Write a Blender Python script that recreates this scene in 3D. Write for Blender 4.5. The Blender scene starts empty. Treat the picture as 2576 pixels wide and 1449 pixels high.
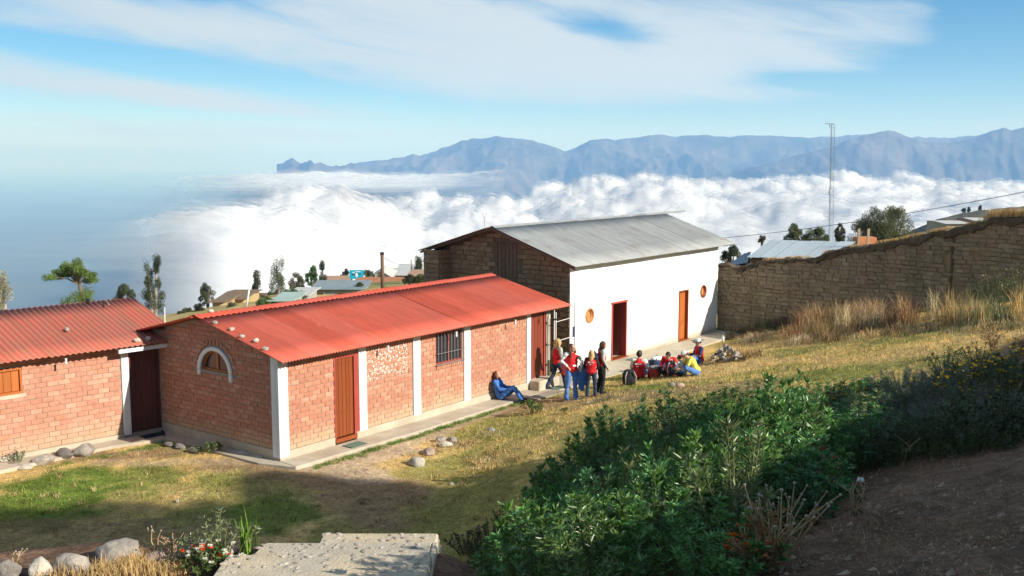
import bpy, bmesh, math, random
import numpy as np
from mathutils import Vector, Matrix, noise as mnoise
R = math.radians
rnd = random.Random(7)
nr = np.random.RandomState(5)
SC = bpy.context.scene
COL = SC.collection

# ------------------------------------------------------------------ camera, sky, sun, exposure
F, TH = 2620.0, R(7.07)
cam_d = bpy.data.cameras.new("camera")
cam = bpy.data.objects.new("camera", cam_d); COL.objects.link(cam)
cam_d.sensor_width = 36.0; cam_d.lens = 36.0 * F / 2576.0
cam_d.clip_start = 0.1; cam_d.clip_end = 200000.0
cam.location = (0, 0, 0); cam.rotation_euler = (R(90) - TH, 0, 0)
SC.camera = cam

SUN_AZ, SUN_EL = R(116.5), R(27)          # azimuth clockwise from +Y
SUN_DIR = Vector((math.sin(SUN_AZ) * math.cos(SUN_EL), math.cos(SUN_AZ) * math.cos(SUN_EL), math.sin(SUN_EL)))
sun_d = bpy.data.lights.new("sun", 'SUN'); sun_d.energy = 5.0; sun_d.angle = R(0.53); sun_d.color = (1.0, 0.94, 0.84)
sun = bpy.data.objects.new("sun", sun_d); COL.objects.link(sun)
sun.rotation_euler = SUN_DIR.to_track_quat('Z', 'Y').to_euler(); sun.location = SUN_DIR * 60

SC.view_settings.view_transform = 'Standard'; SC.view_settings.look = 'None'
SC.view_settings.gamma = 1.0; SC.view_settings.use_curve_mapping = False
SC.view_settings.exposure = 0.55
SC.cycles.max_bounces = 6; SC.cycles.diffuse_bounces = 3; SC.cycles.glossy_bounces = 2
SC.cycles.transparent_max_bounces = 24; SC.cycles.volume_bounces = 1; SC.cycles.transmission_bounces = 4
SC.cycles.caustics_reflective = False; SC.cycles.caustics_refractive = False

world = bpy.data.worlds.new("World"); SC.world = world; world.use_nodes = True
wn, wl = world.node_tree.nodes, world.node_tree.links
wn.clear()
w_out = wn.new('ShaderNodeOutputWorld'); w_bg = wn.new('ShaderNodeBackground')
sky = wn.new('ShaderNodeTexSky'); sky.sky_type = 'NISHITA'; sky.sun_disc = False
sky.sun_elevation = SUN_EL; sky.sun_rotation = SUN_AZ; sky.altitude = 3200; sky.air_density = 1.0; sky.dust_density = 0.6; sky.ozone_density = 2.0
w_bg.inputs['Strength'].default_value = 0.075


class NT:
    """tiny node-tree writer"""
    def __init__(s, tree): s.t = tree; s.n = tree.nodes; s.l = tree.links
    def val(s, x, sock):
        if hasattr(x, 'is_linked') or isinstance(x, bpy.types.NodeSocket): s.l.new(x, sock)
        elif x is not None:
            if isinstance(x, (tuple, list)) and len(x) == 3 and sock.type == 'RGBA': x = (*x, 1)
            sock.default_value = x
    def math(s, op, a, b=None, c=None, clamp=False):
        n = s.n.new('ShaderNodeMath'); n.operation = op; n.use_clamp = clamp
        s.val(a, n.inputs[0])
        if b is not None: s.val(b, n.inputs[1])
        if c is not None: s.val(c, n.inputs[2])
        return n.outputs[0]
    def vmath(s, op, a, b=None):
        n = s.n.new('ShaderNodeVectorMath'); n.operation = op; s.val(a, n.inputs[0])
        if b is not None: s.val(b, n.inputs[1])
        return n.outputs['Value'] if op in ('DOT_PRODUCT', 'LENGTH', 'DISTANCE') else n.outputs[0]
    def noise(s, vec, scale, detail=4, rough=0.55, dist=0.0, out='Fac'):
        n = s.n.new('ShaderNodeTexNoise'); n.inputs['Scale'].default_value = scale; n.inputs['Detail'].default_value = detail
        n.inputs['Roughness'].default_value = rough; n.inputs['Distortion'].default_value = dist
        if vec is not None: s.val(vec, n.inputs['Vector'])
        return n.outputs[out]
    def ramp(s, fac, pts, interp='LINEAR'):
        n = s.n.new('ShaderNodeValToRGB'); e = n.color_ramp.elements; n.color_ramp.interpolation = interp
        while len(e) < len(pts): e.new(0.5)
        for k, (p, c) in enumerate(pts):
            e[k].position = p; e[k].color = (c, c, c, 1) if isinstance(c, (int, float)) else (*c, 1)
        s.val(fac, n.inputs[0]); return n.outputs[0]
    def mix(s, f, a, b, blend='MIX'):
        n = s.n.new('ShaderNodeMix'); n.data_type = 'RGBA'; n.blend_type = blend
        s.val(f, n.inputs[0]); s.val(a, n.inputs[6]); s.val(b, n.inputs[7]); return n.outputs[2]
    def maprange(s, x, a, b, c=0.0, d=1.0, smooth=False):
        n = s.n.new('ShaderNodeMapRange'); n.clamp = True
        if smooth: n.interpolation_type = 'SMOOTHSTEP'
        s.val(x, n.inputs[0]); n.inputs[1].default_value = a; n.inputs[2].default_value = b
        n.inputs[3].default_value = c; n.inputs[4].default_value = d; return n.outputs[0]
    def sep(s, v):
        n = s.n.new('ShaderNodeSeparateXYZ'); s.val(v, n.inputs[0]); return n.outputs
    def comb(s, x, y, z):
        n = s.n.new('ShaderNodeCombineXYZ'); s.val(x, n.inputs[0]); s.val(y, n.inputs[1]); s.val(z, n.inputs[2]); return n.outputs[0]
    def hsv(s, col, h=0.5, sat=1.0, v=1.0):
        n = s.n.new('ShaderNodeHueSaturation'); s.val(h, n.inputs['Hue']); s.val(sat, n.inputs['Saturation']); s.val(v, n.inputs['Value']); s.val(col, n.inputs['Color'])
        return n.outputs[0]


# sky with high thin cloud, drawn on directions (azimuth a, elevation e)
W = NT(world.node_tree)
tc = wn.new('ShaderNodeTexCoord')
X, Y, Z = W.sep(tc.outputs['Generated'])[:3]
az = W.math('ARCTAN2', X, Y)
el = W.math('ARCSINE', Z)
flat = W.comb(W.math('MULTIPLY', az, 1.0), W.math('MULTIPLY', el, 3.6), 0.0)
tilt = W.comb(W.math('ADD', az, W.math('MULTIPLY', el, 1.2)), W.math('ADD', W.math('MULTIPLY', el, 4.5), W.math('MULTIPLY', az, 0.55)), 0.0)
n1 = W.noise(tilt, 3.4, 6, 0.55, 0.8)
n2 = W.noise(tilt, 7.0, 8, 0.62, 1.6)
def blob(a0, e0, ra, re, amp, rot=0.0):
    da = W.math('SUBTRACT', az, R(a0)); de = W.math('SUBTRACT', el, R(e0))
    c, s_ = math.cos(R(rot)), math.sin(R(rot))
    p = W.math('ADD', W.math('MULTIPLY', da, c), W.math('MULTIPLY', de, s_)); q = W.math('SUBTRACT', W.math('MULTIPLY', de, c), W.math('MULTIPLY', da, s_))
    d = W.math('ADD', W.math('POWER', W.math('ABSOLUTE', W.math('DIVIDE', p, R(ra))), 2.0), W.math('POWER', W.math('ABSOLUTE', W.math('DIVIDE', q, R(re))), 2.0))
    return W.math('MULTIPLY', W.math('EXPONENT', W.math('MULTIPLY', d, -1.0)), amp)
n3 = W.noise(W.comb(W.math('MULTIPLY', W.math('ADD', az, W.math('MULTIPLY', el, 1.5)), 3.0), W.math('MULTIPLY', W.math('ADD', el, W.math('MULTIPLY', az, 0.16)), 30.0), 0.0), 1.0, 7, 0.6, 1.0)
cov = W.math('ADD', W.math('ADD', W.math('MULTIPLY', n1, 0.42), W.math('MULTIPLY', n2, 0.48)), W.math('MULTIPLY', n3, 0.52))
for b in [(-4, 7.6, 15, 2.2, 0.26, -8), (9, 5.4, 10, 2.6, 0.30, -6), (-16, 3.0, 9, 0.45, 0.24, -6), (-3, 4.6, 12, 1.2, 0.14, -7), (-19, 7.2, 8, 1.3, 0.20, -6), (-14, 1.3, 14, .35, .18, 0),
          (-21, 5.2, 7, 0.55, -0.55, -8), (-10, 3.7, 9, 0.45, -0.40, -9), (24.2, 8.3, 2.0, 1.2, -1.1, 35), (24, 4.4, 5.0, 1.9, -0.75, 12), (5.2, 6.9, 2.8, 0.75, -0.55, -8), (-19, 9.3, 5, 0.9, -0.55, -14), (-6, 9.4, 5, 0.45, -0.5, -8), (15.5, 4.0, 3.8, 0.45, -0.6, -3), (8, 2.3, 13, 0.8, -0.38, 1), (-16, 2.2, 10, .3, -.25, -3)]:
    cov = W.math('ADD', cov, blob(*b))
cl = W.maprange(cov, 0.50, 1.02, 0.0, 0.95, True)
cl = W.math('MULTIPLY', cl, W.maprange(el, R(-2), R(1.5), 0.25, 1.0))
ccol = W.mix(W.noise(flat, 3.0, 4, 0.5, 0.5), (5.2, 6.2, 6.8), (6.9, 7.4, 7.6))
skyc = W.hsv(sky.outputs[0], 0.494, 1.36, 1.08)
wl.new(W.mix(cl, skyc, ccol), w_bg.inputs['Color'])
wl.new(w_bg.outputs[0], w_out.inputs['Surface'])


# ------------------------------------------------------------------ helpers
def ray(u, v):
    x = (u - 1288) / F; y = -(v - 724.5) / F
    return Vector((x, math.cos(TH) + y * math.sin(TH), -math.sin(TH) + y * math.cos(TH)))
def at(u, v, Yd):
    d = ray(u, v); return d * (Yd / d.y)
def atz(u, v, z):
    d = ray(u, v); return d * (z / d.z)

def tag(o, label=None, cat=None, group=None, kind=None):
    if label: o['label'] = label
    if cat: o['category'] = cat
    if group: o['group'] = group
    if kind: o['kind'] = kind
    return o
def empty(name, loc=(0, 0, 0), rz=0.0, label=None, cat=None, group=None):
    o = bpy.data.objects.new(name, None); COL.objects.link(o); o.location = loc; o.rotation_euler = (0, 0, rz)
    o.empty_display_size = 0.2
    return tag(o, label, cat, group)
def link(name, me, m=None, parent=None, loc=None, rot=None, scale=None):
    o = bpy.data.objects.new(name, me); COL.objects.link(o)
    if m is not None and len(me.materials) == 0: me.materials.append(m)
    if parent: o.parent = parent
    if loc is not None: o.location = loc
    if rot is not None: o.rotation_euler = rot
    if scale is not None: o.scale = scale
    return o
def copy_tree(o, parent=None):
    c = o.copy(); COL.objects.link(c); c.parent = parent
    for ch in list(o.children): copy_tree(ch, c)
    return c
def tris_mesh(name, co, tri, cols=None, smooth=False):
    """fast mesh from numpy triangles; cols per vertex rgb"""
    me = bpy.data.meshes.new(name); n, f = len(co), len(tri)
    me.vertices.add(n); me.vertices.foreach_set('co', np.ascontiguousarray(co, dtype=np.float32).ravel())
    k = tri.shape[1]
    me.loops.add(f * k); me.loops.foreach_set('vertex_index', np.ascontiguousarray(tri, dtype=np.int32).ravel())
    me.polygons.add(f); me.polygons.foreach_set('loop_start', np.arange(0, f * k, k, dtype=np.int32))
    if smooth: me.polygons.foreach_set('use_smooth', np.ones(f, dtype=bool))
    if cols is not None:
        a = me.attributes.new('tint', 'FLOAT_COLOR', 'POINT')
        c4 = np.ones((n, 4), dtype=np.float32); c4[:, :cols.shape[1]] = cols; a.data.foreach_set('color', c4.ravel())
    me.update(calc_edges=True); me.validate()
    return me

class MB:
    """collects shapes into one mesh"""
    def __init__(s): s.v = []; s.f = []; s.c = []; s.cur = None
    def add(s, vs, fs):
        b = len(s.v); s.v.extend([tuple(p) for p in vs]); s.f.extend([tuple(i + b for i in f) for f in fs])
        if s.cur is not None: s.c.extend([s.cur] * len(vs))
    def box(s, x0, x1, y0, y1, z0, z1, M=None):
        vs = [(x, y, z) for z in (z0, z1) for y in (y0, y1) for x in (x0, x1)]
        if M is not None: vs = [M @ Vector(p) for p in vs]
        s.add(vs, [(0, 2, 3, 1), (4, 5, 7, 6), (0, 1, 5, 4), (2, 6, 7, 3), (0, 4, 6, 2), (1, 3, 7, 5)])
    def prism(s, poly, y0, y1, plane='xz'):
        """poly list of (a,b); extruded between y0,y1 on the remaining axis"""
        def P(a, b, c): return (a, c, b) if plane == 'xz' else ((c, a, b) if plane == 'yz' else (a, b, c))
        n = len(poly); vs = [P(a, b, y0) for a, b in poly] + [P(a, b, y1) for a, b in poly]
        s.add(vs, [tuple(range(n)), tuple(range(2 * n - 1, n - 1, -1))] + [(i, i + n, (i + 1) % n + n, (i + 1) % n) for i in range(n)])
    def tube(s, pts, rads, n=8, caps=True, sq=None):
        pts = [Vector(p) for p in pts]; rings = []
        if isinstance(rads, (int, float)): rads = [rads] * len(pts)
        up = Vector((0.13, 0.21, 1)).normalized()
        b = len(s.v); vs = []
        prev = None
        for i, p in enumerate(pts):
            d = (pts[min(i + 1, len(pts) - 1)] - pts[max(i - 1, 0)])
            if d.length < 1e-9: d = Vector((0, 0, 1))
            d.normalize()
            a = prev if prev is not None else (up if abs(d.dot(up)) < 0.95 else Vector((1, 0, 0)))
            a = (a - d * a.dot(d)); a.normalize(); c = d.cross(a); prev = a
            for k in range(n):
                t = 2 * math.pi * k / n; vs.append(p + (a * math.cos(t) + c * math.sin(t)) * rads[i])
        fs = []
        for i in range(len(pts) - 1):
            for k in range(n):
                k2 = (k + 1) % n; fs.append((i * n + k, i * n + k2, (i + 1) * n + k2, (i + 1) * n + k))
        if caps: fs += [tuple(range(n - 1, -1, -1)), tuple(range((len(pts) - 1) * n, len(pts) * n))]
        s.add(vs, fs)
    def ellipsoid(s, c, r, nu=12, nv=8, M=None):
        vs = [(0, 0, -1)]
        for j in range(1, nv):
            ph = -math.pi / 2 + math.pi * j / nv
            for i in range(nu):
                t = 2 * math.pi * i / nu; vs.append((math.cos(ph) * math.cos(t), math.cos(ph) * math.sin(t), math.sin(ph)))
        vs.append((0, 0, 1))
        fs = [(0, 1 + (i + 1) % nu, 1 + i) for i in range(nu)]
        for j in range(nv - 2):
            for i in range(nu):
                a = 1 + j * nu; i2 = (i + 1) % nu; fs.append((a + i, a + i2, a + nu + i2, a + nu + i))
        t = len(vs) - 1; a = 1 + (nv - 2) * nu; fs += [(a + i, a + (i + 1) % nu, t) for i in range(nu)]
        out = []
        for p in vs:
            q = Vector((p[0] * r[0], p[1] * r[1], p[2] * r[2]))
            if M is not None: q = M @ q
            out.append(q + Vector(c))
        s.add(out, fs)
    def mesh(s, name, smooth=False):
        me = bpy.data.meshes.new(name); me.from_pydata(s.v, [], s.f)
        if s.c:
            a = me.attributes.new('tint', 'FLOAT_COLOR', 'POINT')
            a.data.foreach_set('color', np.array([(*c[:3], 1) for c in s.c], dtype=np.float32).ravel())
        if smooth: me.polygons.foreach_set('use_smooth', np.ones(len(me.polygons), dtype=bool))
        me.update(); return me
    def build(s, name, m, parent=None, smooth=False, loc=None, bevel=None):
        o = link(name, s.mesh(name, smooth), m, parent, loc)
        if bevel:
            b = o.modifiers.new('bevel', 'BEVEL'); b.width = bevel; b.segments = 1; b.limit_method = 'ANGLE'
        return o

# numpy value noise
_perm = nr.randint(0, 2 ** 31 - 1, size=4096)
def vnoise(x, y, seed=0):
    xi = np.floor(x).astype(np.int64); yi = np.floor(y).astype(np.int64); fx = x - xi; fy = y - yi
    fx = fx * fx * fx * (fx * (fx * 6 - 15) + 10); fy = fy * fy * fy * (fy * (fy * 6 - 15) + 10)
    def h(a, b):
        k = (a * 374761393 + b * 668265263 + seed * 69069) & 0x7fffffff
        k = ((k ^ (k >> 13)) * 1274126177) & 0x7fffffff
        return ((k ^ (k >> 16)) & 0xffff) / 65535.0
    return (h(xi, yi) * (1 - fx) + h(xi + 1, yi) * fx) * (1 - fy) + (h(xi, yi + 1) * (1 - fx) + h(xi + 1, yi + 1) * fx) * fy
def fbm(x, y, oct=4, seed=0, gain=0.5):
    x = np.asarray(x, float); y = np.asarray(y, float)
    a, s, t = 1.0, 0.0, 0.0
    for o in range(oct):
        s = s + a * vnoise(x, y, seed + o * 17); t += a; a *= gain; x, y = x * 2.03 + 11.3, y * 2.03 + 5.1
    return s / t
def sstep(x, a, b):
    t = np.clip((x - a) / (b - a), 0, 1); return t * t * (3 - 2 * t)

# ------------------------------------------------------------------ materials
MATS = {}
def mat(name, color, rough=0.8, var=0.25, scale=3.0, bump=0.0, bscale=None, metal=0.0, objvar=0.0, spec=0.3, color2=None, tint=False, coord='pos', detail=6, stretch=None):
    if name in MATS: return MATS[name]
    m = bpy.data.materials.new(name); m.use_nodes = True; t = NT(m.node_tree); bs = m.node_tree.nodes['Principled BSDF']
    bs.inputs['Roughness'].default_value = rough; bs.inputs['Metallic'].default_value = metal; bs.inputs['Specular IOR Level'].default_value = spec
    if coord == 'pos': vec = t.n.new('ShaderNodeNewGeometry').outputs['Position']
    else: vec = t.n.new('ShaderNodeTexCoord').outputs['Object']
    if stretch: vec = t.vmath('MULTIPLY', vec, stretch)
    base = color
    if tint:
        a = t.n.new('ShaderNodeAttribute'); a.attribute_name = 'tint'; base = t.mix(1.0, (*color, 1), a.outputs['Color'], 'MULTIPLY')
    n = t.noise(vec, scale, detail, 0.6)
    f = t.maprange(n, 0.25, 0.75, 1 - var, 1 + var)
    if color2: base = t.mix(t.maprange(t.noise(vec, scale * 0.37, 5, 0.6), 0.35, 0.65), base, (*color2, 1))
    if objvar:
        oi = t.n.new('ShaderNodeObjectInfo'); f = t.math('MULTIPLY', f, t.maprange(oi.outputs['Random'], 0, 1, 1 - objvar, 1 + objvar))
    t.val(t.hsv(base, 0.5, 1.0, f), bs.inputs['Base Color'])
    if bump:
        b = t.n.new('ShaderNodeBump'); b.inputs['Strength'].default_value = min(1.0, bump); b.inputs['Distance'].default_value = 0.02
        t.val(t.noise(vec, bscale or scale * 4, 5, 0.6), b.inputs['Height']); t.val(b.outputs[0], bs.inputs['Normal'])
    MATS[name] = m; return m

def leaf_mat(name, color, rough=0.45, trans=0.3, var=0.35, objvar=0.15, spec=0.4, tint=True):
    if name in MATS: return MATS[name]
    m = bpy.data.materials.new(name); m.use_nodes = True; t = NT(m.node_tree); bs = m.node_tree.nodes['Principled BSDF']; out = m.node_tree.nodes['Material Output']
    base = (*color, 1)
    if tint:
        a = t.n.new('ShaderNodeAttribute'); a.attribute_name = 'tint'; base = t.mix(1.0, base, a.outputs['Color'], 'MULTIPLY')
    pos = t.n.new('ShaderNodeNewGeometry').outputs['Position']
    f = t.maprange(t.noise(pos, 1.3, 4), 0.3, 0.7, 1 - var, 1 + var)
    oi = t.n.new('ShaderNodeObjectInfo'); f = t.math('MULTIPLY', f, t.maprange(oi.outputs['Random'], 0, 1, 1 - objvar, 1 + objvar))
    c = t.hsv(base, 0.5, 1.0, f); t.val(c, bs.inputs['Base Color']); bs.inputs['Roughness'].default_value = rough; bs.inputs['Specular IOR Level'].default_value = spec
    tr = t.n.new('ShaderNodeBsdfTranslucent'); t.val(t.mix(0.5, c, (0.5, 0.6, 0.1, 1), 'SOFT_LIGHT'), tr.inputs['Color'])
    mx = t.n.new('ShaderNodeMixShader'); mx.inputs[0].default_value = trans
    t.l.new(bs.outputs[0], mx.inputs[1]); t.l.new(tr.outputs[0], mx.inputs[2]); t.l.new(mx.outputs[0], out.inputs['Surface'])
    MATS[name] = m; return m

def brick_mat(name, c1, c2, c3, attr=False, dusty=0.0, base_z=-7.0, flecks=None, var=0.22, bump=0.5, stain=0.0):
    """fired or mud brick; the tone of each piece from its own random, dust low on the wall, old whitewash flecks in a region"""
    m = bpy.data.materials.new(name); m.use_nodes = True; t = NT(m.node_tree); bs = m.node_tree.nodes['Principled BSDF']
    bs.inputs['Roughness'].default_value = 0.92; bs.inputs['Specular IOR Level'].default_value = 0.15
    pos = t.n.new('ShaderNodeNewGeometry').outputs['Position']
    if attr: a = t.n.new('ShaderNodeAttribute'); a.attribute_name = 'tint'; r = t.sep(a.outputs['Color'])[0]
    else: r = t.n.new('ShaderNodeObjectInfo').outputs['Random']
    base = t.ramp(r, [(0.0, c1), (0.5, c2), (1.0, c3)])
    base = t.hsv(base, 0.5, 1.0, t.maprange(t.noise(pos, 9.0, 6, 0.65), 0.25, 0.75, 1 - var, 1 + var))
    base = t.mix(t.maprange(t.noise(pos, 0.9, 4, 0.6), 0.40, 0.75, 0.0, 0.4), base, (0.36, 0.21, 0.14, 1))
    if stain: base = t.mix(t.maprange(t.noise(t.vmath('MULTIPLY', pos, (1.3, 1.3, 0.45)), 1.0, 6, 0.65), 0.48, 0.72, 0.0, stain), base, (0.10, 0.08, 0.055, 1))
    if dusty:
        z = t.sep(pos)[2]; h = t.math('ADD', t.math('SUBTRACT', z, base_z), t.math('MULTIPLY', t.noise(pos, 1.6, 5, 0.7), -0.9))
        base = t.mix(t.maprange(h, -0.35, 0.25, dusty, 0.0, True), base, (0.50, 0.38, 0.25, 1))
    if flecks:
        ax, ay, ux, uy, x0, x1, z0, z1, thr = flecks
        sp = t.sep(pos); dx = t.math('SUBTRACT', sp[0], ax); dy = t.math('SUBTRACT', sp[1], ay)
        al = t.math('ADD', t.math('MULTIPLY', dx, ux), t.math('MULTIPLY', dy, uy))
        w1 = t.math('MULTIPLY', t.maprange(al, x0, x0 + 0.12), t.maprange(al, x1 - 0.12, x1, 1, 0))
        w2 = t.math('MULTIPLY', t.maprange(sp[2], z0, z0 + 0.2), t.maprange(sp[2], z1 - 0.1, z1, 1, 0))
        nn = t.maprange(t.noise(pos, 17.0, 3, 0.7), thr, thr + 0.03)
        base = t.mix(t.math('MULTIPLY', nn, t.math('MULTIPLY', w1, w2)), base, (0.8, 0.79, 0.75, 1))
    t.val(base, bs.inputs['Base Color'])
    b = t.n.new('ShaderNodeBump'); b.inputs['Strength'].default_value = bump; b.inputs['Distance'].default_value = 0.01
    t.val(t.noise(pos, 40.0, 5, 0.7), b.inputs['Height']); t.val(b.outputs[0], bs.inputs['Normal'])
    return m

def roof_mat(name, color, fade, streak=0.35, rough=0.6, metal=0.0, rust=None, rustf=0.0):
    m = bpy.data.materials.new(name); m.use_nodes = True; t = NT(m.node_tree); bs = m.node_tree.nodes['Principled BSDF']
    bs.inputs['Roughness'].default_value = rough; bs.inputs['Metallic'].default_value = metal; bs.inputs['Specular IOR Level'].default_value = 0.3
    ob = t.n.new('ShaderNodeTexCoord').outputs['Object']; r = t.n.new('ShaderNodeObjectInfo').outputs['Random']
    sp = t.sep(ob)
    v = t.comb(t.math('MULTIPLY', sp[0], 6.0), t.math('MULTIPLY', sp[1], 0.5), t.math('MULTIPLY', r, 20.0))
    n = t.noise(v, 2.2, 5, 0.6)
    base = t.mix(t.maprange(n, 0.35, 0.75, 0.0, streak), (*color, 1), (*fade, 1))
    base = t.hsv(base, 0.5, t.maprange(r, 0, 1, 0.96, 1.03), t.maprange(t.math('FRACT', t.math('MULTIPLY', r, 7.3)), 0, 1, 0.90, 1.08))
    if rust:
        pos = t.n.new('ShaderNodeNewGeometry').outputs['Position']
        q = t.noise(t.vmath('MULTIPLY', pos, (1.0, 1.0, 1.0)), 1.4, 8, 0.72)
        base = t.mix(t.maprange(q, 0.56, 0.72, 0.0, rustf), base, (*rust, 1))
    t.val(base, bs.inputs['Base Color']); return m

def wood_mat(name, c, c2, rough=0.5, scale=4.0, coat=0.0):
    m = bpy.data.materials.new(name); m.use_nodes = True; t = NT(m.node_tree); bs = m.node_tree.nodes['Principled BSDF']
    bs.inputs['Roughness'].default_value = rough
    ob = t.n.new('ShaderNodeTexCoord').outputs['Object']
    v = t.vmath('MULTIPLY', ob, (9.0, 9.0, 0.8)); n = t.noise(v, scale, 6, 0.65, 1.5)
    r = t.n.new('ShaderNodeObjectInfo').outputs['Random']
    base = t.hsv(t.mix(t.maprange(n, 0.3, 0.7), (*c, 1), (*c2, 1)), 0.5, 1.0, t.maprange(r, 0, 1, 0.85, 1.12))
    t.val(base, bs.inputs['Base Color'])
    b = t.n.new('ShaderNodeBump'); b.inputs['Strength'].default_value = 0.3; b.inputs['Distance'].default_value = 0.004; t.val(n, b.inputs['Height']); t.val(b.outputs[0], bs.inputs['Normal'])
    return m

M_white = mat('white_limewash', (0.80, 0.80, 0.79), 0.9, 0.05, 2.0, 0.5, 22)
def _stain():
    t = NT(M_white.node_tree); bs = M_white.node_tree.nodes['Principled BSDF']; src = bs.inputs['Base Color'].links[0].from_socket; pos = t.n.new('ShaderNodeNewGeometry').outputs['Position']; z = t.sep(pos)[2]
    h = t.math('ADD', t.math('ADD', z, 7.1), t.math('MULTIPLY', t.noise(pos, 2.2, 6, 0.7), -0.85)); c = t.mix(t.maprange(h, -0.42, 0.12, 0.75, 0.0, True), src, (0.46, 0.37, 0.26, 1))
    st = t.noise(t.vmath('MULTIPLY', pos, (3.5, 3.5, 0.35)), 1.0, 6, 0.65); c = t.mix(t.maprange(st, 0.55, 0.75, 0.0, 0.28), c, (0.50, 0.46, 0.38, 1)); t.l.new(c, bs.inputs['Base Color'])
_stain()
M_pillar = mat('white_paint_concrete', (0.78, 0.78, 0.77), 0.85, 0.05, 3.0, 0.3, 40)
M_conc = mat('concrete', (0.43, 0.37, 0.28), 0.95, 0.18, 2.4, 0.5, 60, color2=(0.50, 0.45, 0.36))
M_concd = mat('grey_concrete', (0.30, 0.27, 0.22), 0.95, 0.2, 2.0, 0.5, 50)
M_mortar = mat('mortar', (0.34, 0.26, 0.20), 0.95, 0.25, 6.0, 0.4, 60)
M_dark = mat('dark_interior', (0.03, 0.025, 0.02), 0.95, 0.1)
M_door = wood_mat('varnished_door_wood', (0.30, 0.075, 0.022), (0.19, 0.042, 0.014), 0.38)
M_doorr = wood_mat('red_brown_door_wood', (0.26, 0.06, 0.03), (0.17, 0.035, 0.02), 0.4)
M_shut = wood_mat('orange_shutter_wood', (0.52, 0.16, 0.035), (0.36, 0.10, 0.02), 0.45)
M_oldw = wood_mat('weathered_wood', (0.20, 0.12, 0.075), (0.10, 0.055, 0.03), 0.85)
M_pale_wood = wood_mat('pale_timber', (0.50, 0.38, 0.24), (0.36, 0.25, 0.15), 0.7)
M_frame = mat('red_frame_paint', (0.33, 0.06, 0.045), 0.5, 0.15)
M_glass = mat('dusky_glass', (0.035, 0.035, 0.045), 0.12, 0.05, spec=0.6)
M_metal = mat('white_metal_paint', (0.75, 0.76, 0.77), 0.4, 0.05)
M_black = mat('black_metal', (0.02, 0.02, 0.022), 0.5, 0.1)
M_mat = mat('green_doormat', (0.10, 0.14, 0.11), 0.9, 0.3, 30)
M_bulb = mat('white_bulb_glass', (0.85, 0.85, 0.85), 0.2, 0.0)
M_rock = mat('field_rock', (0.34, 0.305, 0.26), 0.95, 0.5, 7, 1.0, 16, coord='pos', color2=(0.27, 0.24, 0.21), objvar=0.12)
M_rockp = mat('pink_rock', (0.40, 0.27, 0.22), 0.9, 0.35, 2.5, 0.9, 9, color2=(0.33, 0.26, 0.22))
M_rockw = mat('pale_rock', (0.46, 0.425, 0.36), 0.95, 0.4, 8, 1.0, 18, objvar=0.12)
M_redroof = roof_mat('red_painted_corrugated_sheet', (0.62, 0.135, 0.082), (0.45, 0.10, 0.065), 0.9, 0.6, 0.0, (0.34, 0.10, 0.06), 0.5)
M_redroof2 = roof_mat('faded_red_corrugated_sheet', (0.52, 0.115, 0.075), (0.32, 0.15, 0.095), 1.0, 0.6, 0.0, (0.30, 0.14, 0.08), 0.6)
M_tin = roof_mat('grey_green_tin_sheet', (0.345, 0.36, 0.36), (0.23, 0.24, 0.235), 1.0, 0.6, 0.0, (0.20, 0.13, 0.085), 0.7)
M_tinb = roof_mat('blue_grey_tin_sheet', (0.40, 0.47, 0.52), (0.31, 0.36, 0.40), 0.9, 0.5, 0.0)
M_trunk = mat('bark', (0.16, 0.12, 0.09), 0.95, 0.4, 6, 0.6, 20)
M_palet = mat('pale_bark', (0.36, 0.31, 0.26), 0.95, 0.3, 6, 0.4, 20)

# ------------------------------------------------------------------ terrain
class Fr:
    def __init__(s, p0, ang, z0):
        a = R(ang); s.p = Vector((p0[0], p0[1], 0)); s.t = Vector((math.sin(a), math.cos(a), 0)); s.s = Vector((-math.cos(a), math.sin(a), 0)); s.z0 = z0; s.rz = R(90 - ang)
    def w(s, x, y, z=0.0): q = s.p + s.t * x + s.s * y; return Vector((q.x, q.y, s.z0 + z))
FM = Fr((-5.434, 23.782), 37.2, -7.0)
FL = Fr((-9.154, 26.606), 44.7, -7.0)
FW = Fr((1.930, 34.262), 37.8, -7.1)
FB = Fr((8.672, 42.954), 127.2, -7.13)

ctrl = []
def cp(x, y, z): ctrl.append((x, y, z))
for x, y in [(-14, 18), (-9, 18), (-4, 18), (-14, 23), (-10, 22), (-6, 21), (-3, 22.5), (-1, 20), (-1, 24), (-8, 15), (-14, 14), (-3.5, 16)]: cp(x, y, -7.2)
for x, y in [(0, 1.2), (3, 1.0), (6, 1.0), (9.5, 0.9), (-0.8, -0.8), (0, -1.0), (3, -0.9), (6.5, -0.9), (10, -1.0), (2, 4), (8, 4), (11, 5), (5, 8)]:
    p = FM.w(x, y); cp(p.x, p.y, -7.09)
for x, y in [(-7, 0), (-4, 0), (-1, 1), (-7, -1.5), (-3, -1.2), (-4, 6)]:
    p = FL.w(x, y); cp(p.x, p.y, -7.12)
for x, y in [(0.3, -1.0), (2, -1.6), (4, -1.5), (6.5, -1.4), (9, -1.2), (3, 1), (8, 1), (4, 6), (10, 6), (10.6, -1)]:
    p = FW.w(x, y); cp(p.x, p.y, -7.13)
for u, v, Yd in [(1500, 1070, 24), (1300, 1130, 24), (1250, 1250, 21), (1700, 1010, 24), (1750, 960, 28.5), (1560, 980, 29.5), (1900, 925, 31), (1850, 895, 33.5), (2000, 880, 33),
                 (2000, 980, 22), (2200, 930, 23), (2400, 880, 23), (2300, 800, 35), (2576, 800, 28), (2450, 840, 27), (2150, 840, 34), (2100, 900, 28)]:
    p = at(u, v, Yd); cp(*p)
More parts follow.
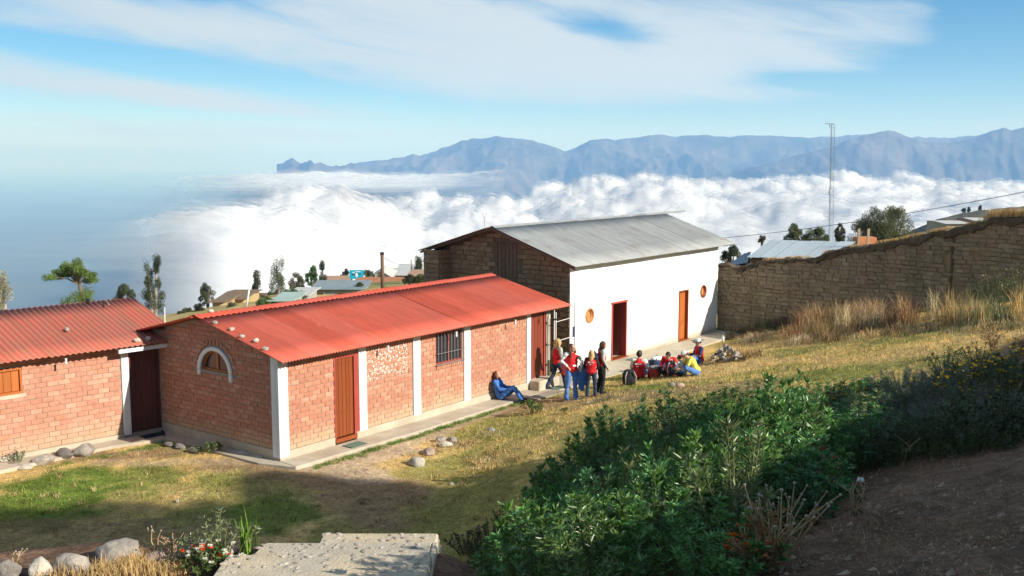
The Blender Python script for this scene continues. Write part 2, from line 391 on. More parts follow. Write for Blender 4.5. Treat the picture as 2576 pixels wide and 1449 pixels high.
for x, z in [(0.3, -7.05), (2, -6.75), (4.1, -6.3), (7.8, -5.5), (11.5, -4.9), (15, -4.3)]:
    p = FB.w(x, -0.1); cp(p.x, p.y, z); p = FB.w(x, 5); cp(p.x, p.y, z)
for c in [(0, 0, -1.6), (4, 5, -2.05), (6, 9, -2.45), (7, 12, -2.8), (9.5, 17, -3.3), (14, 22, -3.6), (20, 28, -3.6), (3, 8, -2.75), (1.8, 9.5, -3.7), (2.6, 12.5, -4.4), (4.2, 12, -3.5), (5.5, 15.5, -4.1),
          (8, 19.5, -4.35), (0.6, 11.6, -4.9), (0.6, 14, -5.9), (2.2, 16.5, -5.6), (-0.4, 16.5, -6.8), (3.5, 20, -5.7), (11, 23.5, -4.2), (12, 5, -1.9), (20, 12, -2.4), (22, 40, -4.2), (-16, 30, -7.3), (-16, 36, -8), (-8, 42, -8.5), (3, 52, -8), (14, 52, -6.5),
          (-20, 14, -6), (-20, 22, -7.4), (26, 50, -4), (0, -14, -1.2), (14, -12, -1.2), (-14, -12, -2)]: cp(*c)
ctrl = np.array(ctrl)
def _U(r2): return 0.5 * r2 * np.log(r2 + 1e-9)
def tps_fit(c, lam=0.35):
    n = len(c); d = ((c[:, None, :2] - c[None, :, :2]) ** 2).sum(-1); K = _U(d) + lam * np.eye(n)
    P = np.hstack([np.ones((n, 1)), c[:, :2]]); A = np.zeros((n + 3, n + 3)); A[:n, :n] = K; A[:n, n:] = P; A[n:, :n] = P.T
    return np.linalg.solve(A, np.concatenate([c[:, 2], np.zeros(3)]))
_tw = tps_fit(ctrl)
def tps(x, y):
    x = np.asarray(x, float); y = np.asarray(y, float); z = _tw[-3] + _tw[-2] * x + _tw[-1] * y
    for i in range(len(ctrl)): z = z + _tw[i] * _U((x - ctrl[i, 0]) ** 2 + (y - ctrl[i, 1]) ** 2)
    return z
def flatten_mask(x, y):
    """1 where the ground must keep below floors and slabs"""
    m = np.zeros_like(x)
    for fr, x0, x1, y0, y1 in [(FM, -0.05, 11.6, -0.75, 6), (FL, -8, 0.2, -0.8, 6), (FW, -0.2, 10.9, -1.15, 6.4)]:
        dx = x - fr.p.x; dy = y - fr.p.y; a = dx * fr.t.x + dy * fr.t.y; b = dx * fr.s.x + dy * fr.s.y
        d = np.maximum(np.maximum(x0 - a, a - x1), np.maximum(y0 - b, b - y1)); m = np.maximum(m, 1 - sstep(d, 0.0, 0.5))
    return m
def gzf(x, y):
    x = np.asarray(x, float); y = np.asarray(y, float)
    z = tps(x, y)
    # upper terrace with the rocks, dropping to the lawn
    inx = 1 - sstep(x, -0.9, 0.5)
    terr = -4.42 + 0.10 * np.clip(10.5 - y, 0, 20) + 0.05 * (fbm(x * 1.3, y * 1.3, 3, 3) - 0.5)
    k = sstep(y, 11.45 + 0.5 * (fbm(x * 0.8, y * 0 + 2, 2, 9) - 0.5), 12.3)
    zt = terr * (1 - k) + z * k
    zt = np.where(y > 12.6, z, zt)
    z = z * (1 - inx) + zt * inx
    f = flatten_mask(x, y)
    z = z + (1 - f) * (0.10 * (fbm(x * 0.7, y * 0.7, 4, 21) - 0.5) + 0.035 * (fbm(x * 4, y * 4, 3, 4) - 0.5))
    return z * (1 - f) + f * np.minimum(z, -7.12)
def gz(x, y): return float(gzf(np.array([x]), np.array([y]))[0])
def hit(u, v, y0=6.0, y1=60.0):
    """where the view line of this spot meets the ground"""
    d = ray(u, v); ys = np.linspace(y0, y1, 700); xs = d.x / d.y * ys; zs = d.z / d.y * ys
    g = gzf(xs, ys); k = np.argmax(zs < g) if (zs < g).any() else 699
    return Vector((xs[k], ys[k], g[k]))

# colour of the ground cover: regions of dry grass, green grass, bare earth
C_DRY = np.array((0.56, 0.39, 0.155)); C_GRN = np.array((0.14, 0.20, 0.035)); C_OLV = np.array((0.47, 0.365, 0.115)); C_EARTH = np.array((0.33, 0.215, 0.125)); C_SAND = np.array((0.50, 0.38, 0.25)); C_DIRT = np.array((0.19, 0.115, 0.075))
def seg_d(x, y, a, b):
    ax, ay = a; bx, by = b; vx, vy = bx - ax, by - ay; t = np.clip(((x - ax) * vx + (y - ay) * vy) / (vx * vx + vy * vy), 0, 1)
    return np.hypot(x - ax - t * vx, y - ay - t * vy)
def regions(x, y):
    """returns colour (n,3) and grass density 0..1"""
    n1 = fbm(x * 0.55, y * 0.55, 4, 31); n2 = fbm(x * 2.2, y * 2.2, 4, 45); n3 = fbm(x * 0.28 + 3, y * 0.28, 3, 77)
    c = C_DRY[None, :] * (0.78 + 0.5 * n2[:, None])
    ol = sstep(n3 + 0.25 * (n1 - 0.5), 0.38, 0.62)[:, None]; c = c * (1 - 0.65 * ol) + C_OLV * 0.65 * ol
    g = sstep(n1 + 0.35 * (n2 - 0.5), 0.55, 0.68) * 0.55
    for (u, v, rad, am) in GREENS: g = np.maximum(g, am * (1 - sstep(np.hypot(x - u, (y - v) * 0.75) / rad + 0.9 * (n2 - 0.5) + 0.5 * (n1 - .5), 0.55, 1.15)))
    c = c * (1 - g[:, None]) + C_GRN * (0.6 + 0.8 * n2[:, None]) * g[:, None]
    e = sstep(n1 * 0.6 + n2 * 0.4, 0.54, 0.66) * 0.35 * (1 - g)
    for a, b, rad, am in EARTHS: e = np.maximum(e, am * (1 - sstep(seg_d(x, y, a, b) / rad + 0.9 * (n2 - 0.5), 0.6, 1.2)))
    c = c * (1 - e[:, None]) + C_EARTH * (0.8 + 0.4 * n2[:, None]) * e[:, None]
    s = np.zeros_like(x)
    for a, b, rad, am in SANDS: s = np.maximum(s, am * (1 - sstep(seg_d(x, y, a, b) / rad + 0.7 * (n2 - 0.5), 0.6, 1.1)))
    c = c * (1 - s[:, None]) + C_SAND * (0.85 + 0.3 * n2[:, None]) * s[:, None]
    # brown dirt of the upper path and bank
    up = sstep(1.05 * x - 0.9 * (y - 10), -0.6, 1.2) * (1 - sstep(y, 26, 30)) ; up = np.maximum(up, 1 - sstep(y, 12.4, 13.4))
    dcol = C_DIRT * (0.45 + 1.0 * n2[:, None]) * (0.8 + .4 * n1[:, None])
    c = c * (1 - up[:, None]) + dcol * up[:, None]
    dens = np.clip(1 - 0.75 * e - 1.2 * s - 0.93 * up, 0, 1) * (0.55 + 0.45 * g + 0.2 * ol[:, 0])
    return c, dens
def wp(u, v, z=-7.15): p = atz(u, v, z); return (p.x, p.y)
GREENS = [(*wp(150, 1245), 1.7, 1.0), (*wp(330, 1215), 1.2, .8), (*wp(560, 1205), .8, .7), (*wp(680, 1275), 1.2, .9), (*wp(480, 1300), 1.0, .7), (*wp(1150, 1260), 1.8, .45), (*wp(1000, 1330), 2.0, .5), (*wp(250, 1380), 2.0, .35),
          (*wp(1620, 985, -6.5), 1.4, .9), (*wp(2100, 940, -4.9), 1.2, .7), (*wp(1300, 1010), .7, .4), (*wp(1230, 1095), 1.0, .5), (*wp(430, 1130), .7, .8)]
_a = FM.w(0.5, -0.95); _b = FM.w(8.5, -0.85); 
for q in np.linspace(0, 1, 22): GREENS.append((_a.x + (_b.x - _a.x) * q, _a.y + (_b.y - _a.y) * q, 0.30, .95))
EARTHS = [(wp(700, 1175), wp(1000, 1230), 1.0, .8), (wp(560, 1180), wp(700, 1165), .5, .7), (wp(850, 1240), wp(950, 1290), .7, .8), (wp(1450, 1015, -7), wp(1290, 1030, -7), 1.0, .7), (wp(1450, 1010, -7), wp(1900, 1010, -5.6), 0.9, .6), (wp(0, 1350), wp(500, 1350), 1.2, .6), (wp(40, 1165), wp(420, 1140), .5, .8)]
SANDS = [(wp(800, 1175), wp(1000, 1130), 0.75, 1.0), (wp(1000, 1125), wp(1270, 1030), 0.45, .8), (wp(850, 1185), wp(930, 1195), .6, .9), (wp(250, 1165), wp(640, 1165), .3, .5)]

def M_ground_mat():
    m = bpy.data.materials.new('ground_cover'); m.use_nodes = True; t = NT(m.node_tree); bs = m.node_tree.nodes['Principled BSDF']
    bs.inputs['Roughness'].default_value = 0.97; bs.inputs['Specular IOR Level'].default_value = 0.1
    a = t.n.new('ShaderNodeAttribute'); a.attribute_name = 'tint'
    pos = t.n.new('ShaderNodeNewGeometry').outputs['Position']
    f = t.math('MULTIPLY', t.maprange(t.noise(pos, 14, 7, 0.7), 0.3, 0.7, 0.5, 1.45), t.math('MULTIPLY', t.maprange(t.noise(pos, 4.5, 6, 0.7), 0.32, 0.68, 0.68, 1.28), t.maprange(t.noise(pos, 1.1, 5, 0.6), 0.3, 0.7, 0.85, 1.15)))
    c = t.hsv(a.outputs['Color'], 0.5, 1.0, f)
    peb = t.maprange(t.noise(pos, 30, 2, 0.5), 0.70, 0.73)
    t.val(t.mix(t.math('MULTIPLY', peb, 0.6), c, (0.45, 0.39, 0.31, 1)), bs.inputs['Base Color'])
    b = t.n.new('ShaderNodeBump'); b.inputs['Strength'].default_value = 0.8; b.inputs['Distance'].default_value = 0.04; t.val(t.noise(pos, 11, 6, 0.7), b.inputs['Height']); t.val(b.outputs[0], bs.inputs['Normal'])
    return m
M_ground = M_ground_mat()

def grid_mesh(name, xs, ys, zf, colf=None, m=None):
    gx, gy = np.meshgrid(xs, ys); fx, fy = gx.ravel(), gy.ravel(); z = zf(fx, fy); nx, ny = len(xs), len(ys)
    i = np.arange(nx * ny).reshape(ny, nx); q = np.stack([i[:-1, :-1], i[:-1, 1:], i[1:, 1:], i[1:, :-1]], -1).reshape(-1, 4)
    me = tris_mesh(name, np.stack([fx, fy, z], -1), q, colf(fx, fy) if colf else None, True)
    return link(name, me, m)
def spaced(a, b, m, lo, hi):
    """coordinates a..b, fine between lo..hi"""
    out = list(np.arange(a, lo, m * 3)) + list(np.arange(lo, hi, m)) + list(np.arange(hi, b + 0.01, m * 3)); return np.array(out)
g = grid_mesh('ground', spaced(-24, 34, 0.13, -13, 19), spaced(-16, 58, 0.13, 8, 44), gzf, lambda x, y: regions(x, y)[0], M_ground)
tag(g, kind='structure')

# hillside beyond the houses, falling away to the valley
far = np.array([list(p) for p in [(*at(430, 782, 70),), (*at(360, 800, 60),), (*at(520, 778, 85),), (*at(640, 757, 95),), (*at(760, 738, 110),), (*at(900, 722, 130),), (*at(1090, 696, 160),), (*at(900, 765, 70),), (*at(1090, 745, 75),), (*at(700, 775, 60),),
    (*at(1300, 700, 140),), (-30, 30, -9.5), (-16, 40, -9), (0, 58, -9.5), (14, 60, -8), (30, 60, -6), (-60, 60, -26), (-60, 20, -17), (-24, 0, -4), (-40, -20, -3), (34, 20, -3.5), (60, 60, -2), (40, -20, 0), (80, -20, 4), (0, -40, 1),
    (-90, 120, -60), (-20, 200, -50), (-60, 160, -60), (60, 200, -55), (30, 110, -16), (60, 110, -8), (110, 110, 0), (120, 200, -40), (0, 120, -14), (-120, 0, -60), (-120, 60, -75), (120, 0, 6), (20, 85, -9)]])
_fw = None
def farz(x, y):
    global _fw
    n = len(far); 
    if _fw is None:
        d = ((far[:, None, :2] - far[None, :, :2]) ** 2).sum(-1); K = _U(d) + 5 * np.eye(n); P = np.hstack([np.ones((n, 1)), far[:, :2]]); A = np.zeros((n + 3, n + 3)); A[:n, :n] = K; A[:n, n:] = P; A[n:, :n] = P.T
        _fw = np.linalg.solve(A, np.concatenate([far[:, 2], np.zeros(3)]))
    z = _fw[-3] + _fw[-2] * x + _fw[-1] * y
    for i in range(n): z = z + _fw[i] * _U((x - far[i, 0]) ** 2 + (y - far[i, 1]) ** 2)
    r = np.hypot(x, y); z = z - np.clip(r - 190, 0, 1e9) * 0.75
    inside = np.minimum(np.minimum(x + 24, 34 - x), np.minimum(y + 16, 58 - y)); near = gzf(np.clip(x, -24, 34), np.clip(y, -16, 58))
    z = np.where(inside > -14, near * sstep(inside, -14, 0) + z * (1 - sstep(inside, -14, 0)), z)
    z = z - 1.4 * sstep(inside, 0.3, 3.5)
    return np.maximum(z, -737) + 1.2 * (fbm(x * 0.1, y * 0.1, 4, 9) - 0.5) * (inside < -5)
def farcol(x, y):
    n = fbm(x * 0.12, y * 0.12, 4, 3)[:, None]; n2 = sstep(fbm(x * 0.05, y * 0.05, 3, 13), 0.4, 0.6)[:, None]
    return (C_DRY * 0.95 * (1 - n2) + np.array((0.19, 0.19, 0.06)) * n2) * (0.7 + 0.6 * n)
fx_ = np.concatenate([np.arange(-1300, -200, 60), np.arange(-200, -30, 6), np.arange(-30, 40, 2), np.arange(40, 200, 6), np.arange(200, 1301, 60)])
fy_ = np.concatenate([np.arange(-1300, -60, 60), np.arange(-60, 62, 2.4), np.arange(62, 220, 4), np.arange(220, 1301, 60)])
M_farg = mat('hill_grass', (1, 1, 1), 0.97, 0.3, 0.8, 0, tint=True)
h = grid_mesh('hillside', fx_, fy_, farz, farcol, M_farg); tag(h, kind='structure')

# valley floor, to the horizon
M_val = mat('valley_land', (0.10, 0.13, 0.13), 1.0, 0.35, 0.0012, 0, color2=(0.16, 0.17, 0.14))
def valz(x, y): return -700 + 60 * (fbm(x * .0006, y * .0006, 3, 5) - .5)
vv = np.concatenate([-np.geomspace(60000, 900, 26), np.linspace(-800, 800, 9), np.geomspace(900, 60000, 26)])
vf = grid_mesh('valley_floor', vv, vv, valz, None, M_val); tag(vf, kind='structure')

# mountains, two ranges one behind the other
SKY1 = [(700, 441), (715, 437), (725, 428), (740, 418), (752, 427), (860, 425), (900, 412), (935, 405), (1000, 398), (1020, 396), (1040, 386), (1060, 392), (1110, 374), (1150, 360), (1190, 348), (1215, 350), (1250, 344), (1280, 348), (1320, 352), (1370, 364), (1420, 380), (1450, 370), (1490, 354), (1520, 350), (1545, 352), (1600, 345), (1650, 340), (1700, 345), (1740, 341), (1780, 340), (1830, 347), (1880, 340), (1915, 342), (1950, 343), (2000, 346), (2080, 345), (2150, 340), (2200, 338), (2260, 344), (2330, 347), (2420, 345), (2460, 338), (2500, 332), (2576, 330), (2700, 320), (2900, 315), (3300, 340)]
SKY2 = [(1700, 452), (1830, 436), (1900, 418), (1960, 402), (2010, 388), (2080, 370), (2130, 352), (2170, 341), (2200, 332), (2225, 329), (2250, 336), (2275, 348), (2320, 358), (2370, 362), (2430, 350), (2470, 334), (2510, 321), (2530, 329), (2576, 317), (2700, 300), (2900, 300), (3300, 330)]
def range_mesh(name, sky, D, depth, seed, m, base=-700):
    us = np.arange(sky[0][0], sky[-1][0], 4.0); vs = np.interp(us, [a for a, b in sky], [b for a, b in sky])
    vs = vs + 5.0 * (fbm(us * 0.05, us * 0 + seed, 4, seed) - 0.5)
    nrow = 120; co = []
    azs = (us - 1288) / F; top = (400 - vs) / F * D; base = np.interp(us, [700, 745, 800, 1000], [-104, -108, -150, base]) if us[0] < 1000 else base
    for j in range(nrow):
        t = j / (nrow - 1); dist = D + (t - 0.62) * depth        # 0 near foot, .62 crest, 1 behind
        k = (t / 0.62) ** 1.1 if t < 0.62 else 1 - (t - 0.62) / 0.38 * 0.8
        x = azs * dist; wx = 260 * (fbm(x / 900, us * 0 + dist / 900, 3, seed + 30) - .5)
        r1 = 1 - np.abs(2 * fbm((x + wx) / 620, us * 0 + dist / 1500, 6, seed + 3, 0.55) - 1)
        r2 = 1 - np.abs(2 * fbm((x + wx) / 1500 + 3, us * 0 + dist / 2600, 4, seed + 8, .5) - 1)
        sh = np.sin(np.pi * min(1, t / 0.62)) ** .7 if t < 0.62 else 0.0
        z = base + (top - base) * k + (300 * (r1 - 0.82) + 380 * (r2 - 0.84)) * sh
        if t > .55: z = z + 14 * (fbm(x / 60, us * 0 + dist / 60, 3, seed + 60) - .5)
        co.append(np.stack([x, np.full_like(us, dist), z], -1))
    co = np.concatenate(co); n = len(us); i = np.arange(n * nrow).reshape(nrow, n)
    q = np.stack([i[:-1, :-1], i[:-1, 1:], i[1:, 1:], i[1:, :-1]], -1).reshape(-1, 4)
    o = link(name, tris_mesh(name, co, q, None, True), m); tag(o, kind='structure'); return o
M_mount = mat('mountain_rock', (0.035, 0.042, 0.05), 1.0, 0.5, 0.006, 0, color2=(0.13, 0.11, 0.10), detail=8)
range_mesh('mountain_range', SKY1, 9000, 3800, 4, M_mount, -420)
range_mesh('mountain_range', SKY2, 6800, 2600, 11, M_mount)

# sea of cloud below the ridge
def cloud_mat(name, col=(0.69, 0.70, 0.72)):
    m = bpy.data.materials.new(name); m.use_nodes = True; t = NT(m.node_tree); bs = m.node_tree.nodes['Principled BSDF']; out = m.node_tree.nodes['Material Output']
    bs.inputs['Base Color'].default_value = (*col, 1); bs.inputs['Roughness'].default_value = 1.0; bs.inputs['Specular IOR Level'].default_value = 0.0
    bs.inputs['Subsurface Weight'].default_value = 1.0; bs.inputs['Subsurface Radius'].default_value = (1, 1, 1); bs.inputs['Subsurface Scale'].default_value = 130.0
    a = t.n.new('ShaderNodeAttribute'); a.attribute_name = 'tint'; r = t.sep(a.outputs['Color'])[0]
    pos = t.n.new('ShaderNodeNewGeometry').outputs['Position']
    f = t.maprange(t.math('ADD', r, t.math('MULTIPLY', t.math('SUBTRACT', t.noise(pos, 0.006, 4, 0.55), 0.5), 0.5)), 0.02, 0.92, 0.0, 1.0, True)
    tr = t.n.new('ShaderNodeBsdfTransparent'); mx = t.n.new('ShaderNodeMixShader'); t.val(f, mx.inputs[0]); t.l.new(tr.outputs[0], mx.inputs[1]); t.l.new(bs.outputs[0], mx.inputs[2]); t.l.new(mx.outputs[0], out.inputs['Surface'])
    return m
M_cloud = cloud_mat('cloud')
def cloud_bank(name, edge, Dn, zdeck, scale, seed, amp=26.0, **kw):
    for k_, (dz, am) in enumerate([(0, 1.0), (6, .40), (13, .24)]): _cloud(name, edge, Dn, zdeck, scale, seed, amp, dz=dz, am=am, **kw)
def _cloud(name, edge, Dn, zdeck, scale, seed, amp=26.0, soft=0.0, rows=400, cols=760, u0=-400, u1=3100, tail=None, dz=0, am=1.0, nearfade=False):
    """edge: list (u, far distance); heights of a lumpy deck that rolls down at its far edge"""
    us = np.linspace(u0, u1, cols); Df = np.interp(us, [a for a, b in edge], [b for a, b in edge])
    tt = np.linspace(0, 1, rows) ** 1.0
    U, T = np.meshgrid(us, tt); DF = np.broadcast_to(Df, U.shape)
    dist = Dn * (DF / Dn) ** T
    x = (U - 1288) / F * dist; y = dist
    far_f = sstep(T, 0.45, 0.92)
    big = fbm(x / (420 * scale), y / (420 * scale), 3, seed + 9)
    wx = 30 * scale * (fbm(x / (90 * scale), y / (90 * scale), 3, seed + 50) - .5); wy = 30 * scale * (fbm(x / (90 * scale) + 9, y / (90 * scale), 3, seed + 51) - .5)
    def dome(sz, sd):
        X_, Y_ = (x + wx) / (sz * scale), (y + wy) / (sz * scale); xi = np.floor(X_); yi = np.floor(Y_); m = np.full_like(X_, 9.0)
        for a in (-1, 0, 1):
            for b_ in (-1, 0, 1):
                cx, cy = xi + a, yi + b_; h1 = vnoise(cx + .0, cy + .0, sd); h2 = vnoise(cx + .0, cy + .0, sd + 3); m = np.minimum(m, (cx + .15 + .7 * h1 - X_) ** 2 + (cy + .15 + .7 * h2 - Y_) ** 2)
        return .45 * np.sqrt(np.clip(1.15 - m, 0, 2)) + .75 * np.exp(-1.8 * m)
    k = (0.16 + 0.84 * far_f) * (0.35 + .65 * sstep(U, 350, 1000))
    z = zdeck + amp * k * (1.5 * (big - 0.5) + 0.8 * dome(150, seed) * (.5 + .8 * big) + 0.50 * dome(80, seed + 11) + 0.30 * dome(38, seed + 21) + 0.15 * dome(17, seed + 31))
    d_edge = (DF - dist) / (scale * 240); z = z - (1 - sstep(d_edge, 0.0, 1.0)) ** 2 * 170 * scale
    al = np.ones_like(z)
    if tail is not None: al = np.interp(U, [a for a, b in tail], [b for a, b in tail])
    al = al * (0.35 + 0.65 * sstep(d_edge, -0.02, 0.10)) if soft else al
    z = z + 88 * (1 - sstep(U, 450, 1080)) * (0 if nearfade or soft else 1)
    if nearfade: al = al * sstep(T, 0.0, 0.75)
    if dz: z = z + dz * scale * (1 + .8 * (fbm(x / (60 * scale), y / (60 * scale), 3, seed + 70 + int(dz)) - .5)); al = al * am * (0.35 + 0.9 * fbm(x / (130 * scale), y / (130 * scale), 3, seed + 80 + int(dz)))
    i = np.arange(rows * cols).reshape(rows, cols); q = np.stack([i[:-1, :-1], i[:-1, 1:], i[1:, 1:], i[1:, :-1]], -1).reshape(-1, 4)
    co = np.stack([x.ravel(), y.ravel(), z.ravel()], -1)
    o = link(name, tris_mesh(name, co, q, np.repeat(al.reshape(-1, 1), 3, 1), True), M_cloud); tag(o, kind='structure'); return o
cloud_bank('cloud_bank', [(-400, 620), (0, 760), (330, 1150), (480, 1350), (700, 1650), (830, 1750), (900, 2150), (1060, 3000), (1200, 2500), (1400, 3100), (1600, 3500), (1900, 4200), (2200, 3600), (2576, 3200), (3100, 3200)], 330, -178, 1.0, 3, 54, tail=[(-400, 0), (100, 0.0), (300, 0.16), (520, 0.5), (760, 0.95), (900, 1.3), (3100, 1.3)])
cloud_bank('far_cloud', [(500, 5200), (900, 5600), (1200, 5200), (1500, 5000), (1800, 5000), (2100, 4900), (3100, 4600)], 3900, -262, 1.8, 41, 50, rows=150, cols=420, u0=640, u1=3100, soft=1, tail=[(560, 0), (700, 0.25), (900, 0.30), (1150, 0.40), (1300, 0.9), (1500, 1.3), (3100, 1.3)])
cloud_bank('far_cloud', [(250, 6000), (330, 6300), (700, 6450), (900, 6300), (1300, 6000)], 2600, -118, 1.5, 61, 26, rows=200, cols=420, u0=250, u1=1300, soft=1, nearfade=True, tail=[(250, 0), (400, .12), (560, .34), (680, .62), (900, .72), (1050, .6), (1250, .2), (1300, 0)])

# air
hz = MB(); hz.box(-61000, 61000, -61000, 61000, -741, 400)
M_haze = bpy.data.materials.new('haze_air'); M_haze.use_nodes = True
_n = M_haze.node_tree.nodes; _n.clear(); _o = _n.new('ShaderNodeOutputMaterial'); _v = _n.new('ShaderNodeVolumePrincipled')
_v.inputs['Color'].default_value = (0.265, 0.53, 1.0, 1); _v.inputs['Absorption Color'].default_value = (0.74, 0.86, 1, 1); _v.inputs['Density'].default_value = 1.25e-4; _v.inputs['Anisotropy'].default_value = 0.0
M_haze.node_tree.links.new(_v.outputs[0], _o.inputs['Volume'])
tag(hz.build('haze', M_haze), kind='stuff')

# ------------------------------------------------------------------ building helpers
def wall_cols(mb, cols, y0, y1, side=False):
    """cols: (a0, a1, [(zlo at a0, zlo at a1, zhi at a0, zhi at a1), ...]); side=True runs along Y"""
    for a0, a1, segs in cols:
        for l0, l1, h0, h1 in segs:
            if h0 - l0 < 1e-4 and h1 - l1 < 1e-4: continue
            vs = []
            for yy in (y0, y1):
                for a, z in ((a0, l0), (a1, l1), (a1, h1), (a0, h0)): vs.append((yy, a, z) if side else (a, yy, z))
            mb.add(vs, [(0, 1, 2, 3), (7, 6, 5, 4), (0, 4, 5, 1), (1, 5, 6, 2), (2, 6, 7, 3), (3, 7, 4, 0)])
def block_mesh(name, seed, jit, m):
    r = random.Random(seed); mb = MB(); vs = []
    # box with chamfered front (local: x width, y depth facing -y, z height), unit size
    for (y, q) in ((0.5, 0.5), (-0.38, 0.5), (-0.5, 0.455)):
        for sx, sz in ((-1, -1), (1, -1), (1, 1), (-1, 1)): vs.append((sx * q + r.uniform(-jit, jit), y + r.uniform(-jit, jit) * 0.8, sz * (q if q == 0.5 else 0.42) + r.uniform(-jit, jit) * 1.5))
    fs = [(0, 1, 5, 4), (1, 2, 6, 5), (2, 3, 7, 6), (3, 0, 4, 7), (4, 5, 9, 8), (5, 6, 10, 9), (6, 7, 11, 10), (7, 4, 8, 11), (8, 9, 10, 11)]
    mb.add(vs, fs); me = mb.mesh(name); me.materials.append(m); return me
def place_blocks(parent, name, blocks, meshes, m_joined, frame_loc, limit=300, joined='brickwork', sizes=None):
    """blocks: list of (x,y,z, w,d,h, rz, rtilt) in the thing's own frame; nearest/largest 300 become parts"""
    def key(b):
        p = frame_loc @ Vector(b[:3]); 
        v = p; u = 1288 + F * v.x / (v.y * math.cos(TH) - v.z * math.sin(TH) + 1e-6)
        out = 0 if -40 < u < 2620 else 500
        return p.length + out
    bl = sorted(blocks, key=key); r = random.Random(len(bl))
    for b in bl[:limit]:
        o = bpy.data.objects.new(name, meshes[r.randrange(len(meshes))]); COL.objects.link(o); o.parent = parent
        o.location = b[:3]; o.rotation_euler = (0, b[7], b[6]); o.scale = (b[3], b[4], b[5])
    if len(bl) > limit:
        vs = []; fs = []; cs = []; base = [np.array([v.co[:] for v in me.vertices]) for me in meshes]; poly = [tuple(p.vertices) for p in meshes[0].polygons]
        for b in bl[limit:]:
            k = r.randrange(len(meshes)); M = Matrix.Translation(b[:3]) @ Matrix.Rotation(b[6], 4, 'Z') @ Matrix.Rotation(b[7], 4, 'Y') @ Matrix.Diagonal((b[3], b[4], b[5], 1))
            A = np.array(M)[:3, :3]; T = np.array(M)[:3, 3]; n0 = len(vs); vs.extend((base[k] @ A.T + T).tolist()); fs.extend([tuple(i + n0 for i in p) for p in poly]); t_ = r.random(); cs.extend([(t_, t_, t_)] * len(base[k]))
        mb = MB(); mb.v = vs; mb.f = fs; mb.c = cs
        o = link(joined, mb.mesh(joined), m_joined, parent); tag(o, kind='stuff')
def lay_bond(a0, a1, z0, ztop, pw, ph, gap=0.012, seed=1, jit=0.004, ok=None, wv=0.0):
    """courses of a running bond: (a, z, w, h)"""
    r = random.Random(seed); out = []; k = 0; z = z0
    while z < ztop:
        a = a0 - (pw / 2 if k % 2 else 0) - r.uniform(0, pw * 0.12 + wv)
        while a < a1:
            w = pw * (1 + r.uniform(-wv, wv)); lo, hi = max(a, a0), min(a + w, a1)
            if hi - lo > 0.05 and (ok is None or ok((lo + hi) / 2, z + ph / 2, hi - lo)):
                out.append(((lo + hi) / 2, z + ph / 2 + r.uniform(-jit, jit), hi - lo - gap, ph - gap + r.uniform(-jit, jit)))
            a += w
        z += ph; k += 1
    return out
def sheet_mesh(name, width, L, pitch, amp, thick=0.004, sag=0.0, ny=4, seed=0, twist=0.0, m=None):
    """a corrugated sheet lying in local XY: x across the waves 0..width, y up the slope 0..L"""
    n = max(8, int(width / pitch * 8)); xs = np.linspace(0, width, n + 1); r = random.Random(seed); vs = []; fs = []
    for j in range(ny + 1):
        y = L * j / ny
        for s_ in (0, -thick):
            for x in xs: vs.append((x, y, amp * math.cos(2 * math.pi * x / pitch) + s_ - sag * math.sin(math.pi * j / ny) + twist * (j / ny) * x / width))
    N = n + 1
    for j in range(ny):
        a = j * 2 * N; b = (j + 1) * 2 * N
        for i in range(n):
            fs.append((a + i, a + i + 1, b + i + 1, b + i)); fs.append((a + N + i, b + N + i, b + N + i + 1, a + N + i + 1))
    for i in range(n): fs.append((i, N + i, N + i + 1, i + 1)); e = ny * 2 * N; fs.append((e + i, e + i + 1, e + N + i + 1, e + N + i))
    for j in range(ny):
        a = j * 2 * N; b = a + 2 * N; fs.append((a, b, b + N, a + N)); fs.append((a + n, a + N + n, b + N + n, b + n))
    me = bpy.data.meshes.new(name); me.from_pydata(vs, [], fs); me.polygons.foreach_set('use_smooth', np.ones(len(me.polygons), dtype=bool)); me.update()
    if m: me.materials.append(m)
    return me
def slope_sheets(parent, x0, x1, ye, ze, yr, zr, sw, pitch, amp, m, seed, shear=0.0, jx=0.01, jl=0.02, name='roof_sheet', rows=1):
    """sheets from the eave line (ye,ze) up to the ridge (yr,zr)"""
    r = random.Random(seed); L = math.hypot(yr - ye, zr - ze); n = max(1, round((x1 - x0) / sw)); w = (x1 - x0) / n; pitch = w / round(w / pitch); meshes = [sheet_mesh(name, w + pitch, L / rows * (1.03 if rows > 1 else 1) + 0.02, pitch, amp, seed=k, sag=0.006 * k, m=m) for k in range(3)]
    ang = math.atan2(zr - ze, abs(yr - ye)); flip = yr < ye
    for q in range(rows):
        for k in range(n):
            f = q / rows; me = meshes[r.randrange(3)]
            o = bpy.data.objects.new(name, me); COL.objects.link(o); o.parent = parent
            yy = ye + (yr - ye) * f; zz = ze + (zr - ze) * f
            lift = 0.003 + 0.006 * q + (0.005 * (k % 2) if m is M_tin else 0.0); jx = 0
            if not flip: o.location = (x0 + k * w + r.uniform(-jx, jx) + shear * f, yy - r.uniform(0, jl) * (q == 0), zz + lift); o.rotation_euler = (ang, 0.0035 if flip else -0.0035, 0)
            else: o.location = (x0 + (k + 1) * w + r.uniform(-jx, jx), yy + r.uniform(0, jl), zz + lift); o.rotation_euler = (ang, 0, math.pi)
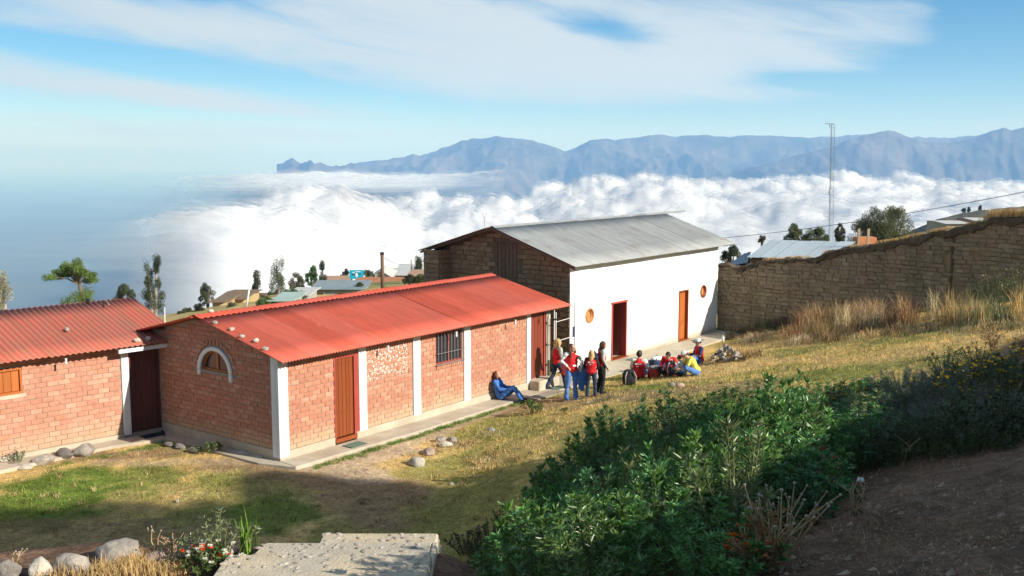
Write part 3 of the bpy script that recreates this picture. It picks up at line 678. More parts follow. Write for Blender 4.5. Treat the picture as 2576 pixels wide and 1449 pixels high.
def rock_mesh(name, seed, m, sub=2, rough=0.28, flat=0.75):
    bm = bmesh.new(); bmesh.ops.create_icosphere(bm, subdivisions=sub, radius=1.0); off = Vector((seed * 13.1, seed * 7.7, seed * 3.3)); r = random.Random(seed)
    planes = [(Vector((r.uniform(-1, 1), r.uniform(-1, 1), r.uniform(-0.6, 1))).normalized(), r.uniform(0.62, 0.88)) for _ in range(9)]
    for v in bm.verts:
        d = v.co.normalized(); h = 1 + rough * mnoise.noise(d * 1.3 + off) + rough * 0.5 * mnoise.noise(d * 3.5 + off) + rough * .25 * mnoise.noise(d * 8 + off)
        p = d * h
        for n, k in planes:
            e = p.dot(n) - k
            if e > 0: p -= n * e * 0.85
        v.co = Vector((p.x, p.y, p.z * flat))
    me = bpy.data.meshes.new(name); bm.to_mesh(me); bm.free(); me.materials.append(m)
    if sub > 2: me.polygons.foreach_set('use_smooth', np.ones(len(me.polygons), dtype=bool))
    return me
def planks(parent, name, x0, x1, z0, z1, y, n, m, th=0.03, gap=0.006, seed=0):
    r = random.Random(seed); w = (x1 - x0) / n
    for k in range(n):
        mb = MB(); mb.box(-w / 2 + gap / 2, w / 2 - gap / 2, -th / 2, th / 2, 0, z1 - z0); mb.build(name, m, parent, loc=(x0 + (k + 0.5) * w, y + r.uniform(-0.004, 0.004), z0), bevel=0.004)

def bulb(name, fr, x, y, z):
    p = fr.w(x, y, z); t = empty(name, p, 0, None, 'lamp', 'bare bulbs under the eaves')
    b = MB(); b.tube([(0, 0, 0.14), (0, 0, 0.06)], [0.03, 0.025], 8); b.build('socket', M_pillar, t)
    b = MB(); b.ellipsoid((0, 0, 0.03), (0.03, 0.03, 0.042), 10, 8); b.build('bulb', M_bulb, t, True)
    b = MB(); b.tube([(0, 0, 0.14), (0, 0, 0.24)], 0.006, 5); b.build('cable', M_black, t)
    return t

BR1, BR2, BR3 = (0.50, 0.19, 0.10), (0.43, 0.155, 0.085), (0.54, 0.25, 0.15)
fl = (FM.p.x, FM.p.y, FM.t.x, FM.t.y)
BR1, BR2, BR3 = (0.50, 0.225, 0.145), (0.43, 0.185, 0.12), (0.54, 0.29, 0.20)
M_brM = brick_mat('fired_brick', BR1, BR2, BR3, False, 0.75, -7.0, (*fl, 2.82, 4.45, -5.75, -4.75, 0.555))
M_brMj = brick_mat('fired_brick_joined', BR1, BR2, BR3, True, 0.75, -7.0, (*fl, 2.82, 4.45, -5.75, -4.75, 0.555))
fl2 = (FM.p.x, FM.p.y, FM.t.x, FM.t.y)
M_brL = brick_mat('pale_fired_brick', (0.54, 0.26, 0.18), (0.48, 0.22, 0.15), (0.57, 0.33, 0.24), False, 0.6, -7.0)
M_brLj = brick_mat('pale_fired_brick_joined', (0.54, 0.26, 0.18), (0.48, 0.22, 0.15), (0.57, 0.33, 0.24), True, 0.6, -7.0)
M_ad = brick_mat('adobe_block', (0.27, 0.185, 0.105), (0.225, 0.155, 0.088), (0.32, 0.23, 0.14), False, 0, var=0.3, bump=0.9)
M_adj = brick_mat('adobe_block_joined', (0.27, 0.185, 0.105), (0.225, 0.155, 0.088), (0.32, 0.23, 0.14), True, 0, var=0.3, bump=0.9)
M_adw = brick_mat('wall_adobe_block', (0.27, 0.22, 0.14), (0.21, 0.17, 0.11), (0.32, 0.265, 0.175), False, 0, var=0.3, bump=0.9, stain=.6)
M_adwj = brick_mat('wall_adobe_block_joined', (0.27, 0.22, 0.14), (0.21, 0.17, 0.11), (0.32, 0.265, 0.175), True, 0, var=0.3, bump=0.9, stain=.6)
M_mud = mat('mud_mortar', (0.16, 0.115, 0.07), 0.98, 0.35, 4, 0.9, 25)
M_mudw = mat('pale_mud_mortar', (0.25, 0.19, 0.105), 0.98, 0.35, 4, 0.9, 25)
M_soot = mat('dark_earth_capping', (0.07, 0.052, 0.035), 1.0, 0.5, 5, 1.0, 14, color2=(0.13, 0.10, 0.06))

# ------------------------------------------------------------------ middle brick house
HM = empty('brick_house', (FM.p.x, FM.p.y, -7.0), FM.rz, 'long brick house with a salmon red corrugated roof and an arched gable window', 'house')
HL_, RH, RY = 10.95, 3.17, 2.7
def roofz(y): return (2.40 + (y + 0.5) * (RH - 2.40) / (RY + 0.5) if y < RY else RH - (y - RY) * 0.245) - 0.035
BW_Y = 5.05
mw = MB()
ztop = roofz(0.1) - 0.03
# front wall with door, window and end-door openings
D1 = (1.72, 2.45, 0.10, 2.16); WN = (5.51, 6.65, 1.36, 2.24); D2 = (9.97, 10.72, 0.22, 2.3)
wall_cols(mw, [(0.0, D1[0], [(0, 0, ztop, ztop)]), (D1[0], D1[1], [(0, 0, D1[2], D1[2]), (D1[3], D1[3], ztop, ztop)]), (D1[1], WN[0], [(0, 0, ztop, ztop)]), (WN[0], WN[1], [(0, 0, WN[2], WN[2]), (WN[3], WN[3], ztop, ztop)]),
               (WN[1], D2[0], [(0, 0, ztop, ztop)]), (D2[0], D2[1], [(0, 0, D2[2], D2[2]), (D2[3], D2[3], ztop, ztop)]), (D2[1], HL_, [(0, 0, ztop, ztop)])], 0.0, 0.20)
# left gable with half-round opening
AY, ARX, ARZ, AZ = 2.34, 0.56, 0.53, 1.80
cols = []; ys = sorted(set([0.21, RY, BW_Y] + [AY + ARX * math.cos(math.pi * k / 16) for k in range(17)]))
for a, b in zip(ys[:-1], ys[1:]):
    ins = a >= AY - ARX - 1e-6 and b <= AY + ARX + 1e-6
    az_ = lambda q: AZ + ARZ * math.sqrt(max(0, 1 - ((q - AY) / ARX) ** 2))
    segs = [(0, 0, roofz(a), roofz(b))] if not ins else [(0, 0, AZ, AZ), (az_(a), az_(b), roofz(a), roofz(b))]
    cols.append((a, b, segs))
wall_cols(mw, cols, 0.0, 0.2, side=True)
wall_cols(mw, [(0.21, RY, [(0, 0, roofz(0.21), roofz(RY))]), (RY, BW_Y, [(0, 0, roofz(RY), roofz(BW_Y))])], HL_ - 0.2, HL_, side=True)
mw.box(0.2, HL_ - 0.2, BW_Y - 0.2, BW_Y, 0, roofz(BW_Y))
mw.build('wall', M_mortar, HM)
b = MB(); b.box(0.2, HL_ - 0.2, 0.2, BW_Y - 0.2, -0.1, 0.05); b.build('floor', M_concd, HM)
# plinth
b = MB(); 
for x0, x1 in ((-0.035, D1[0]), (D1[1], D2[0]), (D2[1], HL_)): b.box(x0, x1, -0.035, 0.0, -0.15, 0.15)
b.box(-0.035, 0.0, 0.0, 4.62, -0.15, 0.19); b.build('plinth', M_conc, HM, bevel=0.01)
# pillars
for x0, x1 in ((-0.045, 0.25), (2.56, 2.83), (4.58, 4.87), (6.70, 6.99), (9.70, 9.91)):
    b = MB(); b.box(x0, x1, -0.045, 0.05, 0.12 if x0 > 0 else 0.02, roofz(0) - 0.02)
    if x0 < 0: b.box(-0.045, 0.05, 0.051, 0.23, 0.02, roofz(0.1) + 0.0)
    b.build('pillar', M_pillar, HM, bevel=0.012)
b = MB(); b.box(10.73, 10.95, -0.03, 0.0, 0.1, 2.35); b.build('pillar', M_concd, HM)
# bricks, front and gable
bm_meshes = [block_mesh('brick', k, 0.03, M_brM) for k in range(4)]
blocks = []
def inrect(a, z, w, r_, pad=0.0): return r_[0] - pad - w / 2 < a < r_[1] + pad + w / 2 and r_[2] - pad < z < r_[3] + pad
for (a0, a1) in ((0.26, 2.55), (2.84, 4.57), (4.88, 6.69), (7.0, 9.69)):
    for (a, z, w, h) in lay_bond(a0, a1, 0.16, ztop - 0.05, 0.262, 0.1175, seed=int(a0 * 10)):
        # clip against openings
        lo, hi = a - w / 2, a + w / 2; skip = False
        for (o0, o1, z0, z1) in (D1, WN):
            if z0 - 0.08 < z < z1 + 0.03:
                if lo >= o0 - 0.01 and hi <= o1 + 0.01: skip = True
                elif lo < o0 < hi: hi = o0
                elif lo < o1 < hi: lo = o1
        if skip or hi - lo < 0.05: continue
        if WN[0] - .02 < (lo + hi) / 2 < WN[1] + .02 and WN[2] - 0.14 < z < WN[2]: continue
        blocks.append(((lo + hi) / 2, -0.001 + rnd.uniform(-0.003, 0.003), z, hi - lo, 0.03, h, rnd.uniform(-.006, .006), rnd.uniform(-.006, .006)))
for k in range(13):   # soldier course under the window
    blocks.append((WN[0] + 0.045 + k * 0.0885, -0.012, WN[2] - 0.065, 0.078, 0.055, 0.125, 0, 0))
def gable_ok(a, z, w):
    if z + 0.06 > roofz(a) - 0.02 or z + 0.06 > roofz(a - w / 2) - 0.01 or z + 0.06 > roofz(a + w / 2) - 0.01: return False
    e = math.hypot((a - AY) / (ARX + 0.28), (z - AZ) / (ARZ + 0.27))
    return not (z > AZ - 0.05 and e < 1.0)
for (a, z, w, h) in lay_bond(0.24, 4.62, 0.2, 3.1, 0.262, 0.1175, seed=77, ok=gable_ok):
    blocks.append((-0.001 + rnd.uniform(-0.003, 0.003), a, z, w, 0.03, h, -math.pi / 2 + rnd.uniform(-.006, .006), rnd.uniform(-.008, .008)))
for k in range(17):   # voussoirs over the arch
    t_ = math.pi * (k + 0.5) / 17; rx, rz_ = ARX + 0.225, ARZ + 0.205
    ca, sa = math.cos(t_), math.sin(t_); blocks.append((-0.008, AY + rx * ca, AZ + rz_ * sa, 0.085, 0.045, 0.15, -math.pi / 2, (math.pi / 2 - t_)))
locM = Matrix.Translation((FM.p.x, FM.p.y, -7.0)) @ Matrix.Rotation(FM.rz, 4, 'Z')
place_blocks(HM, 'brick', blocks, bm_meshes, M_brMj, locM)
# gable above eave where bricks are cut: rough fill row along the rake
b = MB()
# arched surround, window
def arch_band(mb, rx0, rz0, rx1, rz1, x0, x1, cy, cz, n=20, a0=0.0, a1=math.pi):
    vs = []
    for k in range(n + 1):
        t_ = a0 + (a1 - a0) * k / n; c, s_ = math.cos(t_), math.sin(t_)
        vs += [(x0, cy + rx0 * c, cz + rz0 * s_), (x0, cy + rx1 * c, cz + rz1 * s_), (x1, cy + rx1 * c, cz + rz1 * s_), (x1, cy + rx0 * c, cz + rz0 * s_)]
    fs = [(0, 1, 2, 3), (4 * n + 3, 4 * n + 2, 4 * n + 1, 4 * n)]
    for k in range(n):
        for j in range(4): fs.append((4 * k + j, 4 * k + 4 + j, 4 * k + 4 + (j + 1) % 4, 4 * k + (j + 1) % 4))
    mb.add(vs, fs)
b = MB(); arch_band(b, ARX, ARZ, ARX + 0.12, ARZ + 0.10, -0.05, 0.0, AY, AZ - 0.01); b.box(-0.05, 0.0, AY + ARX, AY + ARX + 0.12, AZ - 0.14, AZ - 0.012); b.box(-0.05, 0.0, AY - ARX - 0.12, AY - ARX, AZ - 0.19, AZ - 0.012); b.build('arch_surround', M_pillar, HM, True)
wf = MB(); arch_band(wf, ARX - 0.06, ARZ - 0.06, ARX - 0.002, ARZ - 0.002, 0.06, 0.12, AY, AZ + 0.0); wf.box(0.06, 0.12, AY - 0.04, AY + 0.04, AZ + 0.02, AZ + ARZ - 0.06); wf.box(0.05, 0.13, AY - ARX + 0.01, AY + ARX - 0.01, AZ + 0.002, AZ + 0.05)
win = wf.build('arched_window', M_shut, HM)
for s_ in (-1, 1):
    g_ = MB(); poly = [(AY + s_ * 0.041, AZ + 0.05)] + [(AY + s_ * (0.041 + (ARX - 0.10) * q), AZ + 0.04 + (ARZ - 0.1) * math.sqrt(max(0.01, 1 - (q * .98) ** 2))) for q in np.linspace(0, 1, 9)] + [(AY + s_ * (ARX - 0.06), AZ + 0.05)]
    g_.prism(poly, 0.085, 0.092, 'yz'); g_.build('pane', M_glass, win)
# doors and the barred window
fr_ = MB(); fr_.box(D1[0], D1[0] + 0.05, -0.02, 0.12, D1[2], D1[3]); fr_.box(D1[1] - 0.06, D1[1], -0.03, 0.12, D1[2], D1[3]); fr_.box(D1[0] + .05, D1[1] - .06, -0.02, 0.12, D1[3] - 0.06, D1[3]); fr_.box(D1[1], D1[1] + 0.11, -0.03, 0.0, D1[2] - 0.1, D1[3])
fr_.build('door_frame', M_frame, HM)
dr = MB(); dr.box(D1[0] + 0.05, D1[1] - 0.06, 0.03, 0.06, D1[2] + 0.01, D1[3] - 0.06); door = dr.build('door', M_door, HM)
planks(door, 'door_plank', D1[0] + 0.055, D1[1] - 0.065, D1[2] + 0.02, D1[3] - 0.07, 0.02, 5, M_door, 0.018)
b = MB(); b.box(D1[0] - 0.0, D1[1], -0.06, -0.02, 0.0, D1[2]); b.box(D1[0], D1[1], -0.02, 0.2, D1[2] - 0.03, D1[2]); b.build('threshold', M_door, HM)
wf = MB(); x0, x1, z0, z1 = WN
for a, c in ((x0, x0 + .05), (x1 - .05, x1), ((x0 + x1) / 2 - .03, (x0 + x1) / 2 + .03)): wf.box(a, c, 0.02, 0.08, z0, z1)
wf.box(x0 + .05, x1 - .05, 0.022, 0.078, z0, z0 + .05); wf.box(x0 + .05, x1 - .05, 0.022, 0.078, z1 - .05, z1)
win = wf.build('window', M_frame, HM)
for a, c in ((x0 + .05, (x0 + x1) / 2 - .03), ((x0 + x1) / 2 + .03, x1 - .05)):
    g_ = MB(); g_.box(a, c, 0.045, 0.052, z0 + .05, z1 - .05); g_.build('pane', M_glass, win)
gr = MB(); 
for k in range(9): a = x0 + 0.02 + k * (x1 - x0 - 0.04) / 8; gr.tube([(a, -0.09, z0 - .02), (a, -0.09, z1 + .12)], 0.008, 6)
for zz in (z0 + 0.0, z0 + 0.32, z1 + 0.05): gr.tube([(x0 - .02, -0.09, zz), (x1 + .02, -0.09, zz)], 0.008, 6); gr.tube([(x0 - .02, 0.0, zz), (x0 - .02, -0.09, zz)], 0.008, 6); gr.tube([(x1 + .02, 0.0, zz), (x1 + .02, -0.09, zz)], 0.008, 6)
tag(gr.build('window_grille', mat('grey_iron', (0.22, 0.22, 0.22), 0.5), win))
fr_ = MB(); fr_.box(D2[0], D2[0] + 0.03, -0.03, 0.12, D2[2], D2[3]); fr_.box(D2[1] - 0.10, D2[1], -0.03, 0.12, D2[2], D2[3]); fr_.box(D2[0] + .03, D2[1] - .10, -0.03, 0.12, D2[3] - .06, D2[3]); fr_.build('door_frame', M_frame, HM)
dr = MB(); dr.box(D2[0] + 0.03, D2[1] - 0.10, 0.03, 0.06, D2[2], D2[3] - .06); door = dr.build('door', M_doorr, HM, ); door['label'] = 'red brown plank door at the far end of the house'
planks(door, 'door_plank', D2[0] + 0.035, D2[1] - 0.105, D2[2] + 0.02, D2[3] - 0.07, 0.02, 4, M_doorr, 0.018)
b = MB(); b.box(D2[0] - 0.15, D2[1] + 0.2, -0.42, -0.035, -0.1, 0.21); b.build('doorstep', M_conc, HM, bevel=0.02)
# roof
slope_sheets(HM, -0.30, 11.35, -0.50, 2.40, RY, RH, 0.83, 0.097, 0.019, M_redroof, 3)
slope_sheets(HM, -0.30, 11.35, 5.55, RH - (5.55 - RY) * 0.245, RY, RH, 0.83, 0.097, 0.019, M_redroof, 4)
def cap_mesh(L, pitch, amp, wing, ang, m):
    n = int(L / pitch * 8); vs = []; fs = []
    prof = [(-wing, -wing * math.tan(ang)), (-wing * 0.5, -wing * 0.5 * math.tan(ang) + 0.004), (0, 0.012), (wing * 0.5, -wing * 0.5 * math.tan(ang) + .004), (wing, -wing * math.tan(ang))]
    for i in range(n + 1):
        x = L * i / n; w = amp * math.cos(2 * math.pi * x / pitch)
        for j, (y, z) in enumerate(prof): vs.append((x, y, z + w * (1.0 if j in (0, 4) else 0.7)))
    for i in range(n):
        for j in range(4): fs.append((i * 5 + j, (i + 1) * 5 + j, (i + 1) * 5 + j + 1, i * 5 + j + 1))
    me = bpy.data.meshes.new('ridge_cap'); me.from_pydata(vs, [], fs); me.polygons.foreach_set('use_smooth', np.ones(len(me.polygons), dtype=bool)); me.materials.append(m); return me
M_redcap = roof_mat('fresh_red_ridge_sheet', (0.66, 0.105, 0.06), (0.58, 0.14, 0.09), 0.3)
cm = cap_mesh(1.22, 0.17, 0.014, 0.24, math.atan(0.24), M_redcap)
for k in range(10):
    o = bpy.data.objects.new('ridge_cap', cm); COL.objects.link(o); o.parent = HM; o.location = (-0.32 + k * 1.168, RY, RH + 0.035 + 0.004 * (k % 2)); o.rotation_euler = (0, -0.004, 0)
b = MB()
for x in (0.5, 2.2, 3.9, 5.6, 7.3, 9.0, 10.6): b.box(x - .03, x + .03, -0.42, 0.5, 0, 0.05)
b = MB(); b.tube([(-0.2, -0.3, 2.42), (11.2, -0.3, 2.42)], 0.028, 6); b.tube([(-0.25, 1.1, 2.75), (0.0, 1.1, 2.75)], 0.03, 6); b.tube([(-0.25, RY, 3.10), (0.0, RY, 3.10)], 0.03, 6); b.tube([(-0.25, 4.4, 2.68), (0.0, 4.4, 2.68)], 0.03, 6); b.build('purlin', M_oldw, HM)
for k, (x, lab) in enumerate([(3.3, 'bare bulb under the red eave above the whitewash flecked brickwork'), (6.0, 'bare bulb under the red eave just above the barred window'), (8.7, 'small bulb under the red eave between the last two white pillars'), (10.45, 'bright round bulb above the red brown end door')]):
    tag(bulb('light_bulb', FM, x, -0.34, 2.13 if k != 3 else 2.08), lab)
b = MB(); b.tube([(0, 0, 0), (0.01, 0, 0.42)], 0.014, 6); o = b.build('vent_rod', M_metal, None, loc=FM.w(-0.25, 4.0, 2.86)); tag(o, 'short white rod standing on the dark back slope of the red roof', 'rod')

# ------------------------------------------------------------------ left brick house
HL = empty('brick_house', (FL.p.x, FL.p.y, -7.0), FL.rz, 'low brick house at the left edge with a faded red roof and orange shutter', 'house')
def roofl(y): return 2.36 + (y + 0.45) * 0.80 / 2.95 - 0.04 if y < 2.5 else 3.12 - (y - 2.5) * 0.27
mw = MB(); zt = roofl(0.1) - 0.03
wall_cols(mw, [(-8, -4.65, [(-.3, -.3, zt, zt)]), (-4.65, -3.45, [(-.3, -.3, 1.50, 1.50), (2.12, 2.12, zt, zt)]), (-3.45, -0.84, [(-.3, -.3, zt, zt)]), (-0.84, -0.03, [(-.3, -.3, 0.02, 0.02), (2.2, 2.2, zt, zt)])], 0.0, 0.2)
mw.box(-8, -0.1, 4.8, 5.0, -.3, roofl(5)); mw.box(-8, -7.8, 0.2, 4.8, -.3, 2.2); mw.box(-0.23, -0.03, 0.2, 4.8, -0.3, 2.3)
mw.build('wall', M_mortar, HL)
b = MB(); b.box(-1.04, -0.845, -0.045, 0.06, 0.0, roofl(0) - .02); b.build('pillar', M_pillar, HL, bevel=0.012)
b = MB(); b.box(-8, -1.04, -0.05, 0.0, -0.5, 0.06); b.build('plinth', M_conc, HL)
blocks = []
for (a, z, w, h) in lay_bond(-7.0, -1.05, 0.07, zt - 0.03, 0.275, 0.124, seed=9):
    lo, hi = a - w / 2, a + w / 2
    if 1.40 < z < 2.15:
        if lo >= -4.66 and hi <= -3.44: continue
        if lo < -3.45 < hi: lo = -3.45
        elif lo < -4.65 < hi: hi = -4.65
    if hi - lo < 0.05 or hi < -5.2: continue
    blocks.append(((lo + hi) / 2, -0.001 + rnd.uniform(-.003, .003), z, hi - lo, 0.03, h, rnd.uniform(-.006, .006), rnd.uniform(-.006, .006)))
locL = Matrix.Translation((FL.p.x, FL.p.y, -7.0)) @ Matrix.Rotation(FL.rz, 4, 'Z')
place_blocks(HL, 'brick', blocks, [block_mesh('brick', 20 + k, 0.03, M_brL) for k in range(4)], M_brLj, locL)
b = MB(); b.box(-4.65, -3.45, -0.02, 0.1, 1.50, 1.56); b.box(-4.65, -4.60, -0.02, 0.1, 1.56, 2.12); b.box(-3.50, -3.45, -0.02, 0.1, 1.56, 2.12); b.box(-4.6, -3.5, -0.02, 0.1, 2.07, 2.12); wdo = b.build('window', M_shut, HL)
planks(wdo, 'shutter_board', -4.60, -3.50, 1.565, 2.065, 0.04, 6, M_shut, 0.02)
b = MB(); b.box(-4.75, -3.38, -0.03, 0.0, 1.41, 1.50); b.build('window_sill', M_conc, HL)
M_dkd = wood_mat('dark_maroon_door_wood', (0.14, 0.035, 0.025), (0.08, 0.02, 0.016), 0.6)
b = MB(); b.box(-0.84, -0.79, 0.0, 0.12, 0.02, 2.2); b.box(-0.08, -0.03, 0.0, 0.12, 0.02, 2.2); b.box(-0.79, -0.08, 0.0, 0.12, 2.14, 2.2); b.build('door_frame', M_dkd, HL)
b = MB(); b.box(-0.79, -0.08, 0.08, 0.12, 0.03, 2.14); dd = b.build('door', M_dkd, HL); planks(dd, 'door_plank', -0.785, -0.085, 0.04, 2.13, 0.065, 5, M_dkd, 0.02)
slope_sheets(HL, -7.2, 0.40, -0.45, 2.36, 2.5, 3.16, 0.84, 0.13, 0.016, M_redroof2, 11, jl=0.09, jx=0.03)
slope_sheets(HL, -7.2, 0.40, 5.3, 3.16 - 2.8 * 0.27, 2.5, 3.16, 0.84, 0.13, 0.016, M_redroof2, 12)
b = MB(); b.box(-1.25, 0.1, -0.40, -0.34, 2.20, 2.30); b.box(-1.15, -1.08, -0.34, 0.0, 2.22, 2.28); b.build('eave_beam', M_metal, HL)
b = MB(); b.box(-2.6, -1.05, -0.12, -0.0, 2.0, 2.1)
b = MB(); b.tube([(0, 0, 0), (0.10, -0.15, 0.33), (0.2, -0.3, 0.5)], 0.018, 6)
tag(bulb('light_bulb', FL, -2.55, -0.38, 2.12), 'small white bulb under the faded red eave of the left house')
b = MB(); b.tube([(0, 0, 0), (0.10, -0.17, -0.02), (0.25, -0.42, -0.06)], 0.018, 6); o = b.build('loose_stick', M_pale_wood, None, loc=FL.w(-0.35, 2.25, 3.2)); tag(o, 'pale stick lying near the top of the faded red roof', 'stick')
b = MB(); b.tube([(0, 0, 0), (0.0, 0, 0.12)], 0.05, 8); o = b.build('roof_pipe', M_black, None, loc=FL.w(-0.75, 2.45, 3.15)); tag(o, 'stubby dark pipe sticking up at the ridge of the left roof', 'pipe')

# concrete aprons and kerbs
def slab_poly(name, pts, z0, z1, m, lab, cat='paving'):
    b = MB(); b.prism([(p.x, p.y) for p in pts], z0, z1, 'xy'); o = b.build(name, m, None, bevel=0.015); tag(o, kind='structure'); return o
slab_poly('pavement', [FM.w(-0.12, -0.66), FM.w(4, -0.78), FM.w(8.3, -0.72), FM.w(9.6, -0.72), FM.w(9.6, -0.036), FM.w(-0.036, -0.036)], -7.3, -7.035, M_conc, '')
slab_poly('pavement', [FL.w(-8, -1.0), FL.w(-2.7, -0.62), FL.w(-1.6, -0.55), FL.w(-0.35, -0.85), FM.w(-0.42, 3.7), FM.w(-0.42, 0.3), FM.w(-0.12, -0.655), FM.w(-0.037, -0.036), FM.w(-0.037, 4.66), FL.w(-0.0, -0.052), FL.w(-8, -0.052)], -7.3, -7.045, M_conc, '')
slab_poly('pavement', [FM.w(9.61, -0.72), FM.w(11.6, -0.9), FW.w(2.0, -1.5), FW.w(4, -1.45), FW.w(7, -1.2), FW.w(10.9, -1.1), FW.w(10.9, -0.01), FW.w(0.0, -0.01), FM.w(11.4, 0.3), FM.w(11.0, -0.036), FM.w(9.61, -0.036)], -7.4, -7.085, M_conc, '')
for fr, x, y, z, lab in [(FM, 2.0, -0.42, -7.03, 'green mat on the concrete in front of the varnished plank door'), (FM, 10.55, -0.62, -7.075, 'dark green mat below the step of the red brown end door'), (FW, 3.2, -0.55, -7.08, 'green mat in front of the open doorway of the white house'), (FW, 8.1, -0.5, -7.08, 'green mat in front of the far plank door of the white house'), (FL, -0.45, -0.35, -7.04, 'dark mat lying in shade before the maroon corner door')]:
    b = MB(); b.box(-0.27, 0.27, -0.17, 0.17, 0, 0.012)
    for k in range(9): b.box(-0.26, 0.26, -0.16 + k * 0.036, -0.146 + k * 0.036, 0.0121, 0.02)
    p = fr.w(x, y); o = b.build('doormat', M_mat if 'dark mat' not in lab else mat('black_doormat', (0.03, 0.035, 0.045), 0.9), None, loc=(p.x, p.y, z)); o.rotation_euler = (0, 0, fr.rz); tag(o, lab, 'doormat', 'doormats outside the doors')

# ------------------------------------------------------------------ white house with adobe gable
HW = empty('adobe_house', (FW.p.x, FW.p.y, -7.1), FW.rz, 'tall adobe house with a whitewashed front, round windows and grey tin roof', 'house')
WL, WD = 10.7, 6.05
def roofw(y): return 3.60 + (y + 0.4) * 1.17 / 3.5 - 0.04 if y < 3.1 else 4.77 - (y - 3.1) * 0.297 - 0.04
mw = MB(); zt = roofw(0.1) - 0.03
d1 = (2.57, 3.57, 0.03, 2.02); d2 = (7.43, 8.20, 0.03, 2.0); RW = 0.26; CZ = 1.79
def circ_cols(cx):
    out = []; q = [cx - RW * math.cos(math.pi * k / 12) for k in range(13)]
    for a, c in zip(q[:-1], q[1:]):
        f = lambda t_: math.sqrt(max(0, RW * RW - (t_ - cx) ** 2)); out.append((a, c, [(-.3, -.3, CZ - f(a), CZ - f(c)), (CZ + f(a), CZ + f(c), zt, zt)]))
    return out
cols = [(0, 1.17 - RW, [(-.3, -.3, zt, zt)])] + circ_cols(1.17) + [(1.17 + RW, d1[0], [(-.3, -.3, zt, zt)]), (d1[0], d1[1], [(-.3, -.3, d1[2], d1[2]), (d1[3], d1[3], zt, zt)]), (d1[1], d2[0], [(-.3, -.3, zt, zt)]), (d2[0], d2[1], [(-.3, -.3, d2[2], d2[2]), (d2[3], d2[3], zt, zt)]), (d2[1], 9.45 - RW, [(-.3, -.3, zt, zt)])] + circ_cols(9.45) + [(9.45 + RW, WL, [(-.3, -.3, zt, zt)])]
wall_cols(mw, cols, 0, 0.35); mw.build('wall', M_white, HW)
b = MB()
for x0, x1 in ((0.0, d1[0]), (d1[1], d2[0]), (d2[1], WL)):
    vs_ = [(x0, -0.02, -.3), (x1, -0.02, -.3), (x1, -0.02, 0.05 + max(0, x1 - 5) * 0.02), (x0, -0.02, 0.05 + max(0, x0 - 5) * 0.02)]; vs_ += [(x, 0.0, z) for x, y, z in vs_]
    b.add(vs_, [(0, 1, 2, 3), (7, 6, 5, 4), (0, 4, 5, 1), (1, 5, 6, 2), (2, 6, 7, 3), (3, 7, 4, 0)])
b.build('plinth', M_conc, HW)
b = MB(); b.box(0.36, WL - .36, 0.36, WD - .36, -.1, 0.02); b.build('floor', M_concd, HW)
mw = MB(); HT = (2.24, 3.14, 3.0, 4.22)
wall_cols(mw, [(0.352, HT[0], [(-.3, -.3, roofw(.352), roofw(HT[0]))]), (HT[0], HT[1] - .04, [(-.3, -.3, HT[2], HT[2]), (HT[3], HT[3], roofw(HT[0]), roofw(3.1))]), (HT[1] - .04, WD, [(-.3, -.3, roofw(3.1), roofw(WD))])], 0.02, 0.36, side=True)
wall_cols(mw, [(0.352, 3.1, [(-.3, -.3, roofw(.352), roofw(3.1))]), (3.1, WD, [(-.3, -.3, roofw(3.1), roofw(WD))])], WL - .36, WL - .01, side=True)
mw.box(-0.004, 0.0, 0.03, .351, -.3, zt); mw.box(0.361, WL - .361, WD - .35, WD - 0.002, -.3, roofw(WD)); mw.box(-0.55, 0.019, 5.3, WD, -.3, roofw(WD) - .05)
tag(mw.build('adobe_wall', M_mud, HW))
blocks = []
def gw(a, z, w): return z + 0.09 < min(roofw(a - w / 2), roofw(a + w / 2)) and not (HT[0] - w / 2 < a < HT[1] + w / 2 and HT[2] - .08 < z < HT[3] + .08)
for (a, z, w, h) in lay_bond(0.02, 5.3, 0.0, 4.75, 0.36, 0.168, gap=0.022, seed=5, jit=0.008, ok=gw, wv=0.12):
    blocks.append((0.018 + rnd.uniform(-.012, .012), a, z, w, 0.06, h, -math.pi / 2 + rnd.uniform(-.02, .02), rnd.uniform(-.02, .02)))
for (a, z, w, h) in lay_bond(5.31, WD, 0.0, roofw(WD) - .15, 0.36, 0.168, gap=0.022, seed=6, jit=0.008, wv=0.12): blocks.append((-0.55 + rnd.uniform(-.01, .01), a, z, w, 0.06, h, -math.pi / 2, rnd.uniform(-.02, .02)))
for (a, z, w, h) in lay_bond(-0.54, 0.0, 0.0, roofw(WD) - .15, 0.36, 0.168, gap=0.022, seed=8, jit=0.008, wv=0.12): blocks.append((a, 5.3 + rnd.uniform(-.01, .01), z, w, 0.06, h, 0, rnd.uniform(-.02, .02)))
locW = Matrix.Translation((FW.p.x, FW.p.y, -7.1)) @ Matrix.Rotation(FW.rz, 4, 'Z')
blocks = [q for q in blocks if q[2] > 1.0 or q[1] < 1.2] + []
place_blocks(HW, 'adobe_block', blocks, [block_mesh('adobe_block', 40 + k, 0.06, M_ad) for k in range(5)], M_adj, locW, joined='adobe_blockwork')
b = MB(); b.box(0.05, 0.09, HT[0], HT[1] - .04, HT[2], HT[3]); ht = b.build('loft_hatch', M_oldw, HW, ); 
for k in range(5): b = MB(); b.box(0.02, 0.045, HT[0] + .02 + k * .165, HT[0] + .17 + k * .165, HT[2] + .01, HT[3] - .02); b.build('hatch_board', M_oldw, ht)
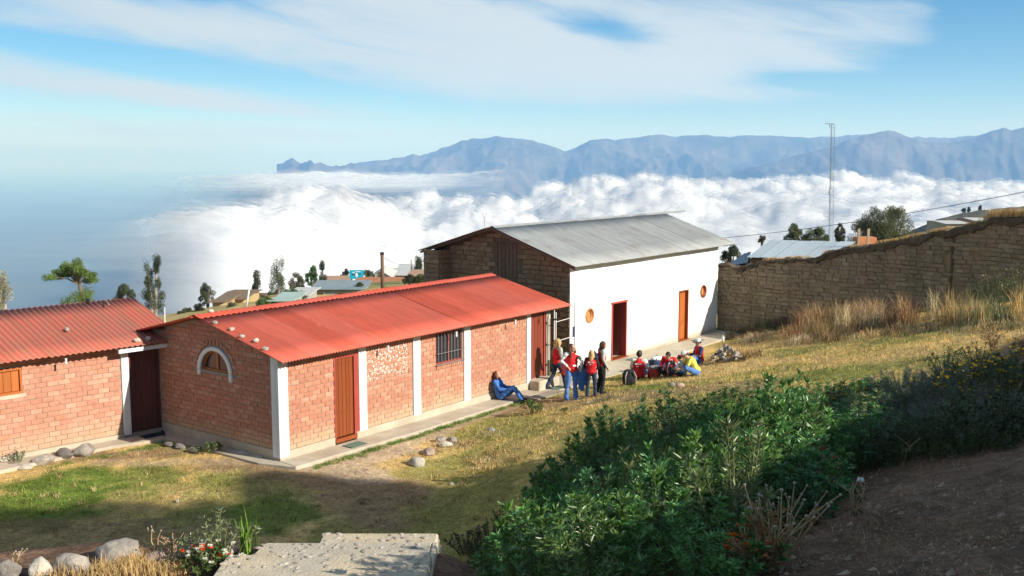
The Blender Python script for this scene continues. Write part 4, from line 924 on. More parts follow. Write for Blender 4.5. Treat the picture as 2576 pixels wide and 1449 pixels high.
# doorways
fr_ = MB(); fr_.box(d1[0], d1[0] + .06, -.03, .2, d1[2], d1[3]); fr_.box(d1[1] - .06, d1[1], -.03, .2, d1[2], d1[3]); fr_.box(d1[0] - .03, d1[1] + .03, -.04, .2, d1[3], d1[3] + .06); fr_.build('door_frame', mat('red_door_frame', (0.40, 0.06, 0.05), 0.5, 0.15), HW)
b = MB(); M_ = Matrix.Translation((d1[1] - .08, .2, 0)) @ Matrix.Rotation(R(100), 4, 'Z'); b.box(0, 0.8, -0.02, 0.02, d1[2] + .01, d1[3] - .01, M_); o = b.build('door', M_doorr, HW); o['label'] = 'red brown door standing open into the dark room'
fr_ = MB(); fr_.box(d2[0], d2[0] + .05, -.02, .2, d2[2], d2[3]); fr_.box(d2[1] - .05, d2[1], -.02, .2, d2[2], d2[3]); fr_.box(d2[0] + .05, d2[1] - .05, -.02, .2, d2[3] - .05, d2[3]); fr_.build('door_frame', M_door, HW)
b = MB(); b.box(d2[0] + .05, d2[1] - .05, .13, .16, d2[2], d2[3] - .05); dd = b.build('door', M_shut, HW); dd['label'] = 'orange brown plank door set deep in the white wall'; planks(dd, 'door_plank', d2[0] + .055, d2[1] - .055, d2[2] + .02, d2[3] - .07, .115, 4, M_shut, .02)
for x0, x1 in (d1[:2], d2[:2]): b = MB(); b.box(x0 - .02, x1 + .05, -.1, .2, -.1, 0.045); b.build('threshold', M_door, HW)
for cx in (1.17, 9.45):
    b = MB(); n = 28
    for (r0, r1, y0, y1) in ((RW - .05, RW - .002, -.03, .12), (RW - .10, RW - .05, .02, .10)):
        vs_ = []; fs_ = []
        for k in range(n):
            t_ = 2 * math.pi * k / n; c_, s_ = math.cos(t_), math.sin(t_)
            vs_ += [(cx + r0 * c_, y0, CZ + r0 * s_), (cx + r1 * c_, y0, CZ + r1 * s_), (cx + r1 * c_, y1, CZ + r1 * s_), (cx + r0 * c_, y1, CZ + r0 * s_)]
        for k in range(n):
            for j in range(4): k2 = (k + 1) % n; fs_.append((4 * k + j, 4 * k2 + j, 4 * k2 + (j + 1) % 4, 4 * k + (j + 1) % 4))
        b.add(vs_, fs_)
    w_ = b.build('round_window', wood_mat('pale_orange_wood', (0.58, 0.27, 0.09), (0.45, 0.19, 0.06), .5) if cx < 2 else M_door, HW, True)
    b = MB(); b.prism([(cx + (RW - .10) * math.cos(2 * math.pi * k / n), CZ + (RW - .10) * math.sin(2 * math.pi * k / n)) for k in range(n)], .06, .075); b.build('shutter_disc', bpy.data.materials['pale_orange_wood'], w_)
# roof: two rows of tin sheets a side
slope_sheets(HW, -0.35, 11.45, -0.42, 3.60, 3.1, 4.77, 0.84, 0.105, 0.010, M_tin, 21, rows=1, jl=0.05, jx=0.03)
slope_sheets(HW, -0.35, 11.45, 6.42, 4.77 - 3.32 * 0.297, 3.1, 4.77, 0.84, 0.105, 0.010, M_tin, 22, rows=1)
b = MB(); 
for x in np.arange(-0.3, 11.4, 1.95):
    vs_ = [(x, 3.1 - .16, 4.77 - .03), (x + 2.0, 3.1 - .16, 4.77 - .03), (x + 2.0, 3.1, 4.81), (x, 3.1, 4.81), (x, 3.1 + .16, 4.75), (x + 2.0, 3.1 + .16, 4.75)]; b.add(vs_, [(0, 1, 2, 3), (3, 2, 5, 4)])
b.build('ridge_strip', M_tin, HW)
b = MB()
for y0, z0, y1, z1 in ((-0.42, 3.585, 3.1, 4.755), (3.1, 4.755, 6.42, 3.77)): b.add([(-.34, y0, z0 - .01), (-.34, y1, z1 - .01), (-.34, y1, z1 - .09), (-.34, y0, z0 - .09), (-.31, y0, z0 - .01), (-.31, y1, z1 - .01), (-.31, y1, z1 - .09), (-.31, y0, z0 - .09)], [(0, 1, 2, 3), (7, 6, 5, 4), (0, 4, 5, 1), (1, 5, 6, 2), (2, 6, 7, 3), (3, 7, 4, 0)])
b.build('barge_board', M_oldw, HW)
b = MB(); 
for y in (-.25, .9, 2.0, 3.1, 4.3, 5.5): b.tube([(-.3, y, roofw(y) - .03), (.05, y, roofw(y) - .03)], .04, 6); b.tube([(WL - .05, y, roofw(y) - .03), (11.4, y, roofw(y) - .03)], .04, 6)
b.build('purlin', M_oldw, HW)
b = MB(); b.tube([(0, 0, 0), (.02, 0, .4), (.10, 0, .62)], .006, 5); b.tube([(.02, 0, .38), (-.06, 0, .60)], .006, 5); o = b.build('roof_twig', M_oldw, None, loc=FW.w(-0.1, 3.6, 4.62)); tag(o, 'thin bare twig poking up at the near end of the tin roof ridge', 'twig')

# ------------------------------------------------------------------ adobe boundary wall
prof = [(0.0, 2.79), (0.55, 2.79), (0.56, 2.72), (1.0, 2.68), (1.05, 2.80), (1.5, 2.78), (1.55, 2.98), (2.35, 3.09), (3.0, 3.18), (3.98, 3.24), (4.3, 3.44), (4.9, 3.66), (5.6, 3.78), (7.0, 4.05), (8.4, 4.45), (9.1, 4.6), (9.5, 4.72), (10.1, 4.88), (10.25, 5.06), (11.4, 5.12), (14, 5.5), (17, 6.0)]
def wtop(x): return float(np.interp(x, [a for a, b_ in prof], [b_ for a, b_ in prof]))
gxs = np.linspace(0, 17, 60); _gb = gzf(np.array([FB.w(x, -.05).x for x in gxs]), np.array([FB.w(x, -.05).y for x in gxs])) + 7.13
def wbase(x): return float(np.interp(x, gxs, _gb)) - 0.15
AW = empty('adobe_wall', (FB.p.x, FB.p.y, -7.13), FB.rz, 'long crumbling adobe boundary wall climbing right from the white house', 'wall')
mw = MB(); xs_ = sorted(set([-0.12] + list(np.arange(0.25, 17, 0.5)) + [a for a, b_ in prof if a > 0.25]))
wall_cols(mw, [(a, c, [(wbase(a) - .3, wbase(c) - .3, wtop(a) - .06, wtop(c) - .06)]) for a, c in zip(xs_[:-1], xs_[1:])], 0.0, 0.38)
mw.build('wall_core', M_mudw, AW)
def okw(a, z, w): return wbase(a) + .03 < z < wtop(a) - .06 and not abs(a - 9.1) < 0.05 + w * .3
blocks = [(a, -0.01 + rnd.uniform(-.018, .018), z, w, 0.07, h, rnd.uniform(-.04, .04), rnd.uniform(-.025, .025)) for (a, z, w, h) in lay_bond(-0.12, 12.6, -.1, 5.4, 0.33, 0.158, gap=0.020, seed=15, jit=0.016, ok=okw, wv=0.28) if rnd.random() > 0.015]
blocks = [(a, y, z + 0.02 * math.sin(a * 2), w, d, h, rz_, rt) for (a, y, z, w, d, h, rz_, rt) in blocks]
locB = Matrix.Translation((FB.p.x, FB.p.y, -7.13)) @ Matrix.Rotation(FB.rz, 4, 'Z')
place_blocks(AW, 'adobe_block', blocks, [block_mesh('adobe_block', 60 + k, 0.08, M_adw) for k in range(5)], M_adwj, locB, joined='adobe_blockwork')
# dark crumbling capping of earth and thatch: overhangs the wall top
b = MB(); x = 1.55; r_ = random.Random(3)
xs_ = np.arange(-0.1, 17, 0.12); co = []; n = len(xs_)
for x in xs_:
    t0 = wtop(x) ; grow = 0.5 if x < 4 else 1.0; d = 0.20 * grow + 0.2 * grow * mnoise.noise(Vector((x * 1.6, 2, 0))) + 0.13 * mnoise.noise(Vector((x * 6, 5, 0)))
    o_ = -0.07 - 0.09 * grow * (0.6 + mnoise.noise(Vector((x * 2.5, 9, 1)))); h_ = 0.05 + 0.10 * mnoise.noise(Vector((x * 3, 7, 1))) + .06 * mnoise.noise(Vector((x * 9, 3, 1)))
    co += [(x, -0.002, t0 - max(.05, d) - .05), (x, o_, t0 - max(.05, d)), (x, o_ - .02, t0 - .02), (x, 0.05, t0 + h_), (x, .3, t0 + h_), (x, .45, t0 - .1)]
fs_ = [tuple(range(5, -1, -1)), tuple(range((n - 1) * 6, n * 6))]
for i in range(n - 1):
    for j in range(6): fs_.append((i * 6 + j, i * 6 + (j + 1) % 6, (i + 1) * 6 + (j + 1) % 6, (i + 1) * 6 + j))
b.add(co, fs_); b.build('wall_capping', M_soot, AW)
b = MB(); b.box(9.04, 9.12, -0.045, 0.02, 0.9, wtop(9.1) - .1); b.build('wall_seam', M_soot, AW)

# ------------------------------------------------------------------ steps of concrete and cobbles
ST = empty('stone_steps', (-1.9, 10.6, -4.4), 0, 'broad concrete steps set with cobbles going down to the lawn', 'steps')
M_step = mat('step_concrete', (0.56, 0.46, 0.31), 0.95, 0.2, 3, 0.8, 30, color2=(0.46, 0.41, 0.33))
M_cob = mat('cobble', (0.38, 0.34, 0.29), 0.9, 0.3, 9, 0.6, 40, objvar=0.25)
steps = [(-1.16, 1.03, -1.5, 0.16, 0.18), (-1.02, 0.985, 0.161, 0.80, 0.07), (-0.42, 0.985, 0.801, 1.75, -0.17), (-0.5, 0.97, 1.751, 2.2, -0.40), (-0.5, 0.97, 2.201, 2.65, -0.66), (-0.5, 0.97, 2.651, 3.1, -0.95), (-0.5, 0.97, 3.101, 3.6, -1.3), (-0.5, 0.97, 3.601, 4.1, -1.7), (-0.5, 0.97, 4.101, 4.6, -2.1), (-0.5, .97, 4.601, 5.1, -2.45)]
for k, (x0, x1, y0, y1, zt) in enumerate(steps):
    b = MB(); s0 = -0.10 if k == 1 else 0.0; poly = [(x0, y0), (x1 - .0, y0), (x1 + 0.01, y1), (x0 + .12 * (k == 1), y1)]
    b.prism(poly, zt - 0.55, zt, 'xy'); b.build('tread', M_step, ST, bevel=0.02)
b = MB(); b.box(0.99, 1.06, -1.5, 0.80, -0.8, 0.075); b.build('side_kerb', M_step, ST, bevel=0.015)
cms = [rock_mesh('cobble', 200 + k, M_cob, 1, 0.2, 0.5) for k in range(5)]
cells = []
for (x0, x1, y0, y1, zt) in steps[:3]:
    yy = max(y0, -0.35) + 0.05
    while yy < y1 - 0.04:
        xx = x0 + rnd.uniform(.03, .12)
        while xx < x1 - 0.05:
            if rnd.random() < 0.62: cells.append((xx, yy + rnd.uniform(-.02, .02), zt))
            xx += rnd.uniform(.09, .17)
        yy += 0.105
for (x, y, z) in cells[:290]:
    o = bpy.data.objects.new('cobble', cms[rnd.randrange(5)]); COL.objects.link(o); o.parent = ST; o.location = (x, y, z + .002); o.rotation_euler = (rnd.uniform(-.1, .1), rnd.uniform(-.1, .1), rnd.uniform(0, 6)); s_ = rnd.uniform(.028, .058); o.scale = (s_ * rnd.uniform(1, 1.5), s_ * .8, s_ * .55)

# ------------------------------------------------------------------ rocks
_rk = {}
def rock(u, v, w, m, lab, seed, sink=0.25, asp=(1.0, 0.8, 0.7), name='rock', base=None, rz=None, grp=None):
    p = base if base is not None else hit(u, v); dist = p.y * math.cos(TH) - p.z * math.sin(TH); s_ = w * dist / F / 2
    me = rock_mesh(name, seed, m, 3 if w > 40 else 2); o = link(name, me, None, None, (p.x, p.y, p.z + s_ * asp[2] * (0.75 - sink)), (0, 0, rz if rz is not None else seed * 1.7), (s_ * asp[0] * 1.08, s_ * asp[1], s_ * asp[2] * 1.3))
    return tag(o, lab, 'rock', grp)
rock(290, 1412, 118, M_rock, 'largest grey boulder on the lit bank behind the dry tuft', 1, rz=0.1, asp=(1, .7, .62))
rock(185, 1438, 100, M_rock, 'grey brown boulder beside the largest one, cut by the picture edge', 2, rz=0.2, asp=(1, .7, .6))
rock(103, 1446, 62, M_rockw, 'pointed pale boulder, second from the lower left corner', 3, rz=0.5, asp=(1, .8, .9))
rock(22, 1452, 74, M_rock, 'rounded grey boulder in the lower left corner', 4, rz=0, asp=(1, .8, .75))
rock(408, 1420, 80, M_rockp, 'pinkish boulder between the dry tuft and the flowers', 5, rz=0.4, asp=(1, .7, .55))
rock(480, 1405, 76, M_rock, 'upright grey rock partly behind the olive shrub', 6, rz=0.2, asp=(.8, .7, 1.0))
rock(572, 1402, 50, M_rockp, 'rounded brown rock between the shrub and the sword leaves', 7, rz=0.9)
rock(1372, 1440, 60, M_rock, 'tall grey rock under the leafy bushes at the bottom', 8, asp=(.7, .7, 1.0))
rock(1395, 1475, 95, M_rock, 'low grey rock at the bottom edge under the bushes', 9, asp=(1, .7, .6))
rock(1425, 1432, 45, M_rock, 'small grey rock behind the low one at the bottom edge', 10)
rock(1047, 1172, 44, M_rockw, 'round pale boulder at the edge of the sandy patch', 11, asp=(1, .8, .75))
rock(1078, 1142, 52, M_rockp, 'flat rock up the slope from the pale boulder', 12, asp=(1, .6, .4))
rock(1122, 1124, 34, M_rockw, 'pale lump at the front of the stone cluster on the slope', 13, asp=(1, .7, .6))
rock(1140, 1113, 40, M_rock, 'purplish stone at the top of the cluster on the slope', 14, asp=(1, .7, .55))
rock(1112, 1112, 34, M_rock, 'dark stone at the left of the cluster on the slope', 15, asp=(1, .7, .6))
rock(1237, 1083, 28, mat('blue_grey_rock', (0.28, 0.34, 0.38), .9, .2), 'flat bluish stone in the dry grass', 16, asp=(1, .6, .3))
rock(1137, 1220, 14, M_rockw, 'small pale stone at the edge of the lawn shade', 17)
rock(446, 1266, 13, M_rockw, 'small white stone alone on the brown lawn', 18, asp=(.9, .7, 1.2))
rock(106, 1166, 62, M_rock, 'flat grey stone by the wall left of the dark one', 19, asp=(1, .7, .5))
rock(163, 1152, 54, mat('dark_rock', (0.17, 0.155, 0.14), .9, .3, 4, .8, 10), 'dark leaning stone at the end of the concrete', 20, asp=(1, .7, .65))
rock(214, 1146, 62, M_rock, 'jagged grey stone beside the dark leaning one', 21, asp=(1, .7, .65))
rock(60, 1178, 50, M_rockw, 'low pale stone by the purple flowered weed', 22, asp=(1, .7, .3))
for k, (u, v, w, m, lab) in enumerate([(424, 1124, 30, 'dark_rock', 'dark brick end starting the row of kerb stones'), (452, 1130, 36, 'dark_rock', 'dark block second in the row of kerb stones'), (487, 1138, 34, 'field_rock', 'grey kerb stone left of the little green plant'), (577, 1137, 34, 'pink_rock', 'reddish kerb stone right of the little green plant'),
        (612, 1148, 36, 'pale_rock', 'pale kerb stone at the foot of the brick gable'), (648, 1158, 34, 'pale_rock', 'last pale kerb stone near the white corner pillar'), (700, 1166, 26, 'pale_rock', 'small pale stone just in front of the white corner pillar')]):
    rock(u, v, w, bpy.data.materials[m], lab, 30 + k, asp=(1.1, .6, .55), rz=FM.rz + math.pi / 2 + .2, grp='kerb stones below the gable')
rock(1690, 972, 20, M_rock, 'dark small stone in the grass below the seated group', 40)
rock(1712, 974, 24, M_rockp, 'tan small stone in the grass below the seated group', 41)
rock(1478, 947 + 70, 16, M_rockw, 'tiny pale stone in the dirt near the standing group', 42)
hp = empty('stone_pile', hit(1815, 905), 0, 'heap of grey and white rubble at the edge of the bank', 'stone pile')
M_rub = mat('rubble', (0.30, 0.27, 0.23), .95, .4, 6, .9, 14, objvar=.5)
rm = [rock_mesh('stone', 60 + k, M_rub, 1, .4, .9) for k in range(6)]
for k in range(46):
    q = rnd.random(); u = 1785 + 75 * rnd.random() - 5 * q; v = 905 - 38 * q * rnd.random() + rnd.uniform(-4, 8); p = hit(u, 912 - 8 * rnd.random()); z = p.z + rnd.uniform(0, .52) * (1 - abs(u - 1825) / 60)
    o = link('stone', rm[k % 6], None, hp); s_ = rnd.uniform(.06, .15); o.scale = (s_, s_ * .8, s_ * .8); o.rotation_euler = (rnd.random(), rnd.random(), rnd.random() * 6); o.location = Vector((p.x, p.y, z)) - hp.location
# stones lying on the roofs
def on_roof(u, v, fr, y0, z0, k, y1=99):
    d = ray(u, v); best = None
    for s_ in np.linspace(15, 60, 4000):
        P = d * s_; q = Vector((P.x, P.y, 0)) - fr.p; y = q.dot(fr.s); zr_ = fr.z0 + z0 + (y - y0) * k
        if P.z < zr_ and y > y0: return P
    return d * 30
for k, (u, v, lab) in enumerate([(531, 786, 'stone on the ridge cap at the near end of the red roof'), (541, 815, 'highest stone on the slope of the red roof below the ridge'), (583, 831, 'second stone down the edge of the red roof'), (608, 850, 'third stone down the edge of the red roof'), (644, 862, 'whitish stone, fourth down the edge of the red roof'), (667, 881, 'pointed stone lowest on the edge of the red roof')]):
    rock(u, v, 17 if k != 4 else 20, M_rockw, lab, 80 + k, base=on_roof(u, v, FM, -0.5, 2.40 + .02, 0.2406), name='roof_stone', sink=0.1, grp='stones weighing down the roofs')
for k, (u, v, lab) in enumerate([(168, 833, 'lone stone in the middle of the faded left roof'), (345, 860, 'left one of two stones near the eave of the faded roof'), (374, 856, 'right one of two stones at the corner of the faded roof')]):
    rock(u, v, 19, M_rockw if k else M_rockp, lab, 90 + k, base=on_roof(u, v, FL, -0.45, 2.36 + .02, 0.2712), name='roof_stone', sink=0.1, grp='stones weighing down the roofs')

# ------------------------------------------------------------------ leaves and blades in bulk
def unit(a): return a / np.maximum(np.linalg.norm(a, axis=1, keepdims=True), 1e-9)
def leaf_arrays(P, D, L, Wd, col, fold=0.25, rs=None):
    """rhombic folded leaves: 4 points, 2 triangles each"""
    rs = rs or nr; n = len(P); D = unit(D); S = unit(np.cross(D, rs.normal(size=(n, 3)))); N = np.cross(D, S)
    L = np.broadcast_to(L, (n,))[:, None]; Wd = np.broadcast_to(Wd, (n,))[:, None]
    v0 = P; v1 = P + D * L * 0.45 + S * Wd * 0.5 + N * Wd * fold; v2 = P + D * L; v3 = P + D * L * 0.45 - S * Wd * 0.5 + N * Wd * fold
    co = np.stack([v0, v1, v2, v3], 1).reshape(-1, 3); i = np.arange(n)[:, None] * 4
    tri = np.concatenate([i + np.array([[0, 1, 2]]), i + np.array([[0, 2, 3]])], 0); cols = np.repeat(col, 4, 0)
    return co, tri, cols
def blade_arrays(P, H, Wd, lean, col, rs=None, seg=1, tipcol=None):
    rs = rs or nr; n = len(P); a = rs.uniform(0, 2 * np.pi, n); S = np.stack([np.cos(a), np.sin(a), 0 * a], 1); b_ = rs.uniform(0, 2 * np.pi, n); Ln = np.stack([np.cos(b_), np.sin(b_), 0 * b_], 1) * (lean * rs.rand(n))[:, None] if np.ndim(lean) else np.stack([np.cos(b_), np.sin(b_), 0 * b_], 1) * (lean * rs.rand(n))[:, None]
    H = np.broadcast_to(H, (n,))[:, None]; Wd = np.broadcast_to(Wd, (n,))[:, None]; up = np.array([[0, 0, 1.0]])
    tip = P + up * H + Ln * H
    if seg == 1:
        co = np.stack([P - S * Wd / 2, P + S * Wd / 2, tip], 1).reshape(-1, 3); tri = np.arange(n * 3).reshape(-1, 3); return co, tri, np.repeat(col, 3, 0)
    mid = P + up * H * 0.6 + Ln * H * 0.28
    co = np.stack([P - S * Wd / 2, P + S * Wd / 2, mid - S * Wd * .4, mid + S * Wd * .4, tip], 1).reshape(-1, 3); i = np.arange(n)[:, None] * 5
    tri = np.concatenate([i + np.array([[0, 1, 3]]), i + np.array([[0, 3, 2]]), i + np.array([[2, 3, 4]])], 0); return co, tri, np.repeat(col, 5, 0)
def merge(parts):
    co = []; tr = []; cs = []; n = 0
    for a, t_, c in parts: co.append(a); tr.append(t_ + n); cs.append(c); n += len(a)
    return np.concatenate(co), np.concatenate(tr), np.concatenate(cs)
def rgb(n, base, var=0.2, rs=None):
    rs = rs or nr; return np.array(base)[None, :] * (1 + rs.uniform(-var, var, (n, 1)))
M_leaf = leaf_mat('shrub_leaf', (1, 1, 1), 0.32, 0.28, 0.3, 0.15, 0.55)
M_grass = leaf_mat('grass_blade', (1, 1, 1), 0.7, 0.2, 0.2, 0.0, 0.15)
M_tree = leaf_mat('tree_leaf', (1, 1, 1), 0.6, 0.2, 0.35, 0.15, 0.2)
M_petal = leaf_mat('petal', (1, 1, 1), 0.7, 0.35, 0.1, 0.1, 0.1)
M_stem = mat('green_stem', (0.10, 0.12, 0.04), 0.8, 0.2)
M_dstem = mat('dry_stem', (0.42, 0.31, 0.17), 0.9, 0.3, 6)

def shrub_meshes(nm, seed, rad, hgt, nst, nleaf, L, Wd, c1, c2, upness=0.5, whorl=True, stem_m=None, fold=.25):
    rs = np.random.RandomState(seed); a = rs.uniform(0, 2 * np.pi, nst); q = np.sqrt(rs.rand(nst)); bx = q * rad * .35 * np.cos(a); by = q * rad * .35 * np.sin(a)
    tx = q * rad * np.cos(a); ty = q * rad * np.sin(a); tz = hgt * (1 - 0.45 * q ** 2) * rs.uniform(.75, 1.08, nst)
    P = []; D = []; cc = []; sb = MB()
    for i in range(nst):
        b0 = np.array([bx[i], by[i], 0]); t0 = np.array([tx[i], ty[i], tz[i]]); 
        sb.tube([b0, b0 * .4 + t0 * .5 + np.array([0, 0, .05]), t0], [.008, .006, .003], 4, False)
        ts = rs.uniform(.3, 1, nleaf) ** .6; ax = unit((t0 - b0)[None])[0]
        if whorl: ts[: nleaf // 3] = rs.uniform(.95, 1.0, nleaf // 3)
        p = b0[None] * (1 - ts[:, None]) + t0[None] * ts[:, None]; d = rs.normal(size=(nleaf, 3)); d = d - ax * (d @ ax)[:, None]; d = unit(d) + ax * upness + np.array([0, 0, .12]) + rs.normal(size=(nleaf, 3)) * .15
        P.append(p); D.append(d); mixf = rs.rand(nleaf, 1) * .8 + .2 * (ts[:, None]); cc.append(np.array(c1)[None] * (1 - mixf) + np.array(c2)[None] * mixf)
    P = np.concatenate(P); D = np.concatenate(D); cc = np.concatenate(cc)
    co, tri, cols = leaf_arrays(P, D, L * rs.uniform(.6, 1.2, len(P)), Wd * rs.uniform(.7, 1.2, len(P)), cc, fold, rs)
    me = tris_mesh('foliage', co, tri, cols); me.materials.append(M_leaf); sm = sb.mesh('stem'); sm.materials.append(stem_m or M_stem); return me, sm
def put_shrub(name, meshes, loc, rz, sc, lab, cat='shrub', grp=None):
    t = empty(name, loc, rz, lab, cat, grp); t.scale = (sc, sc, sc) if not isinstance(sc, tuple) else sc
    link('foliage', meshes[0], None, t); link('stem', meshes[1], None, t); return t
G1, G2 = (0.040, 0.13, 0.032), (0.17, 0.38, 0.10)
lsh = [shrub_meshes('leafy', 300 + k, .55, .95, (34, 22, 40, 26, 32, 14)[k], (62, 70, 55, 60, 50, 40)[k], (.078, .10, .062, .085, .07, .09)[k], (.021, .026, .018, .02, .022, .018)[k], (G1, (.05, .12, .03), G1, (.03, .085, .035), (.06, .11, .03), (.09, .11, .05))[k], (G2, (.20, .36, .09), (.13, .30, .09), (.12, .30, .11), (.18, .32, .09), (.20, .25, .10))[k], .6) for k in range(6)]
hedge = [(-0.15, 9.4), (0.7, 6.6), (1.75, 7.0), (2.9, 9.4), (4.0, 11.3), (5.2, 14.2), (6.3, 17.0), (7.6, 19.4), (6.8, 20.6), (5.4, 21.3), (4.2, 21.6), (2.8, 21.5), (1.7, 20.8), (0.9, 19.2), (0.4, 16.8), (0.25, 13.8), (0.05, 11.6)]
def inpoly(x, y, poly):
    c = False; j = len(poly) - 1
    for i in range(len(poly)):
        if (poly[i][1] > y) != (poly[j][1] > y) and x < (poly[j][0] - poly[i][0]) * (y - poly[i][1]) / (poly[j][1] - poly[i][1]) + poly[i][0]: c = not c
        j = i
    return c
pts = []; r_ = random.Random(12)
for _ in range(6000):
    x, y = r_.uniform(-1, 8), r_.uniform(6, 22)
    if inpoly(x, y, hedge) and all((x - a) ** 2 + (y - c) ** 2 > .45 ** 2 for a, c in pts): pts.append((x, y))
for x, y in pts:
    hs = 1.0 if y > 11 else 0.8
    vk = r_.randrange(6); zone = 'at the top edge of the bank by the sunny grass' if (x < 1.6 or y > 18.5) else 'at the foot of the picture in deep shade' if y < 9.5 else 'near the bare dirt path' if x > .55 * y - 3.2 else 'in the middle of the bank'
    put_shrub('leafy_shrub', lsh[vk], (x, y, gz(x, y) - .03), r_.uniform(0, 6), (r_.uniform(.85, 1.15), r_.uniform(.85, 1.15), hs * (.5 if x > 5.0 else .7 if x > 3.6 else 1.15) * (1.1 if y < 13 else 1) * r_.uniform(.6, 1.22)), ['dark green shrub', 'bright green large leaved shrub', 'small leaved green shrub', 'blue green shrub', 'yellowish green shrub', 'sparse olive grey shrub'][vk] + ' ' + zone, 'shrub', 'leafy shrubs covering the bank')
ft = [shrub_meshes('feathery', 320 + k, .75, .85, 60, 90, .055, .007, (0.07, 0.085, 0.07), (0.16, 0.185, 0.165), .8, False) for k in range(2)]
for k, (u, v, s_, lab) in enumerate([(2240, 1085, .85, 'grey green feathery bush left of the bluish one'), (2340, 1065, 1.0, 'large bluish grey feathery bush in the right hand shade'), (2420, 1125, .75, 'feathery bush overhanging the edge of the dirt path'), (2510, 1090, .8, 'rightmost feathery bush beside the yellow flowers'), (2180, 1140, 0.75, 'dark low feathery bush where the dirt path begins'), (2270, 1010, .9, 'feathery bush behind the bluish one, nearest the sunny grass'), (2420, 1010, .9, 'feathery bush between the bluish one and the far dark mound'), (2330, 1130, .7, 'low feathery bush in front of the bluish one')]):
    p = hit(u, v, 4); put_shrub('feathery_bush', ft[k % 2], p, k * 1.3, (s_ * 1.15, s_ * 1.15, s_ * .8), lab, 'bush', 'feathery bushes beside the path')
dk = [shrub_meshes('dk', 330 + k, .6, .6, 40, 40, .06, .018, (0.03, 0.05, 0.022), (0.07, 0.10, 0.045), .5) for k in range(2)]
r_ = random.Random(4)
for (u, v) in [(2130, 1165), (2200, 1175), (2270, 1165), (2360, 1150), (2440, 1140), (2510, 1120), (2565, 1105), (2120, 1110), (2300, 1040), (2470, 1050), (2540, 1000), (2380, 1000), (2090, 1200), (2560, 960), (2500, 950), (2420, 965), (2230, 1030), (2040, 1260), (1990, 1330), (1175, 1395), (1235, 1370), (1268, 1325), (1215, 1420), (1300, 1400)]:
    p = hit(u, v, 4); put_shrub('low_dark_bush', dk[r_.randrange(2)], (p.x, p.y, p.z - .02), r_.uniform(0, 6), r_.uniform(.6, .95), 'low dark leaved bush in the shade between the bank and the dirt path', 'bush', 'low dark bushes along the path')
def flower_parts(t, centres, rad, col, n=7, m=None, name='flower'):
    rs = np.random.RandomState(len(centres) * 7 + int(rad * 1000)); P = []; D = []
    for c in centres:
        for k in range(n * 2): a = 2 * np.pi * k / n; P.append(c); D.append((math.cos(a), math.sin(a) * .9, rs.uniform(-.1, 1.0)))
    P = np.array(P); D = np.array(D); co, tri, cs = leaf_arrays(P, D, rad, rad * .8, rgb(len(P), col, .15, rs), .1, rs); o = link(name, tris_mesh(name, co, tri, cs), M_petal, t); return tag(o, kind='stuff')
yb = [shrub_meshes('yb', 340 + k, .5, .8, 30, 26, .06, .018, (0.035, 0.05, 0.02), (0.07, 0.09, 0.035), .6, True) for k in range(2)]
for k, (u, v, s_, lab) in enumerate([(2130, 1090, 1.0, 'dark bush with yellow blossom beside the leafy bank'), (2455, 1060, 1.0, 'dark bush covered in small yellow flowers'), (2545, 1040, 1.1, 'yellow flowered bush at the right edge of the picture'), (2380, 950, .8, 'dark green mound of shrub at the far end of the bank'), (2460, 940, .8, 'last dark green shrub before the sunlit grass')]):
    p = hit(u, v); t = put_shrub('flowering_bush', yb[k % 2], p, k * 2.1, s_, lab, 'bush')
    if k < 3:
        rs = np.random.RandomState(k); a = rs.uniform(0, 6.28, 60); q = np.sqrt(rs.rand(60)); flower_parts(t, np.stack([q * .5 * np.cos(a), q * .5 * np.sin(a), .8 * (1 - .45 * q ** 2) + rs.uniform(-.06, .05, 60)], 1), .022, (0.55, 0.36, 0.03), 5, name='blossom')
def dry_plant(name, p, h_, n, lab, head=(0.34, 0.28, 0.21), hr=.013, spread=.35, seed=1, leaves=30, cat='dead plant', lc=(0.30, 0.17, 0.08)):
    r = random.Random(seed); t = empty(name, p, 0, lab, cat); b = MB(); hb = MB(); P = []; D = []
    for k in range(n):
        a = r.uniform(0, 6.28); s_ = r.uniform(.1, 1) * spread; top = Vector((math.cos(a) * s_, math.sin(a) * s_, h_ * r.uniform(.6, 1))); mid = top * .5 + Vector((r.uniform(-.04, .04), r.uniform(-.04, .04), .06)); b.tube([(0, 0, 0), mid, top], [.008, .006, .004], 5, False)
        hb.ellipsoid(top, (hr, hr, hr * .9), 7, 5)
        if r.random() < .6: t2 = mid + Vector((r.uniform(-.15, .15), r.uniform(-.15, .15), h_ * .3)); b.tube([mid, t2], [.005, .003], 4, False); hb.ellipsoid(t2, (hr * .8,) * 3, 6, 5)
        for q in range(leaves // n): f = r.uniform(.1, .8); P.append(tuple(mid * 2 * f if f < .5 else mid + (top - mid) * (2 * f - 1))); D.append((r.uniform(-1, 1), r.uniform(-1, 1), r.uniform(-.8, .4)))
    b.build('stalk', M_dstem, t); tag(hb.build('seed_head', mat('seed_head_' + str(round(head[0], 2)), head, .9, .3, 20), t, True), kind='stuff')
    if P: rs = np.random.RandomState(seed); co, tri, cs = leaf_arrays(np.array(P), np.array(D), .07, .02, rgb(len(P), lc, .3, rs), .3, rs); tag(link('dry_leaf', tris_mesh('dry_leaf', co, tri, cs), M_grass, t), kind='stuff')
    return t
dry_plant('dry_stalks', hit(1935, 1440, 3), .60, 11, 'clump of dry stalks with pale seed heads in the dark foreground', seed=3, leaves=260, spread=.32)
dry_plant('dry_stalks', hit(1985, 1400, 3), .55, 9, 'thin dry stalks behind the clump with pale seed heads', seed=4, leaves=50, spread=.35)
